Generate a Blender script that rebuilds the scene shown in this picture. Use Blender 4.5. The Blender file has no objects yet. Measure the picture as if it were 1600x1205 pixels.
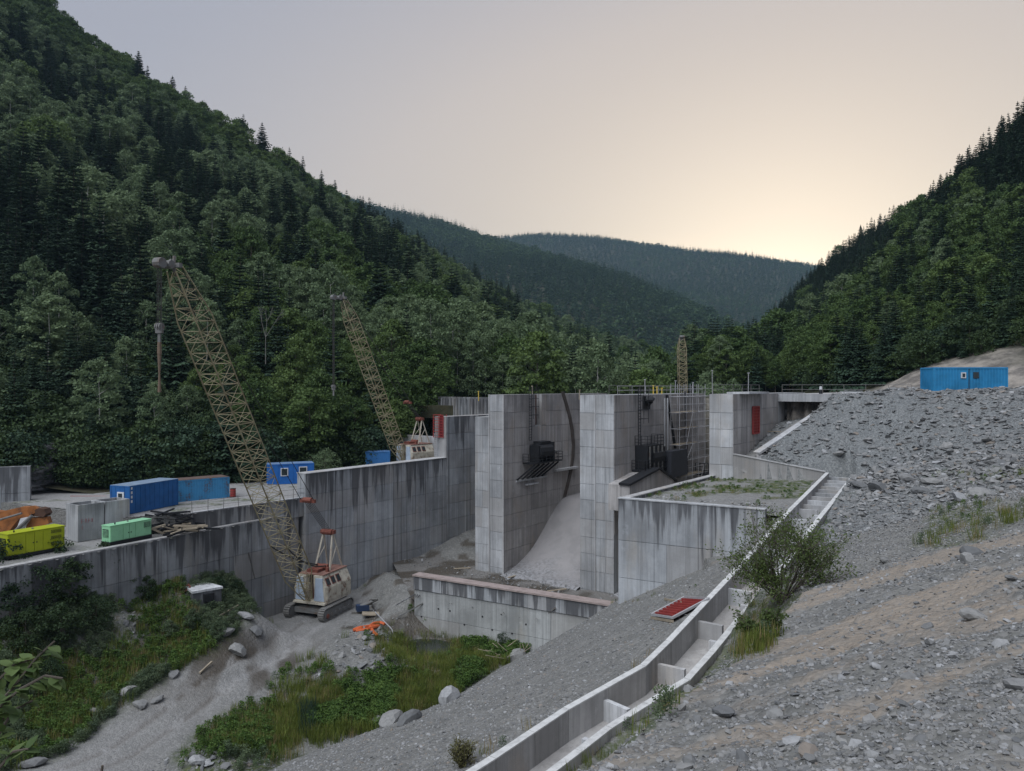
import bpy, math, random, numpy as np
from mathutils import Vector, Matrix, noise
random.seed(7); RNG = np.random.default_rng(7)
SC = bpy.context.scene
COL = SC.collection
R = math.radians
F = 1180.0          # focal length of the photograph in its own pixels
H0 = 604.0          # row of the horizon

# ------------------------------------------------------------ camera, sky, fill lamp, exposure
cam = bpy.data.cameras.new('camera'); cam.sensor_width = 36; cam.lens = 36*F/1600
cam.clip_start = 0.1; cam.clip_end = 20000; cam.shift_y = 0.001
camo = bpy.data.objects.new('camera', cam); COL.objects.link(camo)
camo.location = (0, 0, 0); camo.rotation_euler = (R(90), 0, 0); SC.camera = camo
SUN_AZ, SUN_EL = R(20), R(4.0)
EXPO = 1.15
SKYGAIN = 10.6/2**EXPO
w = bpy.data.worlds.new('World'); SC.world = w; w.use_nodes = True
nt = w.node_tree; nt.nodes.clear()
o_ = nt.nodes.new('ShaderNodeOutputWorld'); bg = nt.nodes.new('ShaderNodeBackground')
sky = nt.nodes.new('ShaderNodeTexSky'); sky.sky_type = 'NISHITA'; sky.sun_disc = False
sky.sun_elevation = SUN_EL; sky.sun_rotation = SUN_AZ
sky.air_density = 1.0; sky.dust_density = 2.2; sky.ozone_density = 2.0; sky.altitude = 600
hsv = nt.nodes.new('ShaderNodeHueSaturation'); hsv.inputs['Saturation'].default_value = 0.55
# evening sky: lilac overhead, warming to peach round the sunset, laid over the physical sky
def wn(t, **k):
    x = nt.nodes.new(t)
    for a_, b_ in k.items(): setattr(x, a_, b_)
    return x
def wm(op, a_, b_=0.0):
    x = wn('ShaderNodeMath', operation=op)
    for i_, q_ in enumerate((a_, b_)):
        if isinstance(q_, (int, float)): x.inputs[i_].default_value = q_
        else: nt.links.new(q_, x.inputs[i_])
    return x.outputs[0]
tc = wn('ShaderNodeTexCoord'); sx = wn('ShaderNodeSeparateXYZ'); nt.links.new(tc.outputs['Generated'], sx.inputs[0])
ca, sa = math.cos(SUN_AZ), math.sin(SUN_AZ)
side = wm('SUBTRACT', wm('MULTIPLY', sx.outputs[0], ca), wm('MULTIPLY', sx.outputs[1], sa))
fwd = wm('ADD', wm('MULTIPLY', sx.outputs[0], sa), wm('MULTIPLY', sx.outputs[1], ca))
el = wm('MAXIMUM', wm('SUBTRACT', sx.outputs[2], .08), 0.0)
m2_ = wm('ADD', wm('POWER', wm('DIVIDE', wm('ABSOLUTE', side), .70), 2.0), wm('POWER', wm('DIVIDE', el, .43), 2.0))
m2_ = wm('ADD', m2_, wm('MULTIPLY', wm('MAXIMUM', wm('SUBTRACT', .25, fwd), 0.0), 2.5))
wgt = wm('EXPONENT', wm('MULTIPLY', m2_, -1.0))
cr = wn('ShaderNodeValToRGB'); nt.links.new(wgt, cr.inputs[0]); el_ = cr.color_ramp.elements
SKYC = [(0.0, (.34, .365, .47)), (.25, (.45, .44, .49)), (.5, (.67, .575, .51)), (.8, (.83, .68, .52)), (1.0, (.95, .76, .50))]
el_[0].position = 0; el_[1].position = 1
for p_, c_ in SKYC[1:-1]: el_.new(p_)
for e_, (p_, c_) in zip(sorted(el_, key=lambda q: q.position), SKYC): e_.color = (*c_, 1)
gain = wn('ShaderNodeVectorMath', operation='SCALE'); nt.links.new(cr.outputs[0], gain.inputs[0]); gain.inputs['Scale'].default_value = SKYGAIN
tint = wn('ShaderNodeMix', data_type='RGBA'); tint.inputs[0].default_value = .8
nt.links.new(sky.outputs[0], hsv.inputs['Color']); nt.links.new(hsv.outputs[0], tint.inputs[6]); nt.links.new(gain.outputs[0], tint.inputs[7])
nt.links.new(tint.outputs[2], bg.inputs[0]); nt.links.new(bg.outputs[0], o_.inputs[0])
bg.inputs[1].default_value = 0.1
# after sunset the whole dome lights the valley: one very soft, weak lamp added high up stands in for it, without shadows of its own edge
sl = bpy.data.lights.new('dome_fill', 'SUN'); sl.energy = 1.5; sl.angle = R(55); sl.color = (.93, .96, 1)
so = bpy.data.objects.new('dome_fill', sl); COL.objects.link(so)
so.rotation_euler = Vector((-.42, -.50, 1.0)).to_track_quat('Z', 'Y').to_euler()
vs = SC.view_settings; vs.view_transform = 'Standard'; vs.look = 'None'; vs.gamma = 1; vs.use_curve_mapping = False
vs.exposure = EXPO
SC.render.engine = 'CYCLES'
SC.cycles.max_bounces = 5; SC.cycles.diffuse_bounces = 3; SC.cycles.transparent_max_bounces = 6
SC.cycles.volume_bounces = 0

# ------------------------------------------------------------ small helpers
def ray(u, v, Y):                      # a photograph pixel at a distance, as a point of the place
    return np.array([(u-800)/F*Y, Y, -(v-H0)/F*Y])
def rayz(u, v, Z):
    Y = -Z*F/(v-H0); return np.array([(u-800)/F*Y, Y, Z])

def tag(o, label=None, cat=None, group=None, kind=None):
    if label: o['label'] = label
    if cat: o['category'] = cat
    if group: o['group'] = group
    if kind: o['kind'] = kind
    return o
def thing(name, loc, label, cat, group=None, rz=0):
    o = bpy.data.objects.new(name, None); COL.objects.link(o)
    o.location = loc; o.rotation_euler = (0, 0, rz); o.empty_display_size = .2
    return tag(o, label, cat, group)
def link(name, me, parent=None):
    o = bpy.data.objects.new(name, me); COL.objects.link(o)
    if parent is not None: o.parent = parent
    return o
def children(o, kids=None):
    return list(o.children)
def copy_tree(o, parent=None):
    c = o.copy(); COL.objects.link(c)
    if parent is not None: c.parent = parent
    for ch in o.children: copy_tree(ch, c)
    return c

class MB:
    """collects boxes, bars, tubes; build() links them as one mesh object"""
    def __init__(s): s.v = []; s.f = []
    def add(s, vs_, fs):
        n = len(s.v); s.v += [tuple(p) for p in vs_]; s.f += [tuple(i+n for i in f) for f in fs]
    def box(s, c, d, rz=0, rx=0, ry=0):
        m = Matrix.Rotation(rz, 3, 'Z') @ Matrix.Rotation(ry, 3, 'Y') @ Matrix.Rotation(rx, 3, 'X')
        c = Vector(c); p = []
        for z in (-.5, .5):
            for x, y in ((-.5, -.5), (.5, -.5), (.5, .5), (-.5, .5)):
                p.append(c + m @ Vector((x*d[0], y*d[1], z*d[2])))
        s.add(p, [(0, 3, 2, 1), (4, 5, 6, 7), (0, 1, 5, 4), (1, 2, 6, 5), (2, 3, 7, 6), (3, 0, 4, 7)])
    def hexa(s, b, t):                 # four lower and four upper corners
        s.add(list(b)+list(t), [(0, 3, 2, 1), (4, 5, 6, 7), (0, 1, 5, 4), (1, 2, 6, 5), (2, 3, 7, 6), (3, 0, 4, 7)])
    def prism(s, poly, z0, z1):        # plan polygon, counter-clockwise
        n = len(poly); z0s = z0 if hasattr(z0, '__len__') else [z0]*n; z1s = z1 if hasattr(z1, '__len__') else [z1]*n
        p = [(a[0], a[1], z) for a, z in zip(poly, z0s)] + [(a[0], a[1], z) for a, z in zip(poly, z1s)]
        s.add(p, [tuple(range(n))[::-1], tuple(range(n, 2*n))] + [(i, (i+1) % n, n+(i+1) % n, n+i) for i in range(n)])
    def bar(s, a, b, r, n=5, r2=None):
        a = Vector(a); b = Vector(b); d = b-a
        if d.length < 1e-6: return
        q = d.to_track_quat('Z', 'Y'); r2 = r if r2 is None else r2
        p = [a + q @ Vector((r*math.cos(2*math.pi*i/n), r*math.sin(2*math.pi*i/n), 0)) for i in range(n)] + \
            [b + q @ Vector((r2*math.cos(2*math.pi*i/n), r2*math.sin(2*math.pi*i/n), 0)) for i in range(n)]
        s.add(p, [(i, (i+1) % n, n+(i+1) % n, n+i) for i in range(n)] + [tuple(range(n))[::-1], tuple(range(n, 2*n))])
    def tube(s, pts, r, n=6):
        for a, b in zip(pts[:-1], pts[1:]): s.bar(a, b, r, n)
    def beam(s, a, b, wd, ht):         # rectangular bar
        a = Vector(a); b = Vector(b); d = (b-a).normalized(); up = Vector((0, 0, 1))
        if abs(d.z) > .95: up = Vector((1, 0, 0))
        x = d.cross(up).normalized()*wd/2; y = x.normalized().cross(d).normalized()*ht/2
        s.hexa([a-x-y, a+x-y, b+x-y, b-x-y], [a-x+y, a+x+y, b+x+y, b-x+y])
    def build(s, name, mat, parent=None, origin=None, smooth=False, drop=None):
        me = bpy.data.meshes.new(name)
        ox = Vector(origin) if origin is not None else Vector((0, 0, 0))
        vv = [(p[0]-ox.x, p[1]-ox.y, p[2]-ox.z) for p in s.v]
        me.from_pydata(vv, [], s.f); me.update()
        if mat: me.materials.append(mat)
        if smooth:
            for p in me.polygons: p.use_smooth = True
        if drop is not None:           # metres below the wall's top edge, carried by the vertices
            at = me.attributes.new('drop', 'FLOAT', 'POINT')
            at.data.foreach_set('value', [max(0.0, drop-p[2]) for p in s.v])
        o = link(name, me, parent)
        if parent is None: o.location = ox
        return o

def mesh_np(name, V, Fq, mat, attrs=None, smooth=True):
    me = bpy.data.meshes.new(name)
    V = np.asarray(V, np.float32); Fq = np.asarray(Fq, np.int32); k = Fq.shape[1]
    me.vertices.add(len(V)); me.vertices.foreach_set('co', V.ravel())
    me.loops.add(Fq.size); me.loops.foreach_set('vertex_index', Fq.ravel())
    me.polygons.add(len(Fq)); me.polygons.foreach_set('loop_start', np.arange(0, Fq.size, k, dtype=np.int32))
    me.polygons.foreach_set('loop_total', np.full(len(Fq), k, np.int32))
    me.update(calc_edges=True)
    me.polygons.foreach_set('use_smooth', np.full(len(Fq), smooth))
    if attrs:
        for n, a in attrs.items():
            at = me.attributes.new(n, 'FLOAT', 'POINT'); at.data.foreach_set('value', np.asarray(a, np.float32))
    if mat: me.materials.append(mat)
    return me

# ------------------------------------------------------------ numpy noise
def _hash(ix, iy, seed):
    h = (ix.astype(np.int64)*374761393 + iy.astype(np.int64)*668265263 + seed*1442695041) & 0xffffffff
    h = ((h ^ (h >> 13))*1274126177) & 0xffffffff
    return ((h ^ (h >> 16)) & 0xffffff)/float(0xffffff)
def vnoise(x, y, seed=0):
    ix = np.floor(x); iy = np.floor(y); fx = x-ix; fy = y-iy
    fx = fx*fx*(3-2*fx); fy = fy*fy*(3-2*fy)
    a = _hash(ix, iy, seed); b = _hash(ix+1, iy, seed); c = _hash(ix, iy+1, seed); d = _hash(ix+1, iy+1, seed)
    return (a*(1-fx)+b*fx)*(1-fy)+(c*(1-fx)+d*fx)*fy
def fbm(x, y, sc, octv=4, seed=0, gain=.5):
    s = 0; a = 1; t = 0
    for i in range(octv):
        s = s + a*(vnoise(x/sc+i*17.3, y/sc-i*9.1, seed+i)*2-1); t += a; a *= gain; sc /= 2.03
    return s/t
def sstep(a, b, x):
    t = np.clip((x-a)/(b-a), 0, 1); return t*t*(3-2*t)

class RBF:
    def __init__(s, P, lin=True, smooth=0.0):
        P = np.asarray(P, float); s.c = P[:, :2].copy(); n = len(P); s.sc = 30.0
        d = np.linalg.norm(s.c[:, None]-s.c[None], axis=2)/s.sc
        K = s.k(d, lin) + np.eye(n)*smooth*(-1 if lin else 1)
        A = np.zeros((n+3, n+3)); A[:n, :n] = K; A[:n, n] = 1; A[:n, n+1:n+3] = s.c/s.sc
        A[n, :n] = 1; A[n+1:n+3, :n] = (s.c/s.sc).T
        s.w = np.linalg.lstsq(A, np.r_[P[:, 2], 0, 0, 0], rcond=None)[0]; s.lin = lin
    def k(s, d, lin): return -d if lin else np.where(d > 1e-9, d*d*np.log(d+1e-12), 0)
    def __call__(s, X, Y):
        X = np.asarray(X, float); sh = X.shape; x = X.ravel(); y = np.asarray(Y, float).ravel(); out = np.empty(len(x)); n = len(s.c)
        for i in range(0, len(x), 40000):
            xs = x[i:i+40000]; ys = y[i:i+40000]
            d = np.hypot(xs[:, None]-s.c[None, :, 0], ys[:, None]-s.c[None, :, 1])/s.sc
            out[i:i+40000] = s.k(d, s.lin) @ s.w[:n] + s.w[n] + s.w[n+1]*xs/s.sc + s.w[n+2]*ys/s.sc
        return out.reshape(sh)

def poly_dist(X, Y, pts):
    """signed distance (positive on the right going along pts) and nearest z"""
    best = np.full(X.shape, 1e9); sg = np.ones(X.shape); zz = np.zeros(X.shape)
    for (a, b) in zip(pts[:-1], pts[1:]):
        dx, dy = b[0]-a[0], b[1]-a[1]; L2 = dx*dx+dy*dy
        t = np.clip(((X-a[0])*dx+(Y-a[1])*dy)/L2, 0, 1)
        d = np.hypot(X-a[0]-t*dx, Y-a[1]-t*dy); cr = (X-a[0])*dy-(Y-a[1])*dx
        m = d < best-1e-9
        best = np.where(m, d, best); sg = np.where(m, np.sign(cr), sg)
        if len(a) > 2: zz = np.where(m, a[2]+t*(b[2]-a[2]), zz)
    return best*sg, zz

# ------------------------------------------------------------ materials
class NT:
    def __init__(s, name):
        s.m = bpy.data.materials.new(name); s.m.use_nodes = True; s.t = s.m.node_tree; s.t.nodes.clear()
        s.out = s.n('ShaderNodeOutputMaterial'); s.b = s.n('ShaderNodeBsdfPrincipled')
        s.t.links.new(s.b.outputs[0], s.out.inputs[0]); s.b.inputs['Roughness'].default_value = .9
        s.b.inputs['Specular IOR Level'].default_value = .25
    def n(s, t, **k):
        x = s.t.nodes.new(t)
        for a, b in k.items(): setattr(x, a, b)
        return x
    def l(s, a, b):
        if isinstance(a, (int, float)): b.default_value = a
        elif isinstance(a, tuple): b.default_value = a if len(a) == 4 or b.type != 'RGBA' else (*a, 1)
        else: s.t.links.new(a, b)
    def pos(s, scale=(1, 1, 1), kind='geo'):
        g = s.n('ShaderNodeNewGeometry') if kind == 'geo' else s.n('ShaderNodeTexCoord')
        mp = s.n('ShaderNodeMapping'); mp.inputs['Scale'].default_value = scale
        s.t.links.new(g.outputs['Position'] if kind == 'geo' else g.outputs['Object'], mp.inputs[0]); return mp.outputs[0]
    def noise(s, vec, scale, detail=4, rough=.55, out='Fac'):
        x = s.n('ShaderNodeTexNoise'); s.l(vec, x.inputs['Vector']); x.inputs['Scale'].default_value = scale
        x.inputs['Detail'].default_value = detail; x.inputs['Roughness'].default_value = rough; return x.outputs[out]
    def vor(s, vec, scale, out='Color', feature='F1'):
        x = s.n('ShaderNodeTexVoronoi', feature=feature); s.l(vec, x.inputs['Vector']); x.inputs['Scale'].default_value = scale; return x.outputs[out]
    def rng(s, x, a, b, c=0.0, d=1.0, smooth=True):
        m = s.n('ShaderNodeMapRange'); m.interpolation_type = 'SMOOTHSTEP' if smooth else 'LINEAR'
        s.l(x, m.inputs[0])
        for i, q in enumerate((a, b, c, d)): s.l(q, m.inputs[i+1])
        return m.outputs[0]
    def math(s, op, a, b=0.0):
        m = s.n('ShaderNodeMath', operation=op); s.l(a, m.inputs[0]); s.l(b, m.inputs[1]); return m.outputs[0]
    def mix(s, f, a, b, blend='MIX'):
        m = s.n('ShaderNodeMix', data_type='RGBA', blend_type=blend); s.l(f, m.inputs[0]); s.l(a, m.inputs[6]); s.l(b, m.inputs[7]); return m.outputs[2]
    def attr(s, name):
        return s.n('ShaderNodeAttribute', attribute_name=name).outputs['Fac']
    def rand(s): return s.n('ShaderNodeObjectInfo').outputs['Random']
    def gray(s, f):
        c = s.n('ShaderNodeCombineColor'); [s.l(f, c.inputs[i]) for i in range(3)]; return c.outputs[0]
    def bump(s, h, strength=.4, dist=.05):
        b = s.n('ShaderNodeBump'); b.inputs['Strength'].default_value = strength; b.inputs['Distance'].default_value = dist
        s.l(h, b.inputs['Height']); s.l(b.outputs[0], s.b.inputs['Normal'])
    def color(s, c): s.l(c, s.b.inputs['Base Color']); return s.m

def plain(name, c, rough=.6, metal=0.0, dirt=.25, rust=None, rustamt=.5, sc=1.5):
    t = NT(name); p = t.pos(kind='obj'); n1 = t.noise(p, sc, 5); n2 = t.noise(p, sc*9, 3)
    c0 = t.mix(t.rng(n1, .35, .75, 0, dirt), (*c, 1), (*(x*.45 for x in c), 1))
    c0 = t.mix(t.rng(n2, .55, .8, 0, dirt*.6), c0, (.11, .105, .1, 1))
    if rust: c0 = t.mix(t.rng(t.math('ADD', t.math('MULTIPLY', n1, .6), t.math('MULTIPLY', n2, .4)), 1-rustamt-.08, 1-rustamt+.05), c0, (*rust, 1))
    t.b.inputs['Roughness'].default_value = rough; t.b.inputs['Metallic'].default_value = metal
    t.bump(n2, .15, .01)
    return t.color(c0)

def concrete(name, base=(.33, .34, .345), streak=.6, bottom=True, rnd=.12, length=3.0, warm=False):
    t = NT(name); g = t.pos(); gs = t.pos((1.1, 1.1, .05)); gf = t.pos((5, 5, .16))
    big = t.noise(g, .22, 5, .6); fine = t.noise(g, 3.5, 6, .65); st = t.noise(gs, .9, 5, .65); sf = t.noise(gf, .6, 4, .7)
    c = t.mix(t.rng(big, .35, .65), (*(x*1.15 for x in base), 1), (*(x*.72 for x in base), 1))
    c = t.mix(t.rng(fine, .45, .8, 0, .35), c, (*(x*.62 for x in base), 1))
    c = t.mix(t.rng(t.noise(t.pos((.6, .6, .25)), .5, 5, .6), .52, .68, 0, .5), c, (base[0]*.92, base[1]*.80, base[2]*.66, 1))
    c = t.mix(t.rng(t.noise(g, 1.1, 5, .7), .6, .7, 0, .4), c, (*(min(1, x*1.35) for x in base), 1))
    # vertical washes
    c = t.mix(t.rng(sf, .42, .66, 0, .6), c, (*(x*.55 for x in base), 1))
    c = t.mix(t.rng(t.noise(gf, .23, 4, .7), .54, .68, 0, .35), c, (*(min(1, x*1.5) for x in base), 1))
    # panel-by-panel tone and tint
    rr = t.rand()
    c = t.mix(1.0, c, t.gray(t.rng(rr, 0, 1, 1-rnd, 1+rnd, False)), 'MULTIPLY')
    c = t.mix(t.rng(t.math('FRACT', t.math('MULTIPLY', rr, 7.31)), .5, 1, 0, .35), c, (.30, .275, .25, 1))
    # black drip marks that run down from the top edge
    dr = t.attr('drop'); thr = t.rng(st, .40, .70, 0, length*1.7)
    d1 = t.math('SUBTRACT', thr, dr)
    c = t.mix(t.rng(d1, -.3, 1.6, 0, streak), c, (.045, .045, .05, 1))
    s2 = t.noise(t.pos((2.6, 2.6, .02)), .8, 3, .6)
    c = t.mix(t.rng(s2, .58, .68, 0, streak*.8), c, (.05, .05, .055, 1))
    b = t.math('ADD', t.math('MULTIPLY', fine, .6), t.math('MULTIPLY', t.noise(g, 14, 3), .3))
    t.bump(b, .35, .05)
    return t.color(c)
M = {}
M['conc'] = concrete('pier_concrete', (.38, .39, .40), .4, length=1.3)
M['conc_side'] = concrete('shaded_side_concrete', (.35, .335, .325), .35, length=1.5)  # browner, darker copy of the pier mix: shade of the turned faces as colour
M['conc_wall'] = concrete('stained_wall_concrete', (.33, .345, .36), .72, length=3.4)
M['conc_dark'] = concrete('dark_wall_concrete', (.25, .26, .27), .72, length=3.2)
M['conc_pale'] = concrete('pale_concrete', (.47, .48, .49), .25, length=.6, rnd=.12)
M['conc_sill'] = concrete('sill_concrete', (.36, .37, .365), .10, length=.3, rnd=.06)
M['conc_tank'] = concrete('tank_concrete', (.40, .41, .415), .45, length=1.2)
M['conc_plain'] = concrete('flat_concrete', (.36, .355, .35), .12, length=.5)
# ------------------------------------------------------------ the dam's frame: s along the axis, t upstream
TH = R(36.2); DA = np.array([math.cos(TH), -math.sin(TH)]); DB = np.array([math.sin(TH), math.cos(TH)])
DO = np.array([-.963, 87.4])
def D(s, t, z=None):
    p = DO + DA*s + DB*t
    return (p[0], p[1]) if z is None else (p[0], p[1], z)

# ------------------------------------------------------------ ground surface of the near valley
CH = [(34, 78, -7.0), (27.4, 66, -7.5), (18.8, 52, -8.64), (13.8, 44.5, -9.96), (7.3, 36, -12.1), (5.7, 33.6, -12.36), (2.07, 30.5, -12.95), (-.8, 27, -13.2), (-4.5, 22.5, -13.4), (-9, 17, -13.8)]
def P3(u, v, Z): return tuple(rayz(u, v, Z))
def PY(u, v, Y): return tuple(ray(u, v, Y))
toe = [(-21, 40.5), (-17, 44.6), (-14.6, 49.1), (-9.2, 54.2), (-4.9, 58), (0, 66.8), (4.3, 73), (9, 80)]
Epts = [(x, y, z-.18) for x, y, z in CH[1:]] + [(x, y, -24.4) for x, y in toe] + [(x-9.3, y+3.5, -30) for x, y in toe] + \
       [(18.4, 51.6, -9.0), (17.9, 52.2, -9.2), (8.2, 57.8, -16.7), (12, 55.6, -14.2), (15.8, 53.5, -12.05), (20, 66, -11), (22, 60, -10.2), (-20, 30, -18.5)]
RE = RBF(Epts, lin=True, smooth=.002)
Fpts = [P3(150, 1205, -24), P3(60, 1290, -24), P3(300, 1110, -24), P3(420, 1020, -24), P3(500, 965, -24), P3(560, 960, -24.2), P3(350, 1150, -24.3),
        P3(450, 1130, -24.6), P3(600, 1080, -24.9), P3(620, 1040, -24.2), P3(560, 1000, -23.6), P3(700, 1060, -25.1), P3(800, 1010, -25), (-9.5, 74.5, -25.7), (-6, 73, -25.7), (-3, 71.5, -25.6), P3(720, 1012, -25.1), P3(300, 1210, -24.7),
        P3(560, 925, -23.9), P3(620, 905, -23.3), (-10.9, 78.8, -22.0), (-12.2, 82, -21.7), (-15, 88, -21.65), (-13.3, 77.3, -23.2), (-12.6, 85, -21.7), (-5, 86, -22.4), (2, 82, -22.4), (10, 75, -22.6), (-30, 50, -24), (-12, 45, -24.9),
        # left bank
        P3(0, 1160, -23.4), P3(110, 1130, -23.6), P3(100, 1080, -22.6), P3(240, 1060, -22.6), P3(330, 1050, -23), P3(250, 1000, -21.6), P3(200, 960, -19.8), P3(240, 925, -19.2),
        P3(300, 1000, -21.8), P3(350, 960, -20.6), P3(400, 980, -22.3), P3(400, 930, -20.5), P3(400, 895, -19), P3(440, 950, -23), P3(300, 935, -19.2), P3(300, 956, -19.9), P3(330, 945, -19.9), P3(268, 950, -19.7), P3(340, 905, -18.4), P3(460, 905, -20.5),
        P3(100, 890, -15.6), P3(0, 890, -15.2), P3(0, 1000, -19), P3(100, 980, -18.8), P3(160, 890, -16), P3(210, 900, -17), P3(280, 912, -18),
        (-60, 60, -14.3), (-50, 80, -14.3), (-30, 95, -14.5), (-45, 45, -16), (-60, 30, -18), (-30, 25, -24), (-42, 35, -21)]
RF = RBF(Fpts, lin=True, smooth=.003)
Rw = [(x+1.7*1.5, y-1.25*1.5, z-.25) for x, y, z in CH[1:]]
Bpts = Rw + [P3(1400, 850, -8.2), P3(1350, 800, -8.2), P3(1450, 800, -7.6), P3(1300, 880, -8.7), P3(1215, 905, -10.2), (14, 33, -9.3), (20, 30, -7.4),
             PY(1400, 765, 52.8), PY(1500, 790, 42), PY(1600, 822, 33), PY(1700, 840, 30), PY(1450, 700, 62), PY(1450, 742, 55), PY(1550, 700, 57), PY(1550, 762, 46), PY(1350, 680, 68.5), PY(1350, 735, 61),
             PY(1300, 632, 76), PY(1215, 683, 72.6), PY(1182, 711, 70.5), PY(1240, 722, 68.3), PY(1650, 700, 52), PY(1650, 780, 37), (60, 45, -4), (75, 30, -3.5), (95, 40, -1), PY(1260, 655, 74.3), (5, 25, -14), (10, 28, -11)] + \
       [(*D(s, 9), -.58) for s in (34, 38, 43, 48, 54, 62, 75)] + [(*D(s, 22), -.5) for s in (34, 45, 60, 80)]
RB = RBF(Bpts, lin=True, smooth=.002)
Mpts = [(0, 0, -1.7), (.46, 9, -4.6), (2.3, 13, -5.7), (4.7, 18, -6.75), (8.1, 24, -7.55), (11.1, 28, -7.9), (4.4, 6.5, -3.3), (8.1, 12, -4.0), (11.9, 17.5, -4.5), (7.6, 15, -5.0), (12.2, 24, -6.2),
        (3.4, 10, -4.6), (10.6, 25, -7.0), (14.7, 29, -7.0), (17, 36, -8.6), (14.9, 22, -4.8), (19, 28, -5.6), (23, 33, -6.2), (30, 30, -4), (12, 5, -2), (3, 2, -2), (20, 15, -3), (-3, 2, -2.5), (14, 40, -11), (25, 45, -8.5), (30, 55, -9), (60, 30, -2.5), (60, 60, -3), (40, 8, -1.5), (-30, -5, -14), (60, 5, -1.5)]
RM = RBF(Mpts, lin=True, smooth=.003)
EDGE = [(-7, -8), (-2.2, 2), (-.5, 6.5), (.8, 9), (2.75, 13), (5.3, 18), (8.5, 24), (10.8, 27.4), (12.5, 31), (13, 40)]
ROAD = [(-38, 32), (-29, 43), tuple(rayz(190, 1170, -24)[:2]), tuple(rayz(300, 1100, -24)[:2]), tuple(rayz(400, 1040, -24)[:2]), tuple(rayz(450, 1005, -24)[:2]), (-20.5, 76), (-18, 84)]
PILES = [(*rayz(555, 1045, -24.2)[:2], .9, 3.4), (*rayz(590, 992, -24)[:2], .7, 2.4), (*rayz(395, 985, -22.5)[:2], .8, 1.8), (*rayz(200, 975, -20)[:2], .9, 2.2), (*rayz(330, 1185, -24.3)[:2], .6, 2.2), (*rayz(350, 1015, -22.8)[:2], .6, 1.6)]
def terrain(X, Y, rough=True):
    X = np.asarray(X, float); Y = np.asarray(Y, float)
    sd, zc = poly_dist(X, Y, [(40, 98, -7), (20.9, 71.4, -6.5)]+CH[1:])             # CH runs towards the camera: positive = left-hand valley side
    fl = RF(X, Y); e = RE(X, Y); b = RB(X, Y); m = RM(X, Y)
    left = sd > 0
    z1 = np.where(left, e, b)
    inch = (sd < .1) & (sd > -2.45) & (Y < 67.5) & (Y > 16)
    # noise
    rd, _ = poly_dist(X, Y, ROAD); rd = np.abs(rd)
    road = 1-sstep(2.2, 4.0, rd+fbm(X, Y, 5, 3, 3)*.9)
    dc = np.hypot(X+20.6, Y-79.8); cr_ = 1-sstep(5.5, 9.0, dc); fl = fl*(1-cr_)-24.03*cr_; road = np.maximum(road, 1-sstep(4.5, 6.5, dc))
    ed, _ = poly_dist(X, Y, EDGE)
    wob = fbm(X, Y, 4, 3, 11)*.55
    mm = m - np.clip(-(ed+wob)-0.0, 0, None)*.85
    n1 = fbm(X, Y, 9, 5, 21); n2 = fbm(X, Y, 1.6, 4, 31); n3 = fbm(X, Y, .35, 3, 41)
    fl = fl + (1-road)*(n1*.55+n2*.22) + road*(n2*.03)
    rut = np.exp(-((rd-.95+.2*n2)/.30)**2)*.10*road; fl = fl - rut + road*fbm(X, Y, 1.2, 3, 61)*.03
    for (px_, py_, ph_, pr_) in PILES: fl = fl + ph_*np.exp(-((X-px_)**2+(Y-py_)**2)/pr_**2)*(1+.5*fbm(X, Y, 1.0, 3, 62))
    amp = np.where(left, .10, .22+.25*sstep(46, 60, Y))
    z1 = z1 + n1*amp*.8 + n2*amp*.55
    track = fbm(X*1.0+Y*.25, Y*.8, 3, 3, 55)
    mm = mm + n1*.16 + n2*.11 + n3*.06 + np.abs(fbm(X+Y*.2, Y*2.2, 1.3, 3, 56))*.10 + .5*np.exp(-((X-10.6)**2+(Y-27.2)**2)/5)
    pk, _ = poly_dist(X, Y, [(24.2, 70.9), (27.0, 73.2), (32.6, 76.6), (36, 79)])
    z1 = np.where((pk < 0) & (Y > 68.5) & (X > 20), z1-1.6, z1)
    z = np.maximum(z1, mm)
    ismound = (mm > z1)
    isfl = fl > z
    z = np.maximum(z, fl)
    z = z + n3*.03
    z = np.where(inch & ~ismound, np.minimum(z, zc-1.75), z)
    cls = np.where(isfl, 0, np.where(ismound, 3, np.where(left, 1, 2)))
    return z, cls, road*isfl, sd, ed

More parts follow.
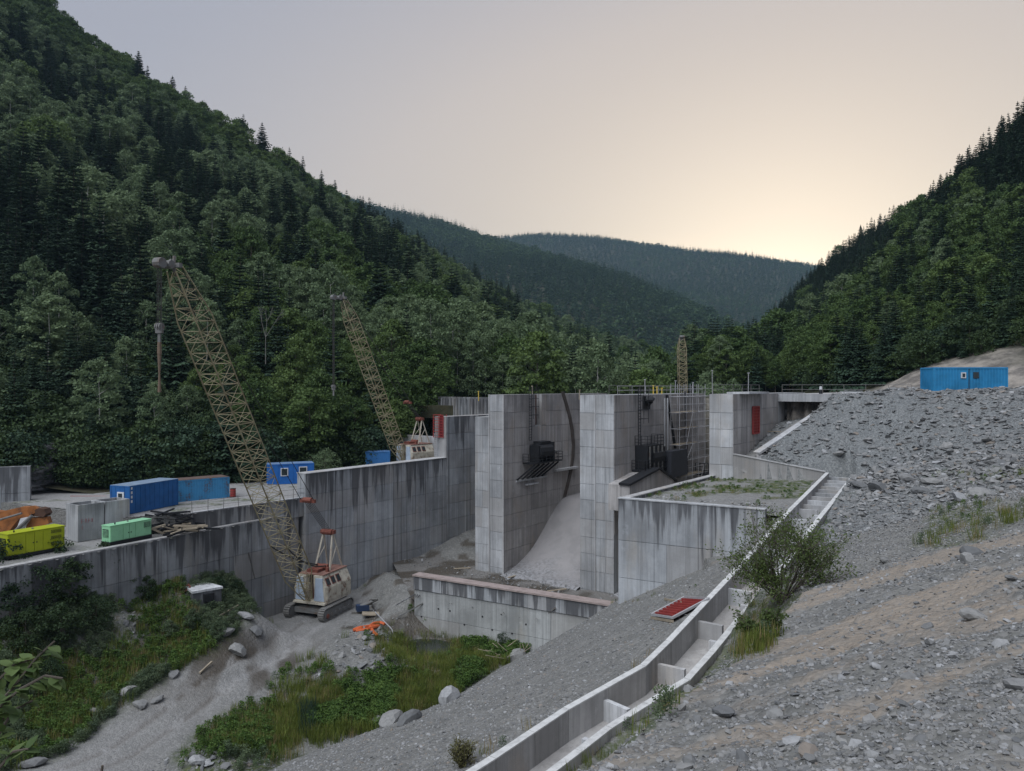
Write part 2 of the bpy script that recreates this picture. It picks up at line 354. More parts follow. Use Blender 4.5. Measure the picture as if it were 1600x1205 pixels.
def make_terrain():
    us = np.concatenate([np.arange(-1500, -330, 12.0), np.arange(-330, 1960, 3.4), np.arange(1960, 4200, 14.0)]); Ys = [2.2]
    while Ys[-1] < 118: Ys.append(Ys[-1]*1.0085 + .002)
    Ys = np.array(Ys)
    X = (us[None, :]-800)/F*Ys[:, None]; Y = np.repeat(Ys[:, None], len(us), 1)
    Z, cls, road, sd, ed = terrain(X, Y)
    roadm = road.copy()
    # grass and wetness masks (natural ground cover, not light)
    v = H0 - Z/Y*F; u = 800+X/Y*F
    n = fbm(X, Y, 6, 4, 77)
    gr = np.zeros_like(Z)
    gr = np.maximum(gr, (cls == 0)*(1-road)*sstep(-.25, .15, n+.15-(np.hypot(X+13, Y-70) < 9)*1.0-(Y > 76)*(X > -19)*2.0))
    gr = np.maximum(gr, (cls == 2)*sstep(.12, .4, n)*.8*(Y < 56)*(Y > 33))
    gr = np.maximum(gr, (cls == 3)*(ed < 0)*(ed > -2.2)*.8*(Y > 11))
    gr = np.maximum(gr, (cls == 2)*(sd > -5)*(Y < 45)*.7)
    rdd = np.abs(poly_dist(X, Y, ROAD)[0]); wet = (cls == 0)*np.clip(sstep(-.1, .25, fbm(X*1.5+Y*.3, Y*.5, 3, 3, 91))*np.exp(-(((Y-64)/6)**2))*(rdd < 3.4)+.5*np.exp(-((rdd-1.0)/.3)**2)*(fbm(X, Y, 2, 2, 93) > -.1)*(rdd < 3)+.9*sstep(.0, .2, fbm(X, Y, 2, 3, 94))*(Y > 74)*(X > -17)*(X < -4), 0, 1)
    road = road*(.45+.55*np.exp(-((rdd-1.0)/.5)**2)+.25*fbm(X, Y, 2.5, 3, 95))
    tan = (cls == 3)*sstep(.02, .30, fbm(X*.30-Y*.14, Y*1.1-X*.25, 1.9, 5, 101)-.15+.22*sstep(5, 11, X))
    shale = (cls == 2)*(Y > 45)*1.0
    V = np.stack([X, Y, Z], -1).reshape(-1, 3); nr, nc = Z.shape
    idx = np.arange(nr*nc).reshape(nr, nc)
    Q = np.stack([idx[:-1, :-1], idx[:-1, 1:], idx[1:, 1:], idx[1:, :-1]], -1).reshape(-1, 4)
    cf = cls[:-1, :-1].ravel(); rf = (roadm[:-1, :-1] > .5).ravel()
    A = dict(grass=gr.ravel(), road=road.ravel(), wet=wet.ravel(), tan=tan.ravel(), shale=shale.ravel(), valley=((cls == 0)*1.0).ravel())
    for name, sel in (('valley_ground', (cf == 0) & ~rf), ('dirt_road', (cf == 0) & rf), ('gravel_embankment', cf == 1), ('rock_fill_slope', cf == 2), ('stony_foreground_ground', cf == 3)):
        q = Q[sel]; used, inv = np.unique(q, return_inverse=True); q = inv.reshape(-1, 4)
        me = mesh_np(name, V[used], q, M['ground'], {k: a[used] for k, a in A.items()})
        tag(link(name, me), kind='structure')
def ground_mat():
    t = NT('stony_ground'); p = t.pos()
    gr, rd, wet, tan, sh, va = (t.attr(k) for k in ('grass', 'road', 'wet', 'tan', 'shale', 'valley'))
    a = t.noise(p, .5, 6, .65); b = t.noise(p, 4, 6, .7); vc = t.vor(p, 9, 'Color'); vd = t.vor(p, 9, 'Distance'); vc2 = t.vor(p, 3.2, 'Color'); vd2 = t.vor(p, 3.2, 'Distance')
    sep = t.n('ShaderNodeSeparateColor'); t.l(vc, sep.inputs[0]); sep2 = t.n('ShaderNodeSeparateColor'); t.l(vc2, sep2.inputs[0])
    c = t.mix(t.rng(a, .3, .7), (.13, .13, .122, 1), (.19, .188, .175, 1))
    c = t.mix(t.rng(b, .4, .75, 0, .5), c, (.085, .088, .092, 1))
    c = t.mix(t.rng(sep.outputs[0], .55, 1, 0, .55), c, (.27, .265, .255, 1))
    c = t.mix(t.rng(sep2.outputs[1], .72, 1, 0, .5), c, (.23, .225, .215, 1))
    c = t.mix(t.math('MULTIPLY', sh, .55), c, t.mix(t.rng(sep.outputs[1], .2, 1), (.10, .115, .125, 1), (.23, .245, .25, 1)))
    c = t.mix(t.math('MULTIPLY', tan, t.rng(b, .3, .6, .9, .5)), c, (.29, .24, .19, 1))
    c = t.mix(t.math('MULTIPLY', rd, .75), c, t.mix(t.rng(b, .3, .7), (.22, .215, .21, 1), (.33, .325, .32, 1)))
    c = t.mix(t.math('MULTIPLY', wet, .92), c, (.068, .057, .044, 1))
    gc = t.mix(t.rng(t.noise(p, 1.3, 5), .35, .7), (.035, .055, .018, 1), (.085, .10, .03, 1))
    c = t.mix(t.math('MULTIPLY', gr, t.rng(t.noise(p, 2.2, 6, .7), .38, .55, 0, .95)), c, gc)
    h = t.math('ADD', t.math('MULTIPLY', b, .5), t.math('MULTIPLY', t.math('ADD', vd, t.math('MULTIPLY', vd2, 1.5)), -.55))
    t.bump(h, .8, .09)
    t.l(t.rng(wet, 0, 1, .95, .35), t.b.inputs['Roughness'])
    return t.color(c)
M['ground'] = ground_mat()
make_terrain()
# what lies beyond the detailed ground: one wide sheet under everything
mb = MB(); mb.box((0, 1500, -34.5), (9000, 9000, 1)); tag(mb.build('distant_ground', M['ground']), kind='structure')

# ------------------------------------------------------------ hills
def hill_mat(name, c1, c2):
    t = NT(name); p = t.pos(); n = t.noise(p, .06, 6, .6); n2 = t.noise(p, .9, 5)
    c = t.mix(t.rng(n, .35, .65), (*c1, 1), (*c2, 1)); c = t.mix(t.rng(n2, .4, .7, 0, .5), c, (.03, .035, .02, 1))
    t.bump(n2, .5, .5); return t.color(c)
M['soil'] = hill_mat('forest_floor', (.035, .04, .02), (.055, .05, .03))
def hgrid(fn, name, u0, u1, du, Y0, Y1, ratio, mat):
    us = np.arange(u0, u1, du); Ys = [Y0]
    while Ys[-1] < Y1: Ys.append(Ys[-1]*ratio)
    Ys = np.array(Ys); X = (us[None]-800)/F*Ys[:, None]; Y = np.repeat(Ys[:, None], len(us), 1); Z = fn(X, Y)
    nr, nc = Z.shape; idx = np.arange(nr*nc).reshape(nr, nc)
    Q = np.stack([idx[:-1, :-1], idx[:-1, 1:], idx[1:, 1:], idx[1:, :-1]], -1).reshape(-1, 4)
    me = mesh_np(name, np.stack([X, Y, Z], -1).reshape(-1, 3), Q, mat); o = tag(link(name, me), kind='structure')
    cm = np.maximum.accumulate(Z/Y, axis=0)
    return dict(us=us, Ys=Ys, cm=cm, fn=fn, o=o)
def pts(L): return [PY(*a) for a in L]
# left flank: foot, middle, ridge (ridge rows sit a tree's height below the skyline)
HL = pts([(-500, 700, 60), (-300, 740, 70), (-100, 745, 82), (0, 742, 88), (120, 740, 93), (240, 735, 98), (400, 712, 105), (480, 705, 112), (560, 700, 118), (640, 690, 122), (700, 660, 130), (760, 640, 150), (850, 628, 200), (950, 620, 300), (1050, 614, 450), (1130, 612, 620), (1180, 612, 700),
          (-500, 500, 100), (-200, 560, 110), (0, 575, 120), (150, 585, 125), (300, 600, 130), (450, 610, 135), (580, 600, 150), (680, 590, 165),
          (-300, 250, 170), (0, 420, 155), (150, 430, 165), (300, 450, 175), (450, 480, 185), (580, 500, 200), (700, 545, 230), (800, 580, 300), (900, 598, 400), (1020, 600, 520),
          (0, 250, 210), (150, 290, 225), (300, 340, 240), (450, 400, 250), (580, 430, 270), (680, 480, 310), (800, 530, 380), (900, 560, 480),
          (-300, -250, 300), (0, 130, 280), (150, 200, 290), (300, 270, 300), (430, 330, 310), (540, 375, 340), (650, 440, 400),
          (-300, -350, 360), (-100, -110, 350), (0, -10, 345), (70, 40, 345), (180, 132, 345), (300, 210, 350), (400, 268, 355), (470, 312, 360), (540, 365, 400), (600, 405, 430), (640, 428, 450), (750, 480, 500), (900, 533, 600), (1000, 566, 690), (1090, 598, 760)])
HLb = [(x*1.12-60, y*1.12+20, z-45) for x, y, z in HL[-16:]]
RHL = RBF(HL+HLb, lin=True, smooth=.01)
def fHL(X, Y):
    z = RHL(X, Y) + fbm(X, Y, 60, 4, 5)*4*sstep(120, 200, Y)
    ss = (X-DO[0])*DA[0]+(Y-DO[1])*DA[1]; tt = (X-DO[0])*DB[0]+(Y-DO[1])*DB[1]
    z = np.maximum(z, -12.8)
    return np.where((ss > -17) & (tt < 26), -32.0, z)
GL = hgrid(fHL, 'left_hillside', -600, 1250, 9, 86, 900, 1.012, M['soil'])
HR = pts([(1900, 615, 60), (1750, 613, 70), (1600, 612, 76), (1500, 612, 80), (1420, 612, 86), (1370, 611, 95), (1750, 520, 78), (1600, 538, 86), (1520, 556, 89), (1440, 576, 93), (1395, 600, 100), (1300, 610, 130), (1250, 611, 170), (1200, 612, 240), (1130, 612, 420), (1090, 612, 600),
          (1600, 470, 120), (1500, 510, 125), (1400, 550, 140), (1300, 575, 180), (1220, 603, 280), (1150, 610, 450),
          (1750, 290, 160), (1600, 365, 175), (1500, 425, 190), (1400, 470, 215), (1320, 520, 260), (1240, 575, 340), (1170, 602, 480),
          (1900, 40, 190), (1750, 160, 230), (1600, 285, 262), (1550, 330, 285), (1500, 352, 310), (1450, 368, 335), (1400, 378, 365), (1340, 420, 400), (1290, 460, 440), (1240, 514, 490), (1200, 550, 530), (1160, 591, 600), (1115, 611, 680)])
HRb = [(x*1.12+50, y*1.12, z-40) for x, y, z in HR[-13:]]
RHR = RBF(HR+HRb, lin=True, smooth=.01)
def fHR(X, Y):
    ss = (X-DO[0])*DA[0]+(Y-DO[1])*DA[1]; tt = (X-DO[0])*DB[0]+(Y-DO[1])*DB[1]
    z = np.maximum(RHR(X, Y) + fbm(X, Y, 50, 4, 6)*3*sstep(110, 200, Y) + fbm(X, Y, 4, 4, 66)*.45*(RHR(X, Y) > -.3), -1.6)
    return np.where((tt < 15) | ((ss < 27.5) & (tt < 27)), -32.0, z)
t = NT('cut_slope_soil'); p = t.pos(); sz_ = t.n('ShaderNodeSeparateXYZ'); t.l(p, sz_.inputs[0]); n = t.noise(p, .5, 6, .65); n2 = t.noise(p, .12, 4)
cut = t.rng(t.math('ADD', sz_.outputs[2], t.math('MULTIPLY', n2, 6)), 5.5, 8.0, 1, 0); cut = t.math('MULTIPLY', cut, t.rng(sz_.outputs[1], 98, 106, 1, 0))
c = t.mix(cut, (.04, .042, .022, 1), t.mix(t.rng(n, .35, .65), (.12, .11, .10, 1), (.30, .27, .235, 1))); t.bump(n, .9, .6); M['cut'] = t.color(c)
GR = hgrid(fHR, 'right_hillside', 1040, 2100, 5, 70, 850, 1.01, M['cut'])
# upstream valley floor
mb = MB(); mb.prism([(-60, 128), (110, 100), (260, 900), (40, 900)], -5, -3); tag(mb.build('valley_bed', M['soil']), kind='structure')
H3 = pts([(380, 290, 2000), (460, 305, 1950), (540, 326, 1900), (640, 349, 1850), (740, 378, 1800), (850, 412, 1700), (1000, 455, 1500), (1100, 490, 1350), (1190, 540, 1150), (1230, 600, 1000),
          (380, 450, 1300), (540, 450, 1200), (700, 480, 1150), (850, 520, 1050), (1000, 560, 950), (1100, 590, 900), (500, 600, 800), (800, 610, 780), (1000, 613, 800), (1150, 613, 850)])
H3b = [(x*1.1+40, y*1.12, z-120) for x, y, z in H3[:10]]
RH3 = RBF(H3+H3b, lin=True, smooth=.01)
fH3 = lambda X, Y: RH3(X, Y)+fbm(X, Y, 260, 4, 8)*14
G3 = hgrid(fH3, 'spur_ridge', 280, 1300, 7, 800, 2200, 1.012, M['soil'])
H4 = pts([(600, 390, 3100), (700, 381, 3100), (760, 376, 3100), (830, 372, 3150), (900, 376, 3150), (960, 381, 3100), (1040, 394, 3000), (1100, 406, 2950), (1190, 416, 2900), (1275, 426, 2850), (1360, 440, 2800), (1500, 470, 2800), (1700, 520, 2800),
          (700, 450, 2500), (900, 420, 2600), (1000, 450, 2300), (1080, 440, 2400), (1150, 500, 1900), (1250, 470, 2200), (1250, 560, 1500), (1400, 520, 2100), (700, 600, 1500), (1000, 600, 1400), (1250, 610, 1200), (1400, 610, 1300), (1700, 610, 1700)])
H4b = [(x*1.12, y*1.12, z-150) for x, y, z in H4[:13]]
RH4 = RBF(H4+H4b, lin=True, smooth=.01)
fH4 = lambda X, Y: RH4(X, Y)+fbm(X, Y, 420, 4, 9)*26
G4 = hgrid(fH4, 'far_ridge', 560, 1720, 7, 1200, 3500, 1.01, M['soil'])

# ------------------------------------------------------------ tree kinds
def leaf_mat(name, c1, c2, trans=.25, rough=.7):
    t = NT(name); rr = t.rand(); p = t.pos(); n = t.noise(p, .5, 4); n2 = t.noise(p, 2.5, 3)
    c = t.mix(rr, (*c1, 1), (*c2, 1)); c = t.mix(t.rng(n, .3, .7, 0, .5), c, (*(x*.55 for x in c1), 1)); c = t.mix(t.rng(n2, .45, .75, 0, .4), c, (*(min(1, x*1.6) for x in c2), 1))
    t.color(c); t.b.inputs['Roughness'].default_value = rough
    tr = t.n('ShaderNodeBsdfTranslucent'); t.l(c, tr.inputs[0]); mx = t.n('ShaderNodeMixShader'); mx.inputs[0].default_value = trans
    t.l(t.b.outputs[0], mx.inputs[1]); t.l(tr.outputs[0], mx.inputs[2]); t.l(mx.outputs[0], t.out.inputs[0]); return t.m
M['spruce'] = leaf_mat('spruce_needles', (.026, .052, .032), (.042, .078, .040), .12)
M['broad'] = leaf_mat('broadleaf_foliage', (.058, .105, .032), (.115, .17, .05), .3)
M['birch'] = leaf_mat('birch_foliage', (.115, .17, .085), (.17, .23, .115), .3)
M['farleaf'] = leaf_mat('far_foliage', (.030, .065, .036), (.085, .14, .05), .15)
M['bark'] = plain('bark', (.10, .085, .07), .95, dirt=.5); M['palebark'] = plain('birch_bark', (.42, .41, .38), .8, dirt=.5)

def quads_mesh(name, C, U, W, mat, tri=False):
    """C centre, U and W half axes -> quads"""
    n = len(C); V = np.empty((n, 4, 3)); V[:, 0] = C-U-W; V[:, 1] = C+U-W*.8; V[:, 2] = C+U*.9+W; V[:, 3] = C-U*.8+W*.9
    return mesh_np(name, V.reshape(-1, 3), np.arange(4*n).reshape(n, 4), mat, smooth=False)
def rdir(n, rg):
    d = rg.normal(size=(n, 3)); return d/np.linalg.norm(d, axis=1, keepdims=True)
def spruce_mesh(name, seed, h=1.0, whorls=26, br=8, wid=.17, lean=0, mat=None, fine=False):
    rg = np.random.default_rng(seed); C = []; U = []; W = []
    for i in range(whorls):
        f = (i+rg.random()*.6)/whorls; z = h*(.06+.94*f); rad = wid*h*(1-f)**.85*(.75+.5*rg.random())+.006*h
        nb = max(4, int(br*(1-.4*f))); a0 = rg.random()*6.28
        for k in range(nb):
            a = a0+6.283*k/nb+rg.normal()*.2; L = rad*(.7+.5*rg.random()); d = np.array([math.cos(a), math.sin(a), 0]); s = np.array([-d[1], d[0], 0])
            droop = -.28*(1-f)+.25*f; segs = 2 if L < .05*h else 3
            if fine:
                for q in range(4):
                    r0 = L*q/4; rm = L*(q+.5)/4; zc = z+droop*rm+(rm/L)**2*.12*L; wl = L*.26*(1-q/4*.55)+.006*h
                    for sg in (-1, 1):
                        dd = d*.75+s*sg*(.65+.2*rg.random()); dd = dd+np.array([0, 0, droop-.25-.3*rg.random()]); cc = d*rm+np.array([0, 0, zc])+dd*wl*.5
                        C.append(cc); U.append(dd*wl*.62); W.append(np.cross(dd, [0, 0, 1])*.34*wl*(.7+.5*rg.random())+np.array([0, 0, rg.normal()*.1*wl]))
                    C.append(d*rm+np.array([0, 0, zc-.008*h])); U.append((d+np.array([0, 0, droop]))*L/4*.6); W.append(np.array([rg.normal()*.2, rg.normal()*.2, 1])*.010*h*(1.1-f))
                continue
            for q in range(segs):
                r0 = L*q/segs; r1 = L*(q+1)/segs; rm = (r0+r1)/2; wd = L*.30*(1-q/segs*.62)
                zc = z+droop*rm*1.0+(.10*h*0)+(rm/L)**2*.10*L
                tilt = rg.normal()*.35
                C.append(d*rm+np.array([0, 0, zc])); U.append((d+np.array([0, 0, droop]))*(r1-r0)*.62); W.append((s+np.array([0, 0, tilt]))*wd)
                if q > 0:
                    C.append(d*rm+np.array([0, 0, zc-.022*h*(1-f)-.004*h])); U.append((d*.9+s*rg.normal()*.3)*(r1-r0)*.5); W.append(np.array([rg.normal()*.2, rg.normal()*.2, 1])*.026*h*(1.1-f)*(.7+.6*rg.random()))
    C.append([0, 0, h*.985]); U.append([.004*h, 0, .002*h]); W.append([0, 0, .03*h])
    return quads_mesh(name, np.array(C), np.array(U), np.array(W), mat or M['spruce'])
def broad_mesh(name, seed, h=1.0, wid=.27, lobes=16, per=85, leaf=.02, base=.22, mat=None, top=1.0, flat=1.0):
    rg = np.random.default_rng(seed); C = []; N = []
    cz = h*(base+1)/2; hz = h*(1-base)/2
    for i in range(lobes):
        f = (i+.5)/lobes; zz = -1+2*f; a = i*2.4+rg.random(); rr = wid*h*math.sqrt(max(.02, 1-abs(zz)**2.2))*(.55+.25*rg.random())
        if zz > .75: rr *= .4
        c = np.array([math.cos(a)*rr, math.sin(a)*rr, cz+zz*hz*.86]); r = h*wid*(.34+.24*rg.random())*(1-.25*max(0, zz))
        d = rdir(per, rg); d[:, 2] = np.where(d[:, 2] < -.2, -d[:, 2]*.5, d[:, 2]); rad = r*(.62+.42*rg.random((per, 1)))
        bump = 1+.18*np.sin(d[:, :1]*9+i)*np.cos(d[:, 1:2]*8)
        C.append(c+d*rad*bump*np.array([1, 1, .85*flat])); N.append(d)
    C = np.concatenate(C); N = np.concatenate(N); n = len(C)
    nn = N*.6+rdir(n, rg)*.8; nn /= np.linalg.norm(nn, axis=1, keepdims=True)
    t1 = np.cross(nn, rdir(n, rg)); t1 /= np.linalg.norm(t1, axis=1, keepdims=True); t2 = np.cross(nn, t1)
    s = leaf*h*(.6+.8*rg.random((n, 1)))
    return quads_mesh(name, C, t1*s, t2*s*.75, mat or M['broad'])
def trunk_mesh(name, seed, h=1.0, r=.012, limbs=4, spread=.1, mat=None, top=.93):
    rg = np.random.default_rng(seed); m = MB(); p = Vector((0, 0, -.03*h)); n = 4
    last = p
    for i in range(n):
        q = Vector((rg.normal()*.006*h, rg.normal()*.006*h, h*top*(i+1)/n)); m.bar(last, q, r*h*(1-i/n*.85), 5, r*h*(1-(i+1)/n*.85)); last = q
    for i in range(limbs):
        z = h*(.3+.5*rg.random()); a = rg.random()*6.28; L = spread*h*(.6+.5*rg.random())
        m.bar((0, 0, z), (math.cos(a)*L, math.sin(a)*L, z+L*.8), r*h*.35, 4, r*h*.1)
    me = bpy.data.meshes.new(name); me.from_pydata(m.v, [], m.f); me.materials.append(mat or M['bark']); return me
SPR = [(spruce_mesh('spruce_crown', 10+i, whorls=29+i, br=10, wid=(.15, .18, .21, .165)[i], fine=True), trunk_mesh('trunk', i, r=.011, limbs=0)) for i in range(4)]
BRO = [(broad_mesh('broadleaf_crown', 20+i, wid=(.27, .31, .24)[i], lobes=(24, 28, 21)[i], per=190, leaf=.0115), trunk_mesh('trunk', 7+i)) for i in range(3)]
BIR = [(broad_mesh('birch_crown', 30+i, wid=(.18, .22)[i], lobes=26, per=170, leaf=.0085, base=.14, mat=M['birch']), trunk_mesh('trunk', 17+i, r=.009, mat=M['palebark'], top=.85)) for i in range(2)]
FARS = [spruce_mesh('far_spruce', 50+i, whorls=10, br=5, wid=.17, mat=M['farleaf']) for i in range(2)]
FARB = [broad_mesh('far_broadleaf', 60+i, wid=.30, lobes=8, per=26, leaf=.045, mat=M['farleaf']) for i in range(2)]

def proto_collection(name, meshes):
    c = bpy.data.collections.new(name)
    for k, me in enumerate(meshes):
        parts = me if isinstance(me, tuple) else (me,)
        # join crown and trunk into one mesh for the mass of the forest
        if len(parts) == 2:
            import bmesh
            bm = bmesh.new(); bm.from_mesh(parts[0]); nf = len(bm.faces); bm.from_mesh(parts[1])
            bm.faces.ensure_lookup_table()
            for f in bm.faces[nf:]: f.material_index = 1
            m2 = bpy.data.meshes.new('%s_%02d' % (name, k)); bm.to_mesh(m2); bm.free()
            m2.materials.append(parts[0].materials[0]); m2.materials.append(parts[1].materials[0])
        else: m2 = parts[0]
        o = bpy.data.objects.new('%s_%02d' % (name, k), m2); c.objects.link(o)
    return c
def forest_object(name, P, H, S, IDX, coll, label, cat):
    """stuff: points carrying scale and kind, a node group sets the trees on them"""
    me = bpy.data.meshes.new(name); me.vertices.add(len(P)); me.vertices.foreach_set('co', np.asarray(P, np.float32).ravel())
    sc = np.stack([H*S, H*S, H], -1).astype(np.float32)
    at = me.attributes.new('scl', 'FLOAT_VECTOR', 'POINT'); at.data.foreach_set('vector', sc.ravel())
    rt = np.zeros((len(P), 3), np.float32); rt[:, 2] = RNG.random(len(P))*6.28; rt[:, 0] = RNG.normal(size=len(P))*.02
    at = me.attributes.new('rot', 'FLOAT_VECTOR', 'POINT'); at.data.foreach_set('vector', rt.ravel())
    at = me.attributes.new('idx', 'INT', 'POINT'); at.data.foreach_set('value', np.asarray(IDX, np.int32))
    o = tag(link(name, me), label, cat, kind='stuff')
    g = bpy.data.node_groups.new(name+'_nodes', 'GeometryNodeTree')
    g.interface.new_socket('Geometry', in_out='INPUT', socket_type='NodeSocketGeometry'); g.interface.new_socket('Geometry', in_out='OUTPUT', socket_type='NodeSocketGeometry')
    N = g.nodes.new; gi = N('NodeGroupInput'); go = N('NodeGroupOutput'); ip = N('GeometryNodeInstanceOnPoints'); ci = N('GeometryNodeCollectionInfo')
    ci.inputs['Collection'].default_value = coll; ci.inputs['Separate Children'].default_value = True; ci.inputs['Reset Children'].default_value = True
    def na(nm, dt):
        a = N('GeometryNodeInputNamedAttribute'); a.data_type = dt; a.inputs['Name'].default_value = nm; return a.outputs['Attribute']
    L = g.links.new; L(gi.outputs[0], ip.inputs['Points']); L(ci.outputs[0], ip.inputs['Instance']); ip.inputs['Pick Instance'].default_value = True
    L(na('idx', 'INT'), ip.inputs['Instance Index']); L(na('scl', 'FLOAT_VECTOR'), ip.inputs['Scale']); 
    L(na('rot', 'FLOAT_VECTOR'), ip.inputs['Rotation']); L(ip.outputs[0], go.inputs[0])
    md = o.modifiers.new('scatter', 'NODES'); md.node_group = g; return o
def visible(G, X, Y, Z, top):
    u = 800+X/Y*F; ci = np.clip(((u-G['us'][0])/(G['us'][1]-G['us'][0])).astype(int), 0, len(G['us'])-1)
    ri = np.clip(np.searchsorted(G['Ys'], Y)-1, 0, len(G['Ys'])-1)
    return ((Z+top)/Y > G['cm'][ri, ci]-.002) & (u > -90) & (u < 1690)
def sample(G, u0, u1, Y0, Y1, spacing, seed):
    """jittered even scatter in plan over the sector"""
    rg = np.random.default_rng(seed); xs0 = min((u0-800)/F*Y0, (u0-800)/F*Y1); xs1 = max((u1-800)/F*Y1, (u1-800)/F*Y0)
    gx = np.arange(xs0, xs1, spacing); gy = np.arange(Y0, Y1, spacing); X, Y = np.meshgrid(gx, gy)
    X = (X+rg.uniform(-.5, .5, X.shape)*spacing).ravel(); Y = (Y+rg.uniform(-.5, .5, Y.shape)*spacing).ravel()
    u = 800+X/Y*F; k = (u > u0) & (u < u1); X = X[k]; Y = Y[k]; Z = G['fn'](X, Y); return X, Y, Z, rg
# ------------------------------------------------------------ forests
M['under'] = leaf_mat('undergrowth_leaf', (.030, .055, .022), (.055, .09, .03), .2)
BSH = [(broad_mesh('undergrowth', 240+i, wid=.5, lobes=18, per=130, leaf=.02, base=.0, mat=(M['under'], M['spruce'], M['under'])[i]), trunk_mesh('stem', 70+i, limbs=3)) for i in range(3)]
NEAR = []     # (size in view, kind, index, X, Y, Z, H, S, zone)
def add_near(G, u0, u1, Y0, Y1, sp, seed, kindfn, zone, keep=None, hs=1.0):
    X, Y, Z, rg = sample(G, u0, u1, Y0, Y1, sp, seed)
    pr = kindfn(X, Y, Z)      # probability of conifer, of pale birch
    r = rg.random(len(X)); kind = np.where(r < pr[0], 0, np.where(r < pr[0]+pr[1], 2, 1))
    H = np.where(kind == 0, rg.normal(18.5, 4.2, len(X)), np.where(kind == 1, rg.normal(13.5, 3.0, len(X)), rg.normal(17, 2.6, len(X))))
    H = np.clip(H, 5, 26 if zone == 0 else 20)*np.clip(Y/(150 if zone == 0 else 200), .45, 1.0); vis = visible(G, X, Y, Z, H)
    if keep is not None: vis &= keep(X, Y, Z)
    for i in np.nonzero(vis)[0]:
        NEAR.append((H[i]/Y[i], int(kind[i]), int(rg.integers(0, 12)), X[i], Y[i], Z[i]-.2, H[i], .8+.45*rg.random(), zone))
def kf_left(X, Y, Z):
    u = 800+X/Y*F; v = H0-Z/Y*F
    n = fbm(X, Y, 45, 3, 200); n2 = fbm(X, Y, 30, 3, 210)
    ridge = sstep(.0, .5, (Y-290)/60)*(u < 560)
    con = np.clip(.50+n*1.3-.45*ridge-.28*sstep(560, 680, u), .06, .92)
    bir = np.clip(.20+n2*.9+.75*np.exp(-((v-300)/130)**2)*(u < 560)+.3*sstep(560, 680, u), 0, .7)*(1-con*.8)*(1-ridge*.9)*1.2
    return con, bir
def kf_right(X, Y, Z):
    n = fbm(X, Y, 40, 3, 220); con = np.clip(.72+n*1.2+.4*sstep(25, 60, Z), .2, .98); return con, (1-con)*.12
def clear_left(X, Y, Z):
    u = 800+X/Y*F; v = H0-Z/Y*F
    return ~((Z < -12.0) & (Y < 116) & (u > 40)) & ~((Z < -11.9) & (u > 500) & (Y < 124))
add_near(GL, -90, 1150, 92, 560, 4.4, 1, kf_left, 0, clear_left)
add_near(GR, 1080, 1690, 88, 560, 4.0, 2, kf_right, 1, lambda X, Y, Z: ((Z > -1.0) | (Y > 150)) & ((Y > 100) | (Z > np.interp(800+X/Y*F, [1370, 1440, 1600, 1700], [.2, 2.4, 4.6, 6]))))
X, Y, Z, rg = sample(GR, 1230, 1690, 86, 150, 2.6, 33)
for i in range(len(X)):
    if Z[i] > np.interp(800+X[i]/Y[i]*F, [1230, 1370, 1440, 1600, 1700], [-.9, .0, 2.2, 4.3, 5.6]) and rg.random() < .8: NEAR.append((.0001, 3, int(rg.integers(0, 12)), X[i], Y[i], Z[i]-.6, 3+2.5*rg.random(), 1.2, 1))
G_L = lambda x, y: max(-12.5, float(fHL(np.array([x]), np.array([y]))[0]))
# thick young growth along the foot of the left slope
X, Y, Z, rg = sample(GL, -90, 760, 90, 140, 2.3, 3)
for i in range(len(X)):
    if clear_left(X[i:i+1], Y[i:i+1], Z[i:i+1])[0] and rg.random() < .6: NEAR.append((.0001, 3, int(rg.integers(0, 12)), X[i], Y[i], Z[i]-.8, 4+4*rg.random(), 1.1, 0))
FOOT = [(-200, 78), (-90, 82), (0, 84.5), (120, 88), (240, 92), (340, 97), (420, 102), (480, 108), (560, 113), (600, 121), (700, 131)]
rg = np.random.default_rng(44)
for i in range(1500):
    u_ = rg.uniform(-120, 700); Y_ = np.interp(u_, [a for a, b in FOOT], [b for a, b in FOOT])+rg.random()**1.3*14; x_ = (u_-800)/F*Y_; z_ = float(G_L(x_, Y_)); NEAR.append((.0001, 3, int(rg.integers(0, 12)), x_, Y_, z_-.3, 2.2+3.8*rg.random(), 1.1, 0))
# trees on the valley floor upstream, seen over the crest
rg = np.random.default_rng(5)
for i in range(900):
    Y_ = 150+rg.random()**.8*520; u_ = 690+rg.random()*460; H_ = (5+5*rg.random())*min(1, Y_/330)
    if u_ > 1010: H_ *= .35
    if 1045 < u_ < 1092 and Y_ < 170: continue
    NEAR.append((H_/Y_, 1 if rg.random() < .7 else 0, int(rg.integers(0, 12)), (u_-800)/F*Y_, Y_, -4.0, H_, 1.1, 0))
NEAR.sort(key=lambda a: -a[0])
CNT = {0: 0, 1: 0, 2: 0, 3: 0}; REST = []
SETS = {0: SPR, 1: BRO, 2: BIR}
NM = {0: 'spruce_tree', 1: 'broadleaf_tree', 2: 'birch_tree'}
LB = {(0, 0): 'dark spruce standing in the mixed forest on the left hillside', (1, 0): 'rounded green broadleaf tree in the mixed forest on the left hillside', (2, 0): 'pale birch with light feathery foliage on the left hillside',
      (0, 1): 'dark pointed spruce on the steep right hillside', (1, 1): 'green broadleaf tree among spruces on the steep right hillside', (2, 1): 'pale slender birch among spruces on the steep right hillside'}
LIM = {0: 290, 1: 280, 2: 200, 3: 0}
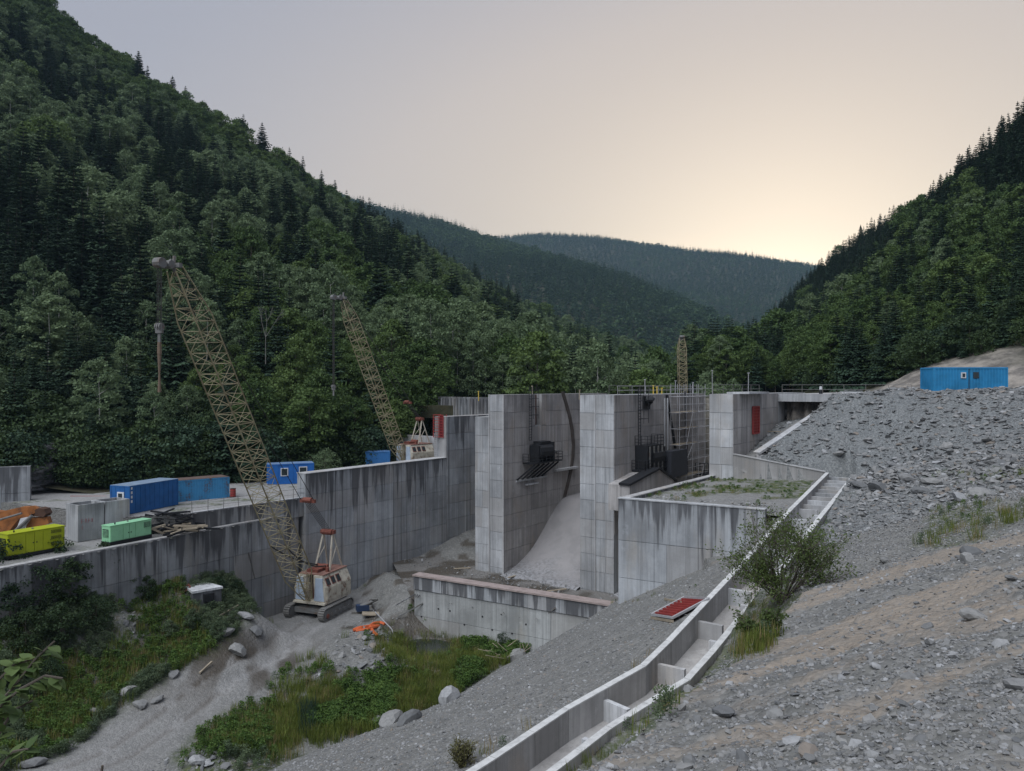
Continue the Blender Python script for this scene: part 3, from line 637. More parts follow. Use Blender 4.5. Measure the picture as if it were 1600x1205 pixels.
NEAR = [a for a in NEAR if not (1040 < 800+a[3]/a[4]*F < 1096 and a[4] < 152) and not (688 < 800+a[3]/a[4]*F < 800 and a[4] < 137) and not (655 < 800+a[3]/a[4]*F < 690 and a[4] < 122) and not (38 < 800+a[3]/a[4]*F < 112 and a[4] < 92 and a[8] == 0) and not (a[1] == 3 and 585 < 800+a[3]/a[4]*F < 700 and a[4] < 119)]
for a in NEAR:
    sz, k, ix, x, y, z, h, s, zone = a
    if CNT[k] < LIM[k] and sz > .03:
        CNT[k] += 1; cr, tr = SETS[k][ix % len(SETS[k])]
        t = thing(NM[k], (x, y, z), LB[(k, zone)], ('spruce', 'tree', 'birch')[k], 'trees of the %s hillside forest' % ('left', 'right')[zone])
        t.scale = (h*s, h*s, h); t.rotation_euler = (0, 0, ix*1.7+x)
        link('crown', cr, t); link('trunk', tr, t)
    else: REST.append(a)
ARR = np.array([[a[3], a[4], a[5], a[6], a[7], a[1], a[2]] for a in REST])
c_near = proto_collection('forest_trees', [*SPR, *BRO, *BIR, *BSH])
idx = np.where(ARR[:, 5] == 0, ARR[:, 6] % 4, np.where(ARR[:, 5] == 1, 4+ARR[:, 6] % 3, np.where(ARR[:, 5] == 2, 7+ARR[:, 6] % 2, 9+ARR[:, 6] % 3)))
forest_object('hillside_forest', ARR[:, :3], ARR[:, 3], ARR[:, 4], idx, c_near, 'mixed spruce and broadleaf forest mass on both valley sides', 'forest')
# far parts of both near hills and the two ridges
c_far = proto_collection('far_trees', [*FARS, *FARB])
PP = []
for G, u0, u1, Y0, Y1, sp, sd, pc in ((GL, 480, 1200, 560, 820, 5.2, 11, .3), (GR, 1060, 1690, 560, 800, 5.2, 12, .75)):
    X, Y, Z, rg = sample(G, u0, u1, Y0, Y1, sp, sd); H = rg.normal(15, 3, len(X)); v = visible(G, X, Y, Z, H)
    con = rg.random(len(X)) < np.clip(pc+fbm(X, Y, 60, 3, 31), .05, .95)
    PP.append(np.stack([X, Y, Z-.3, np.where(con, H*1.15, H*.85), .8+.5*rg.random(len(X)), np.where(con, 0, 2)+rg.integers(0, 2, len(X))], -1)[v])
A_ = np.concatenate(PP); forest_object('distant_hillside_forest', A_[:, :3], A_[:, 3], A_[:, 4], A_[:, 5], c_far, 'distant forest where both hillsides close the valley', 'forest')
for nm, G, u0, u1, Y0, Y1, sp, sd, pc, lab in (('spur_forest', G3, 300, 1260, 820, 2150, 9.0, 13, .85, 'dense conifer forest covering the nearer blue green ridge'), ('far_ridge_forest', G4, 640, 1500, 1300, 3300, 12.5, 14, .8, 'hazy conifer forest covering the farthest ridge')):
    X, Y, Z, rg = sample(G, u0, u1, Y0, Y1, sp, sd); H = rg.normal(20, 4, len(X)); v = visible(G, X, Y, Z, H)
    con = rg.random(len(X)) < np.clip(pc+fbm(X, Y, 260, 4, 33)*1.5, .05, .99)
    A_ = np.stack([X, Y, Z-.5, np.where(con, H*1.1, H*.8), .9+.5*rg.random(len(X)), np.where(con, 0, 2)+rg.integers(0, 2, len(X))], -1)[v]
    forest_object(nm, A_[:, :3], A_[:, 3], A_[:, 4], A_[:, 5], c_far, lab, 'forest')
print('near', len(NEAR), CNT, 'rest', len(REST), 'ridge', len(A_))
# haze that fills the valley
HAZE = 1.0e-4
hz = MB(); hz.box((300, 1700, 370), (5200, 3980, 812)); 
hm = bpy.data.materials.new('valley_haze'); hm.use_nodes = True; ht = hm.node_tree; ht.nodes.clear()
ho = ht.nodes.new('ShaderNodeOutputMaterial'); hv = ht.nodes.new('ShaderNodeVolumePrincipled'); hv.inputs['Density'].default_value = HAZE
hv.inputs['Color'].default_value = (.50, .74, .95, 1); hv.inputs['Anisotropy'].default_value = .2; ht.links.new(hv.outputs[0], ho.inputs['Volume'])
if HAZE > 0: tag(hz.build('haze', hm), 'thin blue evening haze filling the valley', 'haze', kind='stuff')
# ------------------------------------------------------------ concrete structures of the dam
def onS(u, v, s):                      # photograph pixel on the plane s = const -> (t, z)
    k = (u-800)/F; t = (k*(DO[1]+DA[1]*s)-(DO[0]+DA[0]*s))/(DB[0]-k*DB[1]); Y = DO[1]+DA[1]*s+DB[1]*t
    return t, -(v-H0)/F*Y
def splits(a, b, step, rg, jit=.12):
    n = max(1, int(round((b-a)/step))); q = np.linspace(a, b, n+1)
    q[1:-1] += rg.uniform(-jit, jit, n-1)*step; return q
def panels(parent, org, p0, d, L, z0, z1, pw, ph, nrm, mat, seed=0, gap=.042, th=.05, skip=None, top=None, ledge=0):
    """formwork lifts of a concrete face: one thin slab per panel, joints recessed"""
    rg = np.random.default_rng(seed); zs = splits(z0, z1, ph, rg, .06); n = 0
    for zi in range(len(zs)-1):
        xs = splits(0, L, pw, rg, .1)
        for xi in range(len(xs)-1):
            a, b, c, e = xs[xi], xs[xi+1], zs[zi], zs[zi+1]
            if skip and skip(a, b, c, e): continue
            t_ = th+rg.uniform(-.010, .010); g = gap/2; gv = gap*.22
            A = np.array(p0)+np.array(d)*(a+gv); B = np.array(p0)+np.array(d)*(b-gv); nn = np.array(nrm)*t_
            m = MB(); q = [(*A, 0), (*B, 0), (*(B+nn), 0), (*(A+nn), 0)]
            def zl(z, jitter): return [(x, y, z+jitter) for x, y, _ in q]
            m.hexa(zl(c+g, 0), zl(e-g if zi < len(zs)-2 else e, 0))
            m.build('concrete_panel', mat, parent, org, drop=z1 if top is None else top); n += 1
    return n
def root(name, loc, label, cat, group=None): return thing(name, loc, label, cat, group)
def seg(p, q):
    d = np.array(q[:2], float)-np.array(p[:2], float); L = float(np.hypot(*d)); return d/L, L
def wall_prism(m, p, q, th, z0, z1, side=1):
    """wall body from p to q; thickness to the left (side=1) or right of the run"""
    d, L = seg(p, q); n = np.array([-d[1], d[0]])*th*side; P = [p[:2], q[:2], (q[0]+n[0], q[1]+n[1]), (p[0]+n[0], p[1]+n[1])]
    if side < 0: P = P[::-1]
    if hasattr(z0, '__len__') or hasattr(z1, '__len__'):
        z0 = z0 if hasattr(z0, '__len__') else (z0, z0); z1 = z1 if hasattr(z1, '__len__') else (z1, z1)
        za = [z0[0], z0[1], z0[1], z0[0]]; zb = [z1[0], z1[1], z1[1], z1[0]]
        if side < 0: za = za[::-1]; zb = zb[::-1]
        m.prism(P, za, zb)
    else: m.prism(P, z0, z1)
def drect(m, s0, s1, t0, t1, z0, z1): m.prism([D(s0, t0), D(s1, t0), D(s1, t1), D(s0, t1)], z0, z1)

PT = -.95
# left pier of the spillway
o = D(-2.1, 0, -22); lp = root('spillway_pier', o, 'pale concrete spillway pier with stepped shoulder, left of the open chute', 'concrete pier', 'spillway piers')
ta, za = onS(836, 620, 0); tb, zb = onS(846, 664, 0)
m = MB(); drect(m, -4.21, -2.06, 0, 24.5, -23.5, -3.6); drect(m, -2.06, 0, 0, ta, -23.5, PT); drect(m, -2.06, -.9, ta, tb, -23.5, PT); drect(m, -.9, 0, ta, tb, -23.5, zb); drect(m, -2.06, 0, tb, 24.5, -23.5, PT)
m.build('pier_core', M['conc'], lp, o, drop=PT)
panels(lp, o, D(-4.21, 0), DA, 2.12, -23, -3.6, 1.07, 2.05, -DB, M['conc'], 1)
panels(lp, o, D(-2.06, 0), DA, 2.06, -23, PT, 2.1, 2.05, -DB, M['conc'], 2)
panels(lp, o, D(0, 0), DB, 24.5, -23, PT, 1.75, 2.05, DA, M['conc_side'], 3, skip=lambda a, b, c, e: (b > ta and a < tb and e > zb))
for (a, b) in ((.06, ta), (tb, 24.5)):
    if b-a > 3: pass
m = MB(); drect(m, -2.12, -1.98, -.14, -.062, -23, PT+.02); drect(m, -.08, .09, -.14, -.062, -23, PT+.01); m.build('edge_strip', M['conc_pale'], lp, o, drop=PT)
m = MB(); drect(m, -.85, -.75, ta, tb, zb, PT-.05); m.build('recess_plate', plain('rusty_plate', (.13, .07, .055), .8, dirt=.6), lp, o)
# panels round the recess
panels(lp, o, D(0, ta-1.6), DB, 1.58, zb, PT, 1.6, 2.0, DA*1.06, M['conc_side'], 5); panels(lp, o, D(0, tb+.02), DB, 1.2, zb, PT, 1.2, 2.0, DA*1.06, M['conc_side'], 6)
# curved steel gate track and its seat
trk = [onS(u, v, .1) for u, v in ((879, 612), (885, 632), (890, 650), (894, 672), (896, 695), (895, 715), (892, 735), (887, 757), (882, 776))]
m = MB()
for (t0, z0), (t1, z1) in zip(trk[:-1], trk[1:]):
    m.hexa([D(.02, t0-.33, z0), D(.16, t0-.33, z0), D(.16, t0+.33, z0), D(.02, t0+.33, z0)], [D(.02, t1-.33, z1), D(.16, t1-.33, z1), D(.16, t1+.33, z1), D(.02, t1+.33, z1)])
m.build('gate_track', plain('dark_track_steel', (.09, .075, .065), .7, dirt=.5, rust=(.12, .06, .035), rustamt=.35), lp, o)
tq, zq = onS(864, 735, 0); tr_, zr = onS(898, 733, 0)
m = MB(); drect(m, .05, .55, tq, tr_, zq-.15, zq+.12); m.build('concrete_ledge', M['conc_pale'], lp, o, drop=zq)
tq, zq = onS(820, 757, 0); tr_, zr = onS(838, 755, 0)
m = MB(); drect(m, .05, .4, tq, tr_, zq-.1, zq+.08); m.build('concrete_ledge', M['conc_pale'], lp, o, drop=zq)
# right pier
o = D(12.3, 0, -22); rp = root('spillway_pier', o, 'pale concrete spillway pier with scaffolding and black gate machinery on its right face', 'concrete pier', 'spillway piers')
m = MB(); drect(m, 10.3, 14.4, 0, 24.5, -24, PT+.05); m.build('pier_core', M['conc'], rp, o, drop=PT)
panels(rp, o, D(10.3, 0), DA, 1.86, -23.5, PT+.05, 1.86, 1.9, -DB, M['conc'], 11)
panels(rp, o, D(12.24, 0), DA, 2.16, -23.5, PT+.05, 1.08, 1.9, -DB, M['conc'], 12)
panels(rp, o, D(14.4, 0), DB, 24.5, -15.5, PT+.05, 2.2, 1.9, DA, M['conc_side'], 13)
panels(rp, o, D(10.3, 24.5), -DB, 24.5, -15.5, PT+.05, 3.4, 3.0, -DA, M['conc_side'], 14)
m = MB(); drect(m, 12.17, 12.25, -.15, 0, -23.5, PT+.06); m.build('edge_strip', M['conc_pale'], rp, o, drop=PT)
# steel rails of the gate on the pier's right face
for uu, vv, u2, v2 in ((1041, 617, 1054, 700), (1070, 612, 1073, 745)):
    a = onS(uu, vv, 14.5); b = onS(u2, v2, 14.5); m = MB(); m.beam(D(14.55, *a), D(14.55, *b), .34, .2); m.build('gate_track', M.get('blk') or plain('black_steel', (.02, .021, .024), .55, dirt=.2), rp, o)
m = MB(); a = onS(1036, 622, 14.5); b = onS(1036, 704, 14.5); m.bar(D(14.7, a[0], a[1]), D(14.7, b[0], b[1]), .09); m.bar(D(14.7, a[0]+.8, a[1]), D(14.7, b[0]+.8, b[1]), .09); m.build('guide_pipe', M['conc_pale'], rp, o)
# right abutment
AZ = -.72
o = D(25.9, 0, -9); ra = root('dam_abutment', o, 'pale square concrete abutment where the rock fill meets the spillway', 'abutment')
m = MB(); drect(m, 24.8, 27.1, 0, 17, -14, AZ); drect(m, 24.8, 27.1, 17, 24.5, -14, AZ); m.build('abutment_core', M['conc'], ra, o, drop=AZ)
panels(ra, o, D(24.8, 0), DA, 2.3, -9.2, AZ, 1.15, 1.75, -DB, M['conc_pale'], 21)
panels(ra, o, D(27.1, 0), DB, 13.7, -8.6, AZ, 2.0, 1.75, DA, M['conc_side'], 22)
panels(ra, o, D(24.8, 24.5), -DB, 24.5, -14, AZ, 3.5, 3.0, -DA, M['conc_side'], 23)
m = MB(); a = onS(1171, 612, 27.1); m.box((*D(27.0, a[0]), AZ+.1), (2.2, 6, .18), rz=-TH+R(0)); m.build('roof_slab', M['conc_pale'], ra, o, drop=0)
# crest wall with its overhanging parapet and bridge soffit
o = D(33, 14, -5); cw = root('crest_wall', o, 'pale concrete crest parapet with a dark shaded soffit above the rock fill', 'wall')
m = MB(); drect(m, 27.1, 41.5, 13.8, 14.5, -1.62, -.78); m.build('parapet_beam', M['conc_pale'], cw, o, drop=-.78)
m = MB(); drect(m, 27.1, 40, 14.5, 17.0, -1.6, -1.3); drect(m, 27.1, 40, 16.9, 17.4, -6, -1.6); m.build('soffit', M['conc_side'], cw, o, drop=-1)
m = MB(); drect(m, 27.1, 40, 16.4, 16.9, -3.2, -2.55); drect(m, 30.1, 30.6, 16.5, 16.9, -6, -3.2); m.build('lower_beam', M['conc'], cw, o, drop=-2.5)
m = MB(); drect(m, 27.3, 30.0, 16.75, 16.88, -5.2, -3.2); m.build('opening_shade_plate', plain('opening_shade', (.03, .03, .032), .7), cw, o)  # black plate painted in as the dark of a wall opening
# crest deck
m = MB(); m.prism([D(27.1, 14.5), D(41.5, 14.5), D(41.5, 40), D(27.1, 40)], -1.28, -.82); m.prism([D(41.5, 12), D(110, 12), D(110, 40), D(41.5, 40)], -1.28, -.62); tag(m.build('crest_road', M['conc_plain'], drop=0), kind='structure')
# long stained wall on the left, lower part, raised part
HZ = -9.55
o = D(-15, -5, -16); lw = root('training_wall', o, 'long grey concrete wall streaked with black drips behind the crawler crane', 'wall')
m = MB(); drect(m, -15.9, -14.5, -16.7, 6.55, -25.5, HZ); m.build('wall_core', M['conc_wall'], lw, o, drop=HZ)
panels(lw, o, D(-14.5, -16.7), DB, 23.2, -25, HZ, 3.1, 2.3, DA, M['conc_wall'], 31)
panels(lw, o, D(-15.9, -16.7), DA, 1.4, -25, HZ, 1.4, 2.3, -DB, M['conc_wall'], 32)
m = MB(); drect(m, -16.0, -14.38, -16.78, 6.5, HZ, HZ+.07); m.build('coping', M['conc_pale'], lw, o, drop=HZ+.1)
o = D(-15, 14, -14); lw2 = root('raised_abutment_wall', o, 'tall grey concrete wall between the red formwork tower and the stepped pier', 'wall')
m = MB(); drect(m, -16.6, -14.5, 6.55, 24.5, -25.5, -4.05); m.build('wall_core', M['conc_side'], lw2, o, drop=-4)
panels(lw2, o, D(-14.5, 6.6), DB, 17.9, -25, -4.05, 2.6, 2.3, DA, M['conc_wall'], 33)
panels(lw2, o, D(-16.6, 6.55), DA, 2.1, HZ, -6.9, 1.05, 2.6, -DB, M['conc'], 34); panels(lw2, o, D(-15.6, 6.55), DA, 1.1, -6.9, -4.05, 1.1, 2.6, -DB, M['conc_side'], 35)
m = MB(); drect(m, -14.44, -13.9, 17.5, 22, -4.6, -4.05); m.build('bracket_slab', M['conc_side'], lw2, o, drop=-4)
# front sill wall of the stilling basin
BA = np.array([-9.96, 77.3]); BB = np.array([12.9, 64.3]); bd, bL = seg(BA, BB); bn = np.array([bd[1], -bd[0]])   # towards the camera
if bn[1] > 0: bn = -bn
o = (*(BA+BB)/2, -22); sw = root('basin_sill_wall', o, 'low pale concrete sill wall with a brown cap across the basin outlet', 'wall')
m = MB(); wall_prism(m, BA, BB, .75, -26.5, -19.35, 1); m.build('wall_core', M['conc_pale'], sw, o, drop=-19.3)
panels(sw, o, BA, bd, bL, -26.3, -20.75, 5.4, 2.8, bn, M['conc_sill'], 41, top=-14)
panels(sw, o, BA-bd*.03, bd, bL, -20.7, -19.35, 3.3, 1.4, bn*3.2, M['conc_wall'], 42)
m = MB(); wall_prism(m, BA-bd*.1-bn*-.3, BB-bn*-.3, 1.25, -19.35, -19.2, 1); m.build('cap', plain('brown_capping', (.33, .27, .25), .85, dirt=.5), sw, o)
blackm = M['blk'] = plain('black_steel', (.02, .021, .024), .55, dirt=.2)
for k in (.9, 3.0, 4.4, 6.1, 8.2, 9.3, 11.5, 13.0):
    m = MB(); c = BA+bd*k; z = -22.3-(1.1 if int(k*10) % 2 else 0); m.bar((*c, z), (*(c+bn*.09), z), .09, 8); m.build('tie_hole_shade', blackm, sw, o)  # black studs stand for the shade inside the form holes
for k in range(3):
    m = MB(); c = BA+bd*(.15+k*.28)+bn*.1; m.bar((*c, -21.2), (*(c+bn*(.3 if k else 1.5)-bd*(0 if k else 1.4)), -21.4-(0 if k else .8)), .05, 6); m.build('drain_pipe', M['conc_dark'], sw, o)
# block wall of the gravel-filled terrace
K1 = np.array([8.18, 57.8]); K2 = np.array([17.6, 52.45]); K3 = np.array([19.0, 72.7]); BZ = -8.58
kd, kL = seg(K1, K2); kn = np.array([kd[1], -kd[0]]);
o = (13, 55, -12); bw = root('terrace_retaining_wall', o, 'grey concrete retaining wall with black streaks holding the gravel terrace', 'wall')
m = MB(); wall_prism(m, K1, K2, .5, -18, BZ, 1)
lD, lL = seg(K1, K3); wall_prism(m, K1+lD*.5, K3, .55, -23, (BZ, BZ), -1); m.build('wall_core', M['conc_wall'], bw, o, drop=BZ)
panels(bw, o, K1, kd, kL, -17.8, BZ, 3.6, 2.9, kn, M['conc_wall'], 51); panels(bw, o, K1, lD, lL, -23, BZ, 3.0, 2.4, np.array([-lD[1], lD[0]]), M['conc_wall'], 52)
m = MB(); wall_prism(m, K1-kd*.1-np.array([-kd[1], kd[0]])*.1, K2-np.array([-kd[1], kd[0]])*.1, .62, BZ, BZ+.08, 1); m.build('coping', M['conc_pale'], bw, o, drop=BZ)
m = MB(); wall_prism(m, K1+lD*.6-np.array([-lD[1], lD[0]])*-.06, K3-np.array([-lD[1], lD[0]])*-.06, .66, BZ, BZ+.075, -1); m.build('coping', M['conc_plain'], bw, o, drop=BZ)
# gravel fill of the terrace
def patch(name, P4, n1, n2, mat, amp, seed, attrs, kind='structure'):
    a, b, c, d = [np.array(p, float) for p in P4]; s, t = np.meshgrid(np.linspace(0, 1, n1), np.linspace(0, 1, n2)); s = s[..., None]; t = t[..., None]
    V = (a*(1-s)+b*s)*(1-t)+(d*(1-s)+c*s)*t; V[..., 2] += (fbm(V[..., 0], V[..., 1], 3, 4, seed)+.3*fbm(V[..., 0], V[..., 1], .5, 3, seed+5))*amp
    idx = np.arange(n1*n2).reshape(n2, n1); Q = np.stack([idx[:-1, :-1], idx[:-1, 1:], idx[1:, 1:], idx[1:, :-1]], -1).reshape(-1, 4)
    A = {k: np.zeros(n1*n2) for k in ('grass', 'road', 'wet', 'tan', 'shale', 'valley')}
    for k, fn in attrs.items(): A[k] = (fn(V[..., 0], V[..., 1])*np.ones((n2, n1))).ravel()
    me = mesh_np(name, V.reshape(-1, 3), Q, mat, A); o = link(name, me)
    return tag(o, kind=kind)
patch('terrace_fill', [(*K1+kd*.4+lD*.4, -8.9), (*K2+np.array([1.5, -.6]), -8.95), (27.9, 67, -8.25), (19.3, 73.2, -8.75)], 160, 180, M['ground'], .16, 301,
      dict(road=lambda x, y: .35, grass=lambda x, y: sstep(.0, .3, fbm(x, y, 3.5, 3, 305)+.15*(y > 62))))
# sloping drain walls from the abutment to the stepped channel
RA0 = np.array(D(27.1, 0)); C0 = np.array(CH[1][:2])
o = (24, 69, -7); dw = root('drain_wall', o, 'tapered concrete drain wall between the square abutment and the stepped channel', 'wall')
m = MB(); wall_prism(m, RA0, C0+np.array([.0, .0]), .3, (-9.8, -9.6), (-6.42, -7.5), 1); m.build('wall_body', M['conc_plain'], dw, o, drop=-6)
m = MB(); wall_prism(m, RA0-np.array([.05, .05]), C0-np.array([.05, .05]), .42, (-6.42, -7.5), (-6.34, -7.42), 1); m.build('coping', M['conc_pale'], dw, o, drop=-6)
q0 = ray(1182, 709, 70.6); q1 = ray(1292, 737, 67.2); q2 = ray(1302, 629, 76.4)
m = MB(); wall_prism(m, q0, q1, .4, (q0[2]-1.3, q1[2]-1.3), (q0[2], q1[2]), 1); m.build('wall_body', M['conc_pale'], dw, o, drop=-5)
q3 = np.array(CH[1][:2])+np.array([1.75, -1.2])
m = MB(); m.hexa([(*C0, -9.4), (*q3, -9.4), (q3[0]+.3, q3[1]+.4, -9.4), (C0[0]+.3, C0[1]+.4, -9.4)], [(*C0, -7.9), (*q3, -7.9), (q3[0]+.3, q3[1]+.4, -7.9), (C0[0]+.3, C0[1]+.4, -7.9)]); m.build('end_wall', M['conc'], dw, o, drop=-7)
m = MB(); n_ = 10
for k in range(n_):
    a = q0+(q2-q0)*(k/n_); b = q0+(q2-q0)*((k+1)/n_); m2 = MB(); m2.beam(a+np.array([0, 0, .04]), b+np.array([0, 0, .04])-(b-a)*.02, .75, .22); m2.build('kerb_block', M['conc_pale'], dw, o, drop=0)
# floor of the drain beside the abutment
patch('drain_floor', [(*RA0, -7.6), (*C0, -8.9), (q1[0], q1[1], -8.6), (q0[0]+.1, q0[1], -7.5)], 30, 12, M['ground'], .04, 311, dict(road=lambda x, y: .9))
a_ = D(27.15, 13.7); patch('abutment_apron', [(*RA0, -7.4), (q0[0], q0[1], q0[2]-.35), (q2[0], q2[1], q2[2]-.5), (*a_, -4.6)], 20, 60, M['ground'], .06, 312, dict(road=lambda x, y: .5))
# chutes
prof = [(-3.0, -22.9), (-.6, -21.75), (.2, -21.55)] + [onS(u, v, 0) for u, v in ((800, 890), (814, 876), (832, 856), (848, 828), (862, 802), (872, 786), (881, 776))] + [(17.5, -14.2), (24.3, -14.4)]
def chute(s0, s1, lab, shift=0):
    V = []; Q = []; ns = 26; A = []
    pt = np.array([(a+shift, b) for a, b in prof[:-1]]+[(max(24.3, 18.5+shift), -14.4)]); tt = np.linspace(pt[0, 0], pt[-1, 0], 70); zz = np.interp(tt, pt[:, 0], pt[:, 1])
    zz = np.convolve(np.pad(zz, 2, 'edge'), np.ones(5)/5, 'valid')
    S, T = np.meshgrid(np.linspace(s0, s1, ns), tt); Z = np.repeat(zz[:, None], ns, 1)
    rub = sstep(6.5, 1.0, T-shift*.9+(S-s0)*.25+fbm(S, T, 2, 3, 7)*4); Z = Z+rub*(.08+fbm(S, T, .8, 3, 17)*.28)
    P = DO+S[..., None]*DA+T[..., None]*DB; V = np.concatenate([P, Z[..., None]], -1).reshape(-1, 3); idx = np.arange(len(V)).reshape(len(tt), ns)
    Q = np.stack([idx[:-1, :-1], idx[:-1, 1:], idx[1:, 1:], idx[1:, :-1]], -1).reshape(-1, 4)
    return link('spillway_chute', mesh_np('spillway_chute', V, Q, M['chute'], dict(rubble=rub.ravel(), drop=np.full(len(V), 9.))))
t = NT('chute_concrete'); p = t.pos(); n = t.noise(p, .35, 5); n2 = t.noise(p, 5, 5)
c = t.mix(t.rng(n, .3, .7), (.25, .24, .238, 1), (.285, .272, .27, 1)); c = t.mix(t.rng(n2, .5, .8, 0, .2), c, (.2, .2, .2, 1)); c = t.mix(t.rng(t.noise(t.pos((.9, .9, .1)), .5, 4), .5, .62, 0, .35), c, (.19, .185, .185, 1))
c = t.mix(t.rng(t.noise(t.pos((1, 1, .2)), .8, 4), .55, .7, 0, .35), c, (.22, .215, .22, 1))
c = t.mix(t.attr('rubble'), c, t.mix(t.rng(t.noise(p, 3, 6, .7), .35, .6), (.10, .10, .10, 1), (.27, .27, .28, 1))); t.bump(n2, .1, .01); M['chute'] = t.color(c)
for s0, s1, l in ((0.02, 10.28, 'smooth curved concrete chute between the two tall piers'), (-14.45, -4.25, 'rubble covered chute in the shade left of the stepped pier'), (14.45, 24.75, 'concrete chute behind the right pier under the black gate')):
    c_ = chute(s0, s1, l, 9.5 if s0 < 0 else 0); tag(c_, l, 'spillway chute', 'spillway chutes')
m = MB(); drect(m, -14.4, -4.25, 23, 24, -20, -6); drect(m, .1, 10.2, 23.5, 24.2, -16, PT-.4); bb = m.build('breast_wall', M['conc_side'], drop=0); tag(bb, 'shaded concrete breast wall at the upstream end of the chutes', 'wall')
# muddy basin floor
def mud(x, y): return sstep(-.1, .25, fbm(x, y, 3.5, 3, 402)+.12)
patch('basin_floor', [(-10.3, 77.8, -21.85), (13.0, 64.9, -21.85), (33, 86, -21.75), (-19, 108, -21.7)], 120, 120, M['ground'], .22, 401, dict(wet=lambda x, y: .55+mud(x, y)*.45, road=lambda x, y: 1-mud(x, y)))
# upstream walls on the left, seen over the site
def far_wall(name, a, b, th, z0, z1, mat, label, pw, ph, seed):
    a = np.array(a[:2]); b = np.array(b[:2]); o = (*(a+b)/2, z0); r_ = root(name, o, label, 'wall'); m = MB(); wall_prism(m, a, b, th, z0, z1, 1); m.build('wall_core', mat, r_, o, drop=z1)
    d, L = seg(a, b); panels(r_, o, a, d, L, z0, z1, pw, ph, np.array([d[1], -d[0]]), mat, seed, top=z1); return r_, o
a = ray(676, 620, 124); b = ray(775, 620, 112); ww, wo = far_wall('upstream_wing_wall', a, b, .8, -9, -1.65, M['conc_dark'], 'dark streaked wall of upright concrete ribs at the forest edge behind the stepped pier', 3.2, 9, 61)
d, L = seg(a, b)
for k in range(int(L/.8)):
    m = MB(); c = a[:2]+d*(k*.8+.3)+np.array([d[1], -d[0]])*.14; m.beam((*c, -8.9), (*c, -1.8-.1*(k % 2)), .3, .18); m.build('rib', M['conc_dark'], ww, wo, drop=-1.6)
far_wall('pale_parapet_wall', ray(592, 684, 118), ray(690, 680, 109), .6, -12.5, -7.3, M['conc_pale'], 'pale low wall behind the distant crawler crane', 3.2, 2.6, 62)
far_wall('tall_free_standing_wall', ray(-70, 728, 78), ray(47, 731, 81), 1.0, -14.2, -8.55, M['conc_wall'], 'weathered tall concrete wall end behind the orange digger', 1.7, 2.7, 63)
# terraces: retaining walls and yards
WA0 = rayz(-120, 912, -13.8); WA1 = rayz(466, 802, -13.8); W20 = rayz(300, 802, -12.15); W21 = rayz(478, 777, -12.15)
r_, o = far_wall('lower_terrace_wall', WA0, WA1, .5, -25.5, -13.8, M['conc_dark'], 'long dark stained retaining wall below the two generators', 4.2, 2.9, 64)
m = MB(); wall_prism(m, WA0, WA1, .62, -13.8, -13.72, 1); m.build('coping', M['conc_plain'], r_, o, drop=0)
r_, o = far_wall('upper_terrace_wall', W20, W21, .4, -14.2, -12.15, M['conc_dark'], 'short dark stained wall stepping up to the container road', 3.6, 1.8, 65)
m = MB(); wall_prism(m, W20, W21, .45, -12.15, -12.09, 1); m.build('coping', M['conc_pale'], r_, o, drop=0)
def yard(name, poly, z, seed, rd):
    x0, x1 = min(p[0] for p in poly), max(p[0] for p in poly); y0, y1 = min(p[1] for p in poly), max(p[1] for p in poly); n1 = int((x1-x0)/.35); n2 = int((y1-y0)/.35)
    X, Y = np.meshgrid(np.linspace(x0, x1, n1), np.linspace(y0, y1, n2)); ins = np.zeros(X.shape, bool)
    for i in range(len(poly)):
        a, b = poly[i], poly[(i+1) % len(poly)]; ins ^= ((a[1] > Y) != (b[1] > Y)) & (X < (b[0]-a[0])*(Y-a[1])/(b[1]-a[1]+1e-12)+a[0])
    Z = z+fbm(X, Y, 4, 4, seed)*.05; idx = np.arange(n1*n2).reshape(n2, n1); Q = np.stack([idx[:-1, :-1], idx[:-1, 1:], idx[1:, 1:], idx[1:, :-1]], -1); Q = Q[ins[:-1, :-1]].reshape(-1, 4)
    V = np.stack([X, Y, Z], -1).reshape(-1, 3); us_, inv = np.unique(Q, return_inverse=True); g = sstep(.18, .4, fbm(X, Y, 3, 4, seed+3)).ravel()[us_]*.8
    zr_ = np.zeros(len(us_)); tag(link(name, mesh_np(name, V[us_], inv.reshape(-1, 4), M['ground'], dict(grass=g, road=zr_+rd, wet=zr_, tan=zr_, shale=zr_, valley=zr_))), kind='structure')
yard('generator_yard', [tuple(WA0[:2]), tuple(WA1[:2]), tuple(W21[:2]), tuple(W20[:2]), (-36, 70.3), (-62, 84), (-85, 60)], -13.85, 501, 1.0)
yard('container_road', [tuple(W20[:2]), tuple(W21[:2]), D(-15.9, -16.5), D(-16, 24), (-8, 130), (-30, 118), (-60, 100), (-62, 84), (-36, 70.3)], -12.2, 502, 1.1)
m = MB(); wall_prism(m, (-62, 84), (-36, 70.3), .3, -14, -12.25, 1); wall_prism(m, (-36, 70.3), W20, .3, -14, -12.25, 1); tag(m.build('yard_bank', M['ground']), kind='structure')

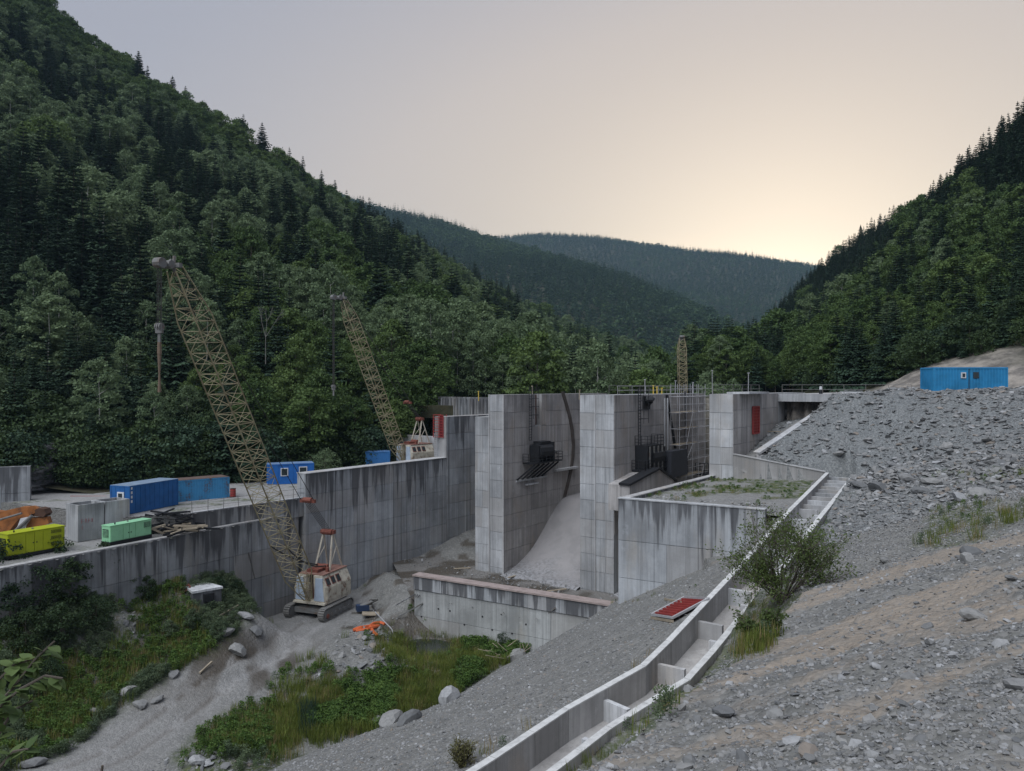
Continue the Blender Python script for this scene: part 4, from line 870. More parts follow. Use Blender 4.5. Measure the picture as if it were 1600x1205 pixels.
# ------------------------------------------------------------ the stepped drain channel
o = (7, 36, -12.5); sc_ = root('stepped_drain_channel', o, 'narrow concrete drain channel with baffle blocks stepping down the gravel bank', 'drainage channel')
def offs(pts3, w):
    out = []
    for i, p in enumerate(pts3):
        a = np.array(pts3[max(0, i-1)][:2]); b = np.array(pts3[min(len(pts3)-1, i+1)][:2]); d = (b-a)/np.hypot(*(b-a)); n = np.array([-d[1], d[0]]); out.append((p[0]+n[0]*w, p[1]+n[1]*w, p[2]))
    return out
def densify(P, step=2.6):
    out = []
    for a, b in zip(P[:-1], P[1:]):
        n = max(1, int(round(math.dist(a, b)/step)))
        out += [tuple(np.array(a)+(np.array(b)-np.array(a))*k/n) for k in range(n)]
    return out+[P[-1]]
cl = densify([tuple(p) for p in CH[1:9]]); 
WL = .30
for off, nm, dz in ((0, 'left_wall', 0), (2.15, 'right_wall', -.06)):
    i0 = offs(cl, off); i1 = offs(cl, off+WL)
    for k in range(len(cl)-1):
        a0, b0, a1, b1 = i0[k], i0[k+1], i1[k], i1[k+1]; m = MB(); g = .006
        lerp = lambda p, q, f, z: tuple(np.array([p[0]+(q[0]-p[0])*f, p[1]+(q[1]-p[1])*f, p[2]+(q[2]-p[2])*f+z]))
        bot = [lerp(a0, b0, g, dz-1.9), lerp(a0, b0, 1-g, dz-1.9), lerp(a1, b1, 1-g, dz-1.9), lerp(a1, b1, g, dz-1.9)]
        top = [lerp(a0, b0, g, dz-.05), lerp(a0, b0, 1-g, dz-.05), lerp(a1, b1, 1-g, dz-.05), lerp(a1, b1, g, dz-.05)]
        m.hexa(bot, top); m.build('channel_wall', M['conc_plain'], sc_, o, drop=-5)
        m = MB(); e = .03; t2 = [(p[0], p[1], p[2]+.05) for p in top]; m.hexa(top, t2); m.build('wall_cap', M['cap'] if 'cap' in M else M.setdefault('cap', plain('chalky_cap', (.55, .55, .54), .9, dirt=.5, sc=3)), sc_, o)
fl = offs(cl, WL); fr = offs(cl, 2.15)
m = MB()
for k in range(len(cl)-1):
    a, b, c, d = fl[k], fl[k+1], fr[k+1], fr[k]; z = -1.3
    m.hexa([(p[0], p[1], p[2]+z-.3) for p in (a, b, c, d)], [(p[0], p[1], p[2]+z) for p in (a, b, c, d)])
m.build('channel_floor', M['conc_plain'], sc_, o, drop=-5)
tot = densify([tuple(p) for p in CH[1:9]], 1.0); fl = offs(tot, WL); fr = offs(tot, 2.15); acc = 0; kk = 0
arc = np.cumsum([0]+[math.dist(a, b) for a, b in zip(tot[:-1], tot[1:])])
for s in [1.2, 2.6, 4.0, 5.4, 6.9, 8.4, 9.9, 11.5, 13.1, 14.7, 16.3, 17.9, 19.5, 21.1, 22.7, 24.3, 25.9, 27.5, 29.1, 30.7, 33.2, 34.8, 38.0, 39.6, 42, 45]:
    if s > arc[-1]-.5: break
    i = int(np.searchsorted(arc, s))-1; f = (s-arc[i])/(arc[i+1]-arc[i]); L_ = np.array(fl[i])*(1-f)+np.array(fl[i+1])*f; R_ = np.array(fr[i])*(1-f)+np.array(fr[i+1])*f
    d = R_-L_; kk += 1; n = np.array([-d[1], d[0], 0])/np.hypot(d[0], d[1])
    a, b = (L_, L_+d*.68) if kk % 2 or s < 12 else (L_+d*.66, R_); 
    if s < 12 : b = R_
    m = MB(); th = .12; hh = .85; 
    m.hexa([tuple(a-n*th+[0, 0, -1.5]), tuple(b-n*th+[0, 0, -1.5]), tuple(b+n*th+[0, 0, -1.5]), tuple(a+n*th+[0, 0, -1.5])], [tuple(a-n*th+[0, 0, -1.3+hh]), tuple(b-n*th+[0, 0, -1.3+hh]), tuple(b+n*th+[0, 0, -1.3+hh]), tuple(a+n*th+[0, 0, -1.3+hh])])
    m.build('baffle_block', M['conc_pale'], sc_, o, drop=-8)

# dark standing water at the foot of the sill wall
t = NT('still_water'); t.b.inputs['Base Color'].default_value = (.02, .026, .022, 1); t.b.inputs['Roughness'].default_value = .06; t.b.inputs['Specular IOR Level'].default_value = .5; t.bump(t.noise(t.pos(), 2.5, 3), .05, .02)
m = MB(); m.prism([(-13.5, 73.5), (-6, 69.5), (6, 64.5), (9, 66.2), (-9.9, 76.6), (-13.5, 77)], -25.4, -25.22); tag(m.build('water', t.m), kind='structure')
# ------------------------------------------------------------ machines and site furniture
def unit_cyl(n=5):
    m = MB(); m.bar((0, 0, 0), (0, 0, 1), 1, n); me = bpy.data.meshes.new('tube'); me.from_pydata(m.v, [], m.f); return me
_uc = {}
def rod(name, a, b, r, mat, parent, origin=(0, 0, 0), n=5):
    k = (mat.name, n)
    if k not in _uc: me = unit_cyl(n); me.name = name; me.materials.append(mat); _uc[k] = me
    a = Vector(a)-Vector(origin); b = Vector(b)-Vector(origin); d = b-a
    o = link(name, _uc[k], parent); o.location = a; o.rotation_mode = 'QUATERNION'; o.rotation_quaternion = d.to_track_quat('Z', 'Y'); o.scale = (r, r, d.length); return o
M['cream'] = plain('faded_cream_paint', (.56, .52, .43), .65, dirt=.6, rust=(.16, .07, .04), rustamt=.40)
M['boom'] = plain('old_yellow_boom_paint', (.34, .305, .19), .7, dirt=.55, rust=(.15, .09, .05), rustamt=.42)
M['cabblue'] = plain('pale_blue_paint', (.42, .50, .60), .5, dirt=.3)
M['redrust'] = plain('red_brown_paint', (.20, .07, .05), .75, dirt=.5)
M['glass'] = plain('dark_glass', (.035, .045, .05), .15, dirt=.1)
M['steel'] = plain('worn_grey_steel', (.17, .17, .165), .6, dirt=.5, rust=(.14, .09, .06), rustamt=.4)
M['track'] = plain('dusty_track_steel', (.20, .195, .185), .85, dirt=.5)
M['cable'] = plain('greasy_cable', (.05, .048, .045), .7)
M['white'] = plain('white_paint', (.62, .63, .64), .6, dirt=.3)
M['rope'] = plain('brown_sling', (.17, .125, .09), .9)
M['red'] = plain('red_formwork_paint', (.31, .05, .045), .55, dirt=.35)
M['wood'] = plain('weathered_wood', (.33, .28, .21), .9, dirt=.5)
M['orange'] = plain('orange_digger_paint', (.34, .13, .04), .6, dirt=.5, rust=(.14, .06, .03), rustamt=.4)
M['galv'] = plain('galvanised_tube', (.36, .36, .37), .5, dirt=.3)

def lattice(parent, origin, A, B, lat, wd, bays, rc, rb, mat, taper=(.09, .12), tipw=.45, footw=.35, name='boom'):
    A = Vector(A); B = Vector(B); ax = (B-A).normalized(); lat = (Vector(lat)-ax*Vector(lat).dot(ax)).normalized(); nrm = ax.cross(lat).normalized(); L = (B-A).length
    def cs(f):
        k = 1.0
        if f < taper[0]: k = footw+(1-footw)*f/taper[0]
        if f > 1-taper[1]: k = tipw+(1-tipw)*(1-f)/taper[1]
        h = wd/2; c = A+ax*(L*f)
        kn = k if f > .5 else max(.12, k*.6 if f < taper[0] else k)
        return [c+lat*h*k*sx+nrm*h*kn*sy for sx, sy in ((-1, -1), (1, -1), (1, 1), (-1, 1))]
    bm_ = bpy.data.objects.new(name, None); COL.objects.link(bm_); bm_.parent = parent
    st = [0, taper[0], .28, .46, .64, .82, 1-taper[1], 1]
    for i in range(4):
        for f0, f1 in ((0, taper[0]), (taper[0], .35), (.35, .62), (.62, 1-taper[1]), (1-taper[1], 1)):
            rod('chord', cs(f0)[i], cs(f1)[i], rc, mat, bm_, origin)
    fs = [j/bays for j in range(bays+1)]
    for j in range(bays):
        c0 = cs(fs[j]); c1 = cs(fs[j+1]); mid = cs((fs[j]+fs[j+1])/2)
        for i in range(4):
            k = (i+1) % 4
            a, b = (c0[i], c1[k]) if (j+i) % 2 else (c0[k], c1[i])
            rod('brace', a, b, rb, mat, bm_, origin, 4)
            if j % 2 == 0 or i % 2 == 0: rod('brace', c0[i], c0[k], rb*.9, mat, bm_, origin, 4)
        if j % 4 == 2:
            rod('brace', c0[0], c0[2], rb*.9, mat, bm_, origin, 4); rod('brace', c0[1], c0[3], rb*.9, mat, bm_, origin, 4)
    return cs, bm_

def crawler_crane(base, f, tip, label, wd=2.0, bays=34, S=1.0, hook=6.0, detail=True, rope_off=True):
    t = thing('crawler_crane', base, label, 'crane', 'crawler cranes on the dam site'); B0 = Vector(base); f = Vector((*f, 0)).normalized(); r = Vector((f.y, -f.x, 0))
    def W(x, y, z): return B0+r*x*S+f*y*S+Vector((0, 0, z*S))
    def hexl(m, x0, x1, y0, y1, z0, z1, tx=0, ty=0):
        m.hexa([W(x0, y0, z0), W(x1, y0, z0), W(x1, y1, z0), W(x0, y1, z0)][::-1], [W(x0+tx, y0+ty, z1), W(x1-tx, y0+ty, z1), W(x1-tx, y1-ty, z1), W(x0+tx, y1-ty, z1)][::-1])
    # tracks
    for sx in (-1, 1):
        m = MB(); prof_ = []; L = 2.75; hh = .55
        for k in range(9): a = math.pi/2-math.pi*k/8; prof_.append((L-.5+math.cos(a)*.5, hh+math.sin(a)*hh))
        for k in range(9): a = -math.pi/2-math.pi*k/8; prof_.append((-L+.5+math.cos(a)*.5, hh+math.sin(a)*hh))
        n = len(prof_); xi, xo = sx*1.75, sx*2.45
        m.add([W(xi+.04*sx, y*.97, .06+z*.9) for y, z in prof_]+[W(xo-.06*sx, y*.97, .06+z*.9) for y, z in prof_], [tuple(range(n)), tuple(range(n, 2*n))[::-1]]+[(i, n+i, n+(i+1) % n, (i+1) % n) for i in range(n)])
        tr = m.build('crawler_frame', M['steel'], t, base)
        m = MB(); P = []
        for a, b in zip(prof_, prof_[1:]+prof_[:1]):
            d = math.dist(a, b); k = max(1, int(d/.26))
            for q in range(k): P.append((a[0]+(b[0]-a[0])*q/k, a[1]+(b[1]-a[1])*q/k))
        for a, b in zip(P, P[1:]+P[:1]):
            dy, dz = b[0]-a[0], b[1]-a[1]; l = math.hypot(dy, dz); ny, nz = (-dz/l, dy/l); 
            o0, o1 = .02, .13; g = .10
            p = lambda x, q, o: W(x, a[0]+dy*q+ny*o, .06+a[1]+dz*q+nz*o)
            m.hexa([p(xi, g, o0), p(xo, g, o0), p(xo, 1-g, o0), p(xi, 1-g, o0)], [p(xi, g, o1), p(xo, g, o1), p(xo, 1-g, o1), p(xi, 1-g, o1)])
        ts_ = m.build('track_shoes', M['track'], tr, None); ts_.data.transform(Matrix.Translation(-B0)); ts_['kind'] = 'stuff'
        for y in (-1.9, -1.1, -.3, .5, 1.3, 2.0):
            m = MB(); m.bar(W(xo-.1*sx, y, .42), W(xo+.02*sx, y, .42), .24*S, 9); w_ = m.build('road_wheel', M['redrust'] if y > 1.9 else M['steel'], tr, None); w_.data.transform(Matrix.Translation(-B0))
    m = MB(); hexl(m, -1.8, 1.8, -1.3, 1.3, .35, 1.05); hexl(m, -1.8, 1.8, 1.5, 1.9, .45, .95); m.bar(W(0, 0, 1.0), W(0, 0, 1.5), 1.1*S, 16); m.build('carbody', M['steel'], t, base)
    # upper works
    m = MB(); hexl(m, -1.95, 1.95, -3.1, 1.9, 1.42, 1.62); hexl(m, -1.2, 1.2, -3.5, -2.9, 1.0, 2.0); m.build('turntable', M['cream'], t, base)
    def housepoly(x0, x1, c0, c1, y0, y1, cy, z0=1.62, zh=4.35):
        """long body with bevelled roof edges and bevelled front corners"""
        m = MB(); ring = lambda y, k: [W(x0+k, y, z0), W(x0+k*.5, y, z0+1.55), W(x0+c0, y, zh-.12*0), W(x1-c1, y, zh), W(x1-k*.5, y, z0+1.55), W(x1-k, y, z0)]
        R0 = ring(y0, 0); R1 = ring(y1-cy, 0); R2 = ring(y1, .28); vs_ = R0+R1+R2; fs = [tuple(range(6))]+[tuple(range(12, 18))[::-1]]
        for q in (0, 6):
            for i in range(6): fs.append((q+i, q+6+i, q+6+(i+1) % 6, q+(i+1) % 6))
        m.add(vs_, fs); return m
    h1 = housepoly(-1.95, -.35, .55, .1, -3.0, 1.7, .35).build('machinery_house', M['cream'], t, base)
    h2 = housepoly(.35, 1.95, .1, .55, -3.0, 1.7, .35).build('machinery_house', M['cream'], t, base)
    hexm = MB(); hexl(hexm, -.34, .34, -3.0, .6, 1.62, 4.1); hexm.build('winch_bay', M['redrust'], t, base)
    m = MB(); hexl(m, -1.5, 1.5, -3.05, 1.45, 4.36, 4.44); m.build('roof', plain('rusty_roof', (.27, .15, .12), .8, dirt=.6), t, base)
    for x0, x1 in ((-1.85, -.45), (.45, 1.85)):
        m = MB(); hexl(m, x0+.1, x1-.1, 1.62, 1.74, 1.75, 4.1, tx=.22); m.hexa([W(x0+.1, 1.74, 1.75), W(x0+.1, 1.62, 1.75), W(x1-.1, 1.62, 1.75), W(x1-.1, 1.74, 1.75)], [W(x0+.3, 1.8, 4.12), W(x0+.3, 1.6, 4.12), W(x1-.3, 1.6, 4.12), W(x1-.3, 1.8, 4.12)])
        m.build('front_panel', M['cabblue'], t, base)
    for sx in (-1, 1):
        for k, y in enumerate((1.0, .05, -.9)):
            m = MB(); e = lambda yy, z, o: W(sx*(1.95-(z-3.17)*.466+o), yy, z)
            m.hexa([e(y-.34, 3.3, .0), e(y+.34, 3.3, .0), e(y+.34, 3.3, .05), e(y-.34, 3.3, .05)], [e(y-.34, 4.05, .0), e(y+.34, 4.05, .0), e(y+.34, 4.05, .05), e(y-.34, 4.05, .05)]); fr = m.build('window', M['redrust'], t, base)
            m = MB(); m.hexa([e(y-.27, 3.38, .05), e(y+.27, 3.38, .05), e(y+.27, 3.38, .065), e(y-.27, 3.38, .065)], [e(y-.27, 3.97, .05), e(y+.27, 3.97, .05), e(y+.27, 3.97, .065), e(y-.27, 3.97, .065)]); pn = m.build('pane', M['glass'], fr, None); pn.data.transform(Matrix.Translation(-B0))
        for k in range(5):
            y = 1.15-k*.92; m = MB(); m.hexa([W(sx*1.95, y-.42, 1.75), W(sx*1.95, y+.36, 1.75), W(sx*2.0, y+.36, 1.75), W(sx*2.0, y-.42, 1.75)], [W(sx*1.95, y-.42, 3.1), W(sx*1.95, y+.36, 3.1), W(sx*2.0, y+.36, 3.1), W(sx*2.0, y-.42, 3.1)]); m.build('door_panel', M['cream'], t, base)
    m = MB(); hexl(m, -1.2, -.9, -.1, .2, 4.44, 4.9); hexl(m, -.4, .9, -.2, .9, 4.44, 4.75); m.build('roof_hatch', M['redrust'], t, base)
    # gantry
    gt = W(0, -1.6, 8.3)
    for sx in (-1, 1):
        rod('gantry_leg', W(sx*.95, -.5, 4.3), gt+r*sx*.55*S, .11*S, M['cream'], t, B0); rod('gantry_leg', W(sx*.95, -2.9, 4.3), gt+r*sx*.55*S, .09*S, M['cream'], t, B0)
        rod('gantry_stay', W(sx*.95, -.7, 5.0), W(sx*.7, -2.2, 6.8), .05*S, M['cream'], t, B0)
    m = MB(); m.beam(gt-r*.85*S, gt+r*.85*S, .45*S, .4*S); m.bar(gt-r*.6*S+f*.1, gt+r*.6*S+f*.1, .32*S, 9); m.build('gantry_sheave', M['redrust'], t, base)
    m = MB(); m.bar(W(-.7, -.6, 4.75), W(.7, -.6, 4.75), .3*S, 9); m.build('winch_drum', M['redrust'], t, base)
    # boom
    foot = W(0, 2.0, 1.9); T = Vector(tip); cs, bo = lattice(t, B0, foot, T, r, wd, bays, .062*S, .033*S, M['boom'])
    c1 = cs(1.0); ax = (T-foot).normalized(); fw = (Vector((T.x-foot.x, T.y-foot.y, 0))).normalized(); head = T+ax*.3
    m = MB(); m.beam(head-r*.75*S, head+r*.75*S, .35*S, .35*S); m.beam(head, head+fw*1.5*S-Vector((0, 0, .1)), .5*S, .3*S); m.bar(head+fw*1.5*S-r*.35*S, head+fw*1.5*S+r*.35*S, .42*S, 10); m.bar(head+fw*.6*S-r*.4*S, head+fw*.6*S+r*.4*S, .33*S, 10)
    m.bar(head+Vector((0, 0, .1)), head+Vector((0, 0, .95))-ax*.2, .14*S, 6); m.beam(head+r*.1-ax*.9*S, head+fw*.4+Vector((0, 0, .4)), .2, .2); m.build('boom_head', M['steel'], t, base)
    # pendants and hoist ropes
    eq = gt.lerp(T, .17)+Vector((0, 0, -.4)); m = MB(); m.beam(eq-r*.9*S, eq+r*.9*S, .3, .35*S); m.bar(eq-r*.5*S+ax*.1, eq+r*.5*S+ax*.1, .28*S, 8); m.build('bridle_block', M['redrust'], t, base)
    for q in (-.45, -.27, -.09, .09, .27, .45): rod('luffing_rope', gt+r*q*S, eq+r*q*1.2*S, .03, M['cable'], t, B0, 4)
    for q in (-.8, .8): rod('pendant_rope', eq+r*q*S, head+r*q*.8*S, .045, M['cable'], t, B0, 4)
    hp = head+fw*1.5*S-Vector((0, 0, .4)); hk = hp-Vector((0, 0, hook))
    for q in (-.22, -.08, .08, .22): rod('hoist_rope', hp+r*q*S, hk+r*q*S, .03, M['cable'], t, B0, 4)
    m = MB(); 
    for q in (-.2, 0, .2): m.bar(hk+r*(q-.05)*S, hk+r*(q+.05)*S, .30*S, 10)
    m.box(hk-Vector((0, 0, .1)), (.5*S, .35*S, .8*S)); m.beam(hk-Vector((0, 0, .4)), hk-Vector((0, 0, 1.2)), .2, .2); hb = m.build('hook_block', M['steel'], t, base)
    if detail:
        m = MB(); a = hk-Vector((0, 0, 1.2)); m.bar(a, a-Vector((0, 0, .9)), .16, 6, .19); m.bar(a-Vector((0, 0, .9)), a-Vector((0, 0, 2.4)), .17, 6, .08); m.bar(a-Vector((0, 0, 2.4)), a-Vector((0, 0, 3.9)), .07, 6, .15); m.build('sling', M['rope'], t, base)
        for q, sag in ((-.5, 2.0), (.5, 1.0)):
            p0 = W(q, -.6, 4.9); p1 = cs(.22)[2 if q > 0 else 3]; pts_ = [p0.lerp(p1, k/8)-Vector((0, 0, sag*4*(k/8)*(1-k/8)*.35)) for k in range(9)]; m = MB(); m.tube(pts_, .07, 5); m.build('hanging_hose', M['cable'], t, base)
    return t
crawler_crane(tuple(rayz(499, 957, -24)), (-.348, -.938), (-27.0, 60.5, 9.4), 'rusty cream crawler crane with pale blue front and tall lattice boom on the dirt road', wd=1.95, bays=36, hook=4.6)
crawler_crane((-14.3, 108, -12.15), (-.55, -.6), (-22.6, 101.5, 11.6), 'smaller distant crawler crane with lattice boom behind the long stained wall', wd=1.45, bays=34, S=.9, hook=11.5, detail=False)
b3 = (34.0, 150, -4); t = thing('lattice_crane_boom', b3, 'yellow lattice crane boom rising straight above the crest in the distance', 'crane'); 
lattice(t, b3, b3, (33.9, 151, 9.6), (1, 0, 0), 1.5, 16, .07, .045, M['boom'], tipw=.6, footw=1, taper=(.02, .16))
m = MB(); m.box((33.9, 151, 9.5), (1.2, .8, .5)); m.bar((33.4, 150.6, 9.9), (34.4, 150.6, 9.9), .3, 8); m.build('boom_head', M['steel'], t, b3)

# ---- containers
def container(base, d, L, Wd, H, col, label, wins=(), name='shipping_container', rust=.3, roofcol=None, end_win=False, corr=True, group='blue site containers'):
    d = np.array(d)/np.hypot(*d); n = np.array([d[1], -d[0]])      # n: towards the viewer
    t = thing(name, base, label, 'container', group); B0 = np.array(base[:2])
    mt = plain('container_paint_%d' % len(bpy.data.materials), col, .55, dirt=.55, rust=(.13, .07, .05), rustamt=rust, sc=.8)
    def P(x, y, z): q = B0+d*x+n*y; return (q[0], q[1], base[2]+z)
    def bx(m, x0, x1, y0, y1, z0, z1): m.hexa([P(x0, y0, z0), P(x0, y1, z0), P(x1, y1, z0), P(x1, y0, z0)][::1], [P(x0, y0, z1), P(x0, y1, z1), P(x1, y1, z1), P(x1, y0, z1)])
    m = MB(); bx(m, .06, L-.06, -Wd+.06, -.06, .12, H-.08); m.build('body', mt, t, base)
    def corrug(name, run, fixed, axis):
        k = max(4, int(run/(.28 if corr else .6))); m = MB()
        for i in range(k):
            a = .12+(run-.24)*i/k; b = a+(run-.24)/k*(.52 if corr else .94)
            if axis == 'x':
                if any(a < w1+.02 and b > w0-.02 for w0, w1, _, _ in wins) and fixed == 'f': continue
                y0, y1 = (-.06, -.02) if fixed == 'f' else (-Wd+.02, -Wd+.06)
                bx(m, a, b, y0, y1, .14, H-.12)
            else:
                x0, x1 = (.02, .06) if fixed == 'l' else (L-.06, L-.02)
                bx(m, x0, x1, -b, -a, .14, H-.12)
        m.build(name, mt, t, base)['kind'] = 'stuff'
    corrug('corrugated_side', L, 'f', 'x'); corrug('corrugated_side', L, 'b', 'x'); corrug('corrugated_end', Wd, 'l', 'y'); corrug('corrugated_end', Wd, 'r', 'y')
    for x in (0, L-.12):
        for y in (-Wd, -.12): m = MB(); bx(m, x, x+.12, y, y+.12, 0, H); m.build('corner_post', mt, t, base)
    m = MB(); bx(m, .12, L-.12, -.1, 0, 0, .14); bx(m, .12, L-.12, -.1, 0, H-.12, H-.01); bx(m, 0, .1, -Wd+.12, -.12, 0, .14); bx(m, 0, .1, -Wd+.12, -.12, H-.12, H-.01); bx(m, L-.1, L, -Wd+.12, -.12, H-.12, H-.01); bx(m, L-.1, L, -Wd+.12, -.12, 0, .14); m.build('frame', mt, t, base)
    rf = plain('container_roof_%d' % len(bpy.data.materials), roofcol or tuple(c*.9+.08 for c in col), .6, dirt=.5); m = MB(); bx(m, .02, L-.02, -Wd+.02, -.02, H-.01, H+.03); m.build('roof', rf, t, base)
    for w0, w1, z0, z1 in wins:
        m = MB(); bx(m, w0, w1, -.06, .03, z0, z1); f_ = m.build('window', M['white'], t, base); m = MB(); bx(m, w0+.1, w1-.1, .03, .045, z0+.1, z1-.1); p_ = m.build('pane', M['glass'], f_); p_.data.transform(Matrix.Translation(-Vector(base)))
    if end_win:
        m = MB(); bx(m, -.05, .08, -Wd*.62, -Wd*.28, 1.25, 2.05); f_ = m.build('window', M['white'], t, base); m = MB(); bx(m, -.07, -.05, -Wd*.56, -Wd*.36, 1.38, 1.92); p_ = m.build('pane', M['glass'], f_); p_.data.transform(Matrix.Translation(-Vector(base)))
    return t, bx, P
c1, bx1, P1 = container((-36.4, 71.9, -12.15), (.33, .944), 6.2, 2.44, 2.65, (.02, .115, .33), 'dark blue container with small white framed end window behind the concrete tanks', end_win=True, corr=False, roofcol=(.2, .27, .36), rust=.12)
for k in range(4): m = MB(); bx1(m, .16, .34, -.02, .0, 2.3-k*.42, 2.55-k*.42); m.build('white_mark', M['white'], c1, (-36.4, 71.9, -12.15))
container((-35.7, 79.3, -12.3), (.75, .66), 6.05, 2.44, 2.35, (.06, .26, .48), 'light blue corrugated container with a rusty roof behind the dark blue one', rust=.42, roofcol=(.13, .09, .075))
container((-30.2, 93.3, -12.15), (.93, .36), 5.6, 2.4, 2.5, (.02, .13, .42), 'small blue site cabin with two white windows beside the crane boom', wins=((1.55, 2.45, 1.0, 2.0), (3.75, 4.75, .75, 2.1)), name='site_cabin', corr=False, roofcol=(.15, .24, .4), rust=.1)
container((-20.6, 106, -12.15), (1, .1), 3.4, 2.2, 3.0, (.04, .17, .42), 'blue container end half hidden by the round bush above the stained wall', rust=.2)
c4, bx4, P4_ = container((40.3, 72.2, -.6), (1, -.03), 7.0, 2.5, 2.42, (.03, .235, .46), 'bright blue corrugated container on the crest above the rock slope', wins=((2.6, 3.05, 1.4, 1.95),), rust=.22, name='crest_container')
m = MB(); bx4(m, 3.75, 4.25, -.06, .03, 1.38, 1.98); m.build('broken_window', M['glass'], c4, (40.3, 72.2, -.6)); m = MB(); bx4(m, 3.3, 3.36, -.05, .03, .1, 2.3); m.build('door_seam', M['blk'], c4, (40.3, 72.2, -.6))

# ---- generators
def generator(base, d, L, Wd, H, mat, label, skid, louv):
    d = np.array(d)/np.hypot(*d); n = np.array([d[1], -d[0]]); B0 = np.array(base[:2]); t = thing('generator', base, label, 'generator', 'diesel generators on the lower terrace')
    def P(x, y, z): q = B0+d*x+n*y; return (q[0], q[1], base[2]+z)
    def bx(m, x0, x1, y0, y1, z0, z1): m.hexa([P(x0, y0, z0), P(x0, y1, z0), P(x1, y1, z0), P(x1, y0, z0)], [P(x0, y0, z1), P(x0, y1, z1), P(x1, y1, z1), P(x1, y0, z1)])
    def part(nm, mt, *b, parent=None):
        m = MB(); [bx(m, *q) for q in b]; o = m.build(nm, mt, t if parent is None else parent, base); return o
    part('skid', M['blk'], (-.02, L+.02, -Wd-.02, .02, 0, skid)); part('canopy', mat, (.02, L-.02, -Wd+.02, -.02, skid, H-.06)); part('canopy_roof', mat, (-.02, L+.02, -Wd-.02, .02, H-.06, H))
    xs = [0.03, L*.30, L*.45, L*.60, L*.97]
    for a, b in zip(xs[:-1], xs[1:]):
        dr_ = part('door', mat, (a+.02, b-.02, -.02, .03, skid+.06, H-.12))
    for x in (L*.43, L*.49): part('door_handle', M['blk'], (x-.05, x+.05, .03, .05, H*.5-.04, H*.5+.05))
    for k in range(3 if louv == 3 else 1):
        z1 = H-.2-k*(H-skid)*.28; z0 = z1-(.28 if louv == 3 else .5); x0, x1 = (L*.74, L*.93) if louv == 3 else (L*.80, L*.97)
        lv = part('louvre', M['blk'], (x0, x1, .03, .045, z0, z1))
        for q in range(5): a = z0+(z1-z0)*(q+.2)/5; s_ = part('louvre_slat', mat, (x0, x1, .045, .075, a, a+(z1-z0)*.06), parent=lv)
    for q in range(6): z = H*.35+q*.16; 
    ev = part('end_grille', M['blk'], (-.02, .0, -Wd*.85, -Wd*.2, H*.4, H*.8))
    for q in range(6): z = H*.42+q*H*.062; part('grille_bar', mat, (-.045, -.02, -Wd*.85, -Wd*.2, z, z+.03), parent=ev)
    m = MB(); m.bar(P(.7, -Wd*.3, H), P(.7, -Wd*.3, H+.16), .06, 8); m.build('exhaust', M['blk'], t, base); part('lifting_eye', M['steel'], (L*.5, L*.5+.1, -Wd*.55, -Wd*.45, H, H+.1))
    return t
generator((*rayz(12, 874, -13.75)[:2], -13.75), (.50, .866), 4.5, 1.6, 1.98, plain('lime_paint', (.37, .42, .02), .45, dirt=.25), 'lime yellow generator cabinet in front of the orange digger', .22, 3)
generator((*rayz(172, 853, -13.8)[:2], -13.8), (.45, .893), 4.1, 1.15, 1.72, plain('mint_paint', (.27, .56, .33), .45, dirt=.2), 'mint green generator cabinet beside the grey concrete tanks', .3, 1)
# ---- twin open concrete tanks
o = (*rayz(122, 847, -13.8)[:2], -13.8); tk = thing('concrete_tank_pair', o, 'pair of open grey concrete tanks with faded red scribble between the generators', 'concrete tank')
d = np.array([.55, .835]); n = np.array([d[1], -d[0]]); 
def TP(x, y, z): q = np.array(o[:2])+d*x+n*y; return (q[0], q[1], o[2]+z)
for x0, x1 in ((0, 2.3), (2.42, 4.7)):
    w_ = .16; hh = 3.25
    for a0, a1, b0, b1 in ((x0, x1, -w_, 0), (x0, x1, -2.1, -2.1+w_), (x0, x0+w_, -2.1+w_, -w_), (x1-w_, x1, -2.1+w_, -w_)):
        m = MB(); m.hexa([TP(a0, b0, 0), TP(a0, b1, 0), TP(a1, b1, 0), TP(a1, b0, 0)], [TP(a0, b0, hh), TP(a0, b1, hh), TP(a1, b1, hh), TP(a1, b0, hh)]); m.build('tank_wall', M['conc_tank'], tk, o, drop=o[2]+hh)
m = MB()
for p, q in (((.3, 2.0), (.3, 1.6)), ((.3, 2.0), (.5, 1.95)), ((.3, 1.8), (.5, 1.75)), ((.6, 1.6), (.68, 2.0)), ((.68, 2.0), (.78, 1.6)), ((.9, 2.0), (.9, 1.6)), ((.9, 1.8), (1.05, 1.8)), ((1.15, 1.95), (1.3, 1.6)), ((1.3, 1.95), (1.15, 1.6)), ((.35, 1.4), (.35, 1.05))): m.beam(TP(p[0], .008, p[1]), TP(q[0], .008, q[1]), .035, .012)
m.build('red_scribble', plain('faded_red_paint', (.42, .12, .13), .9), tk, o)
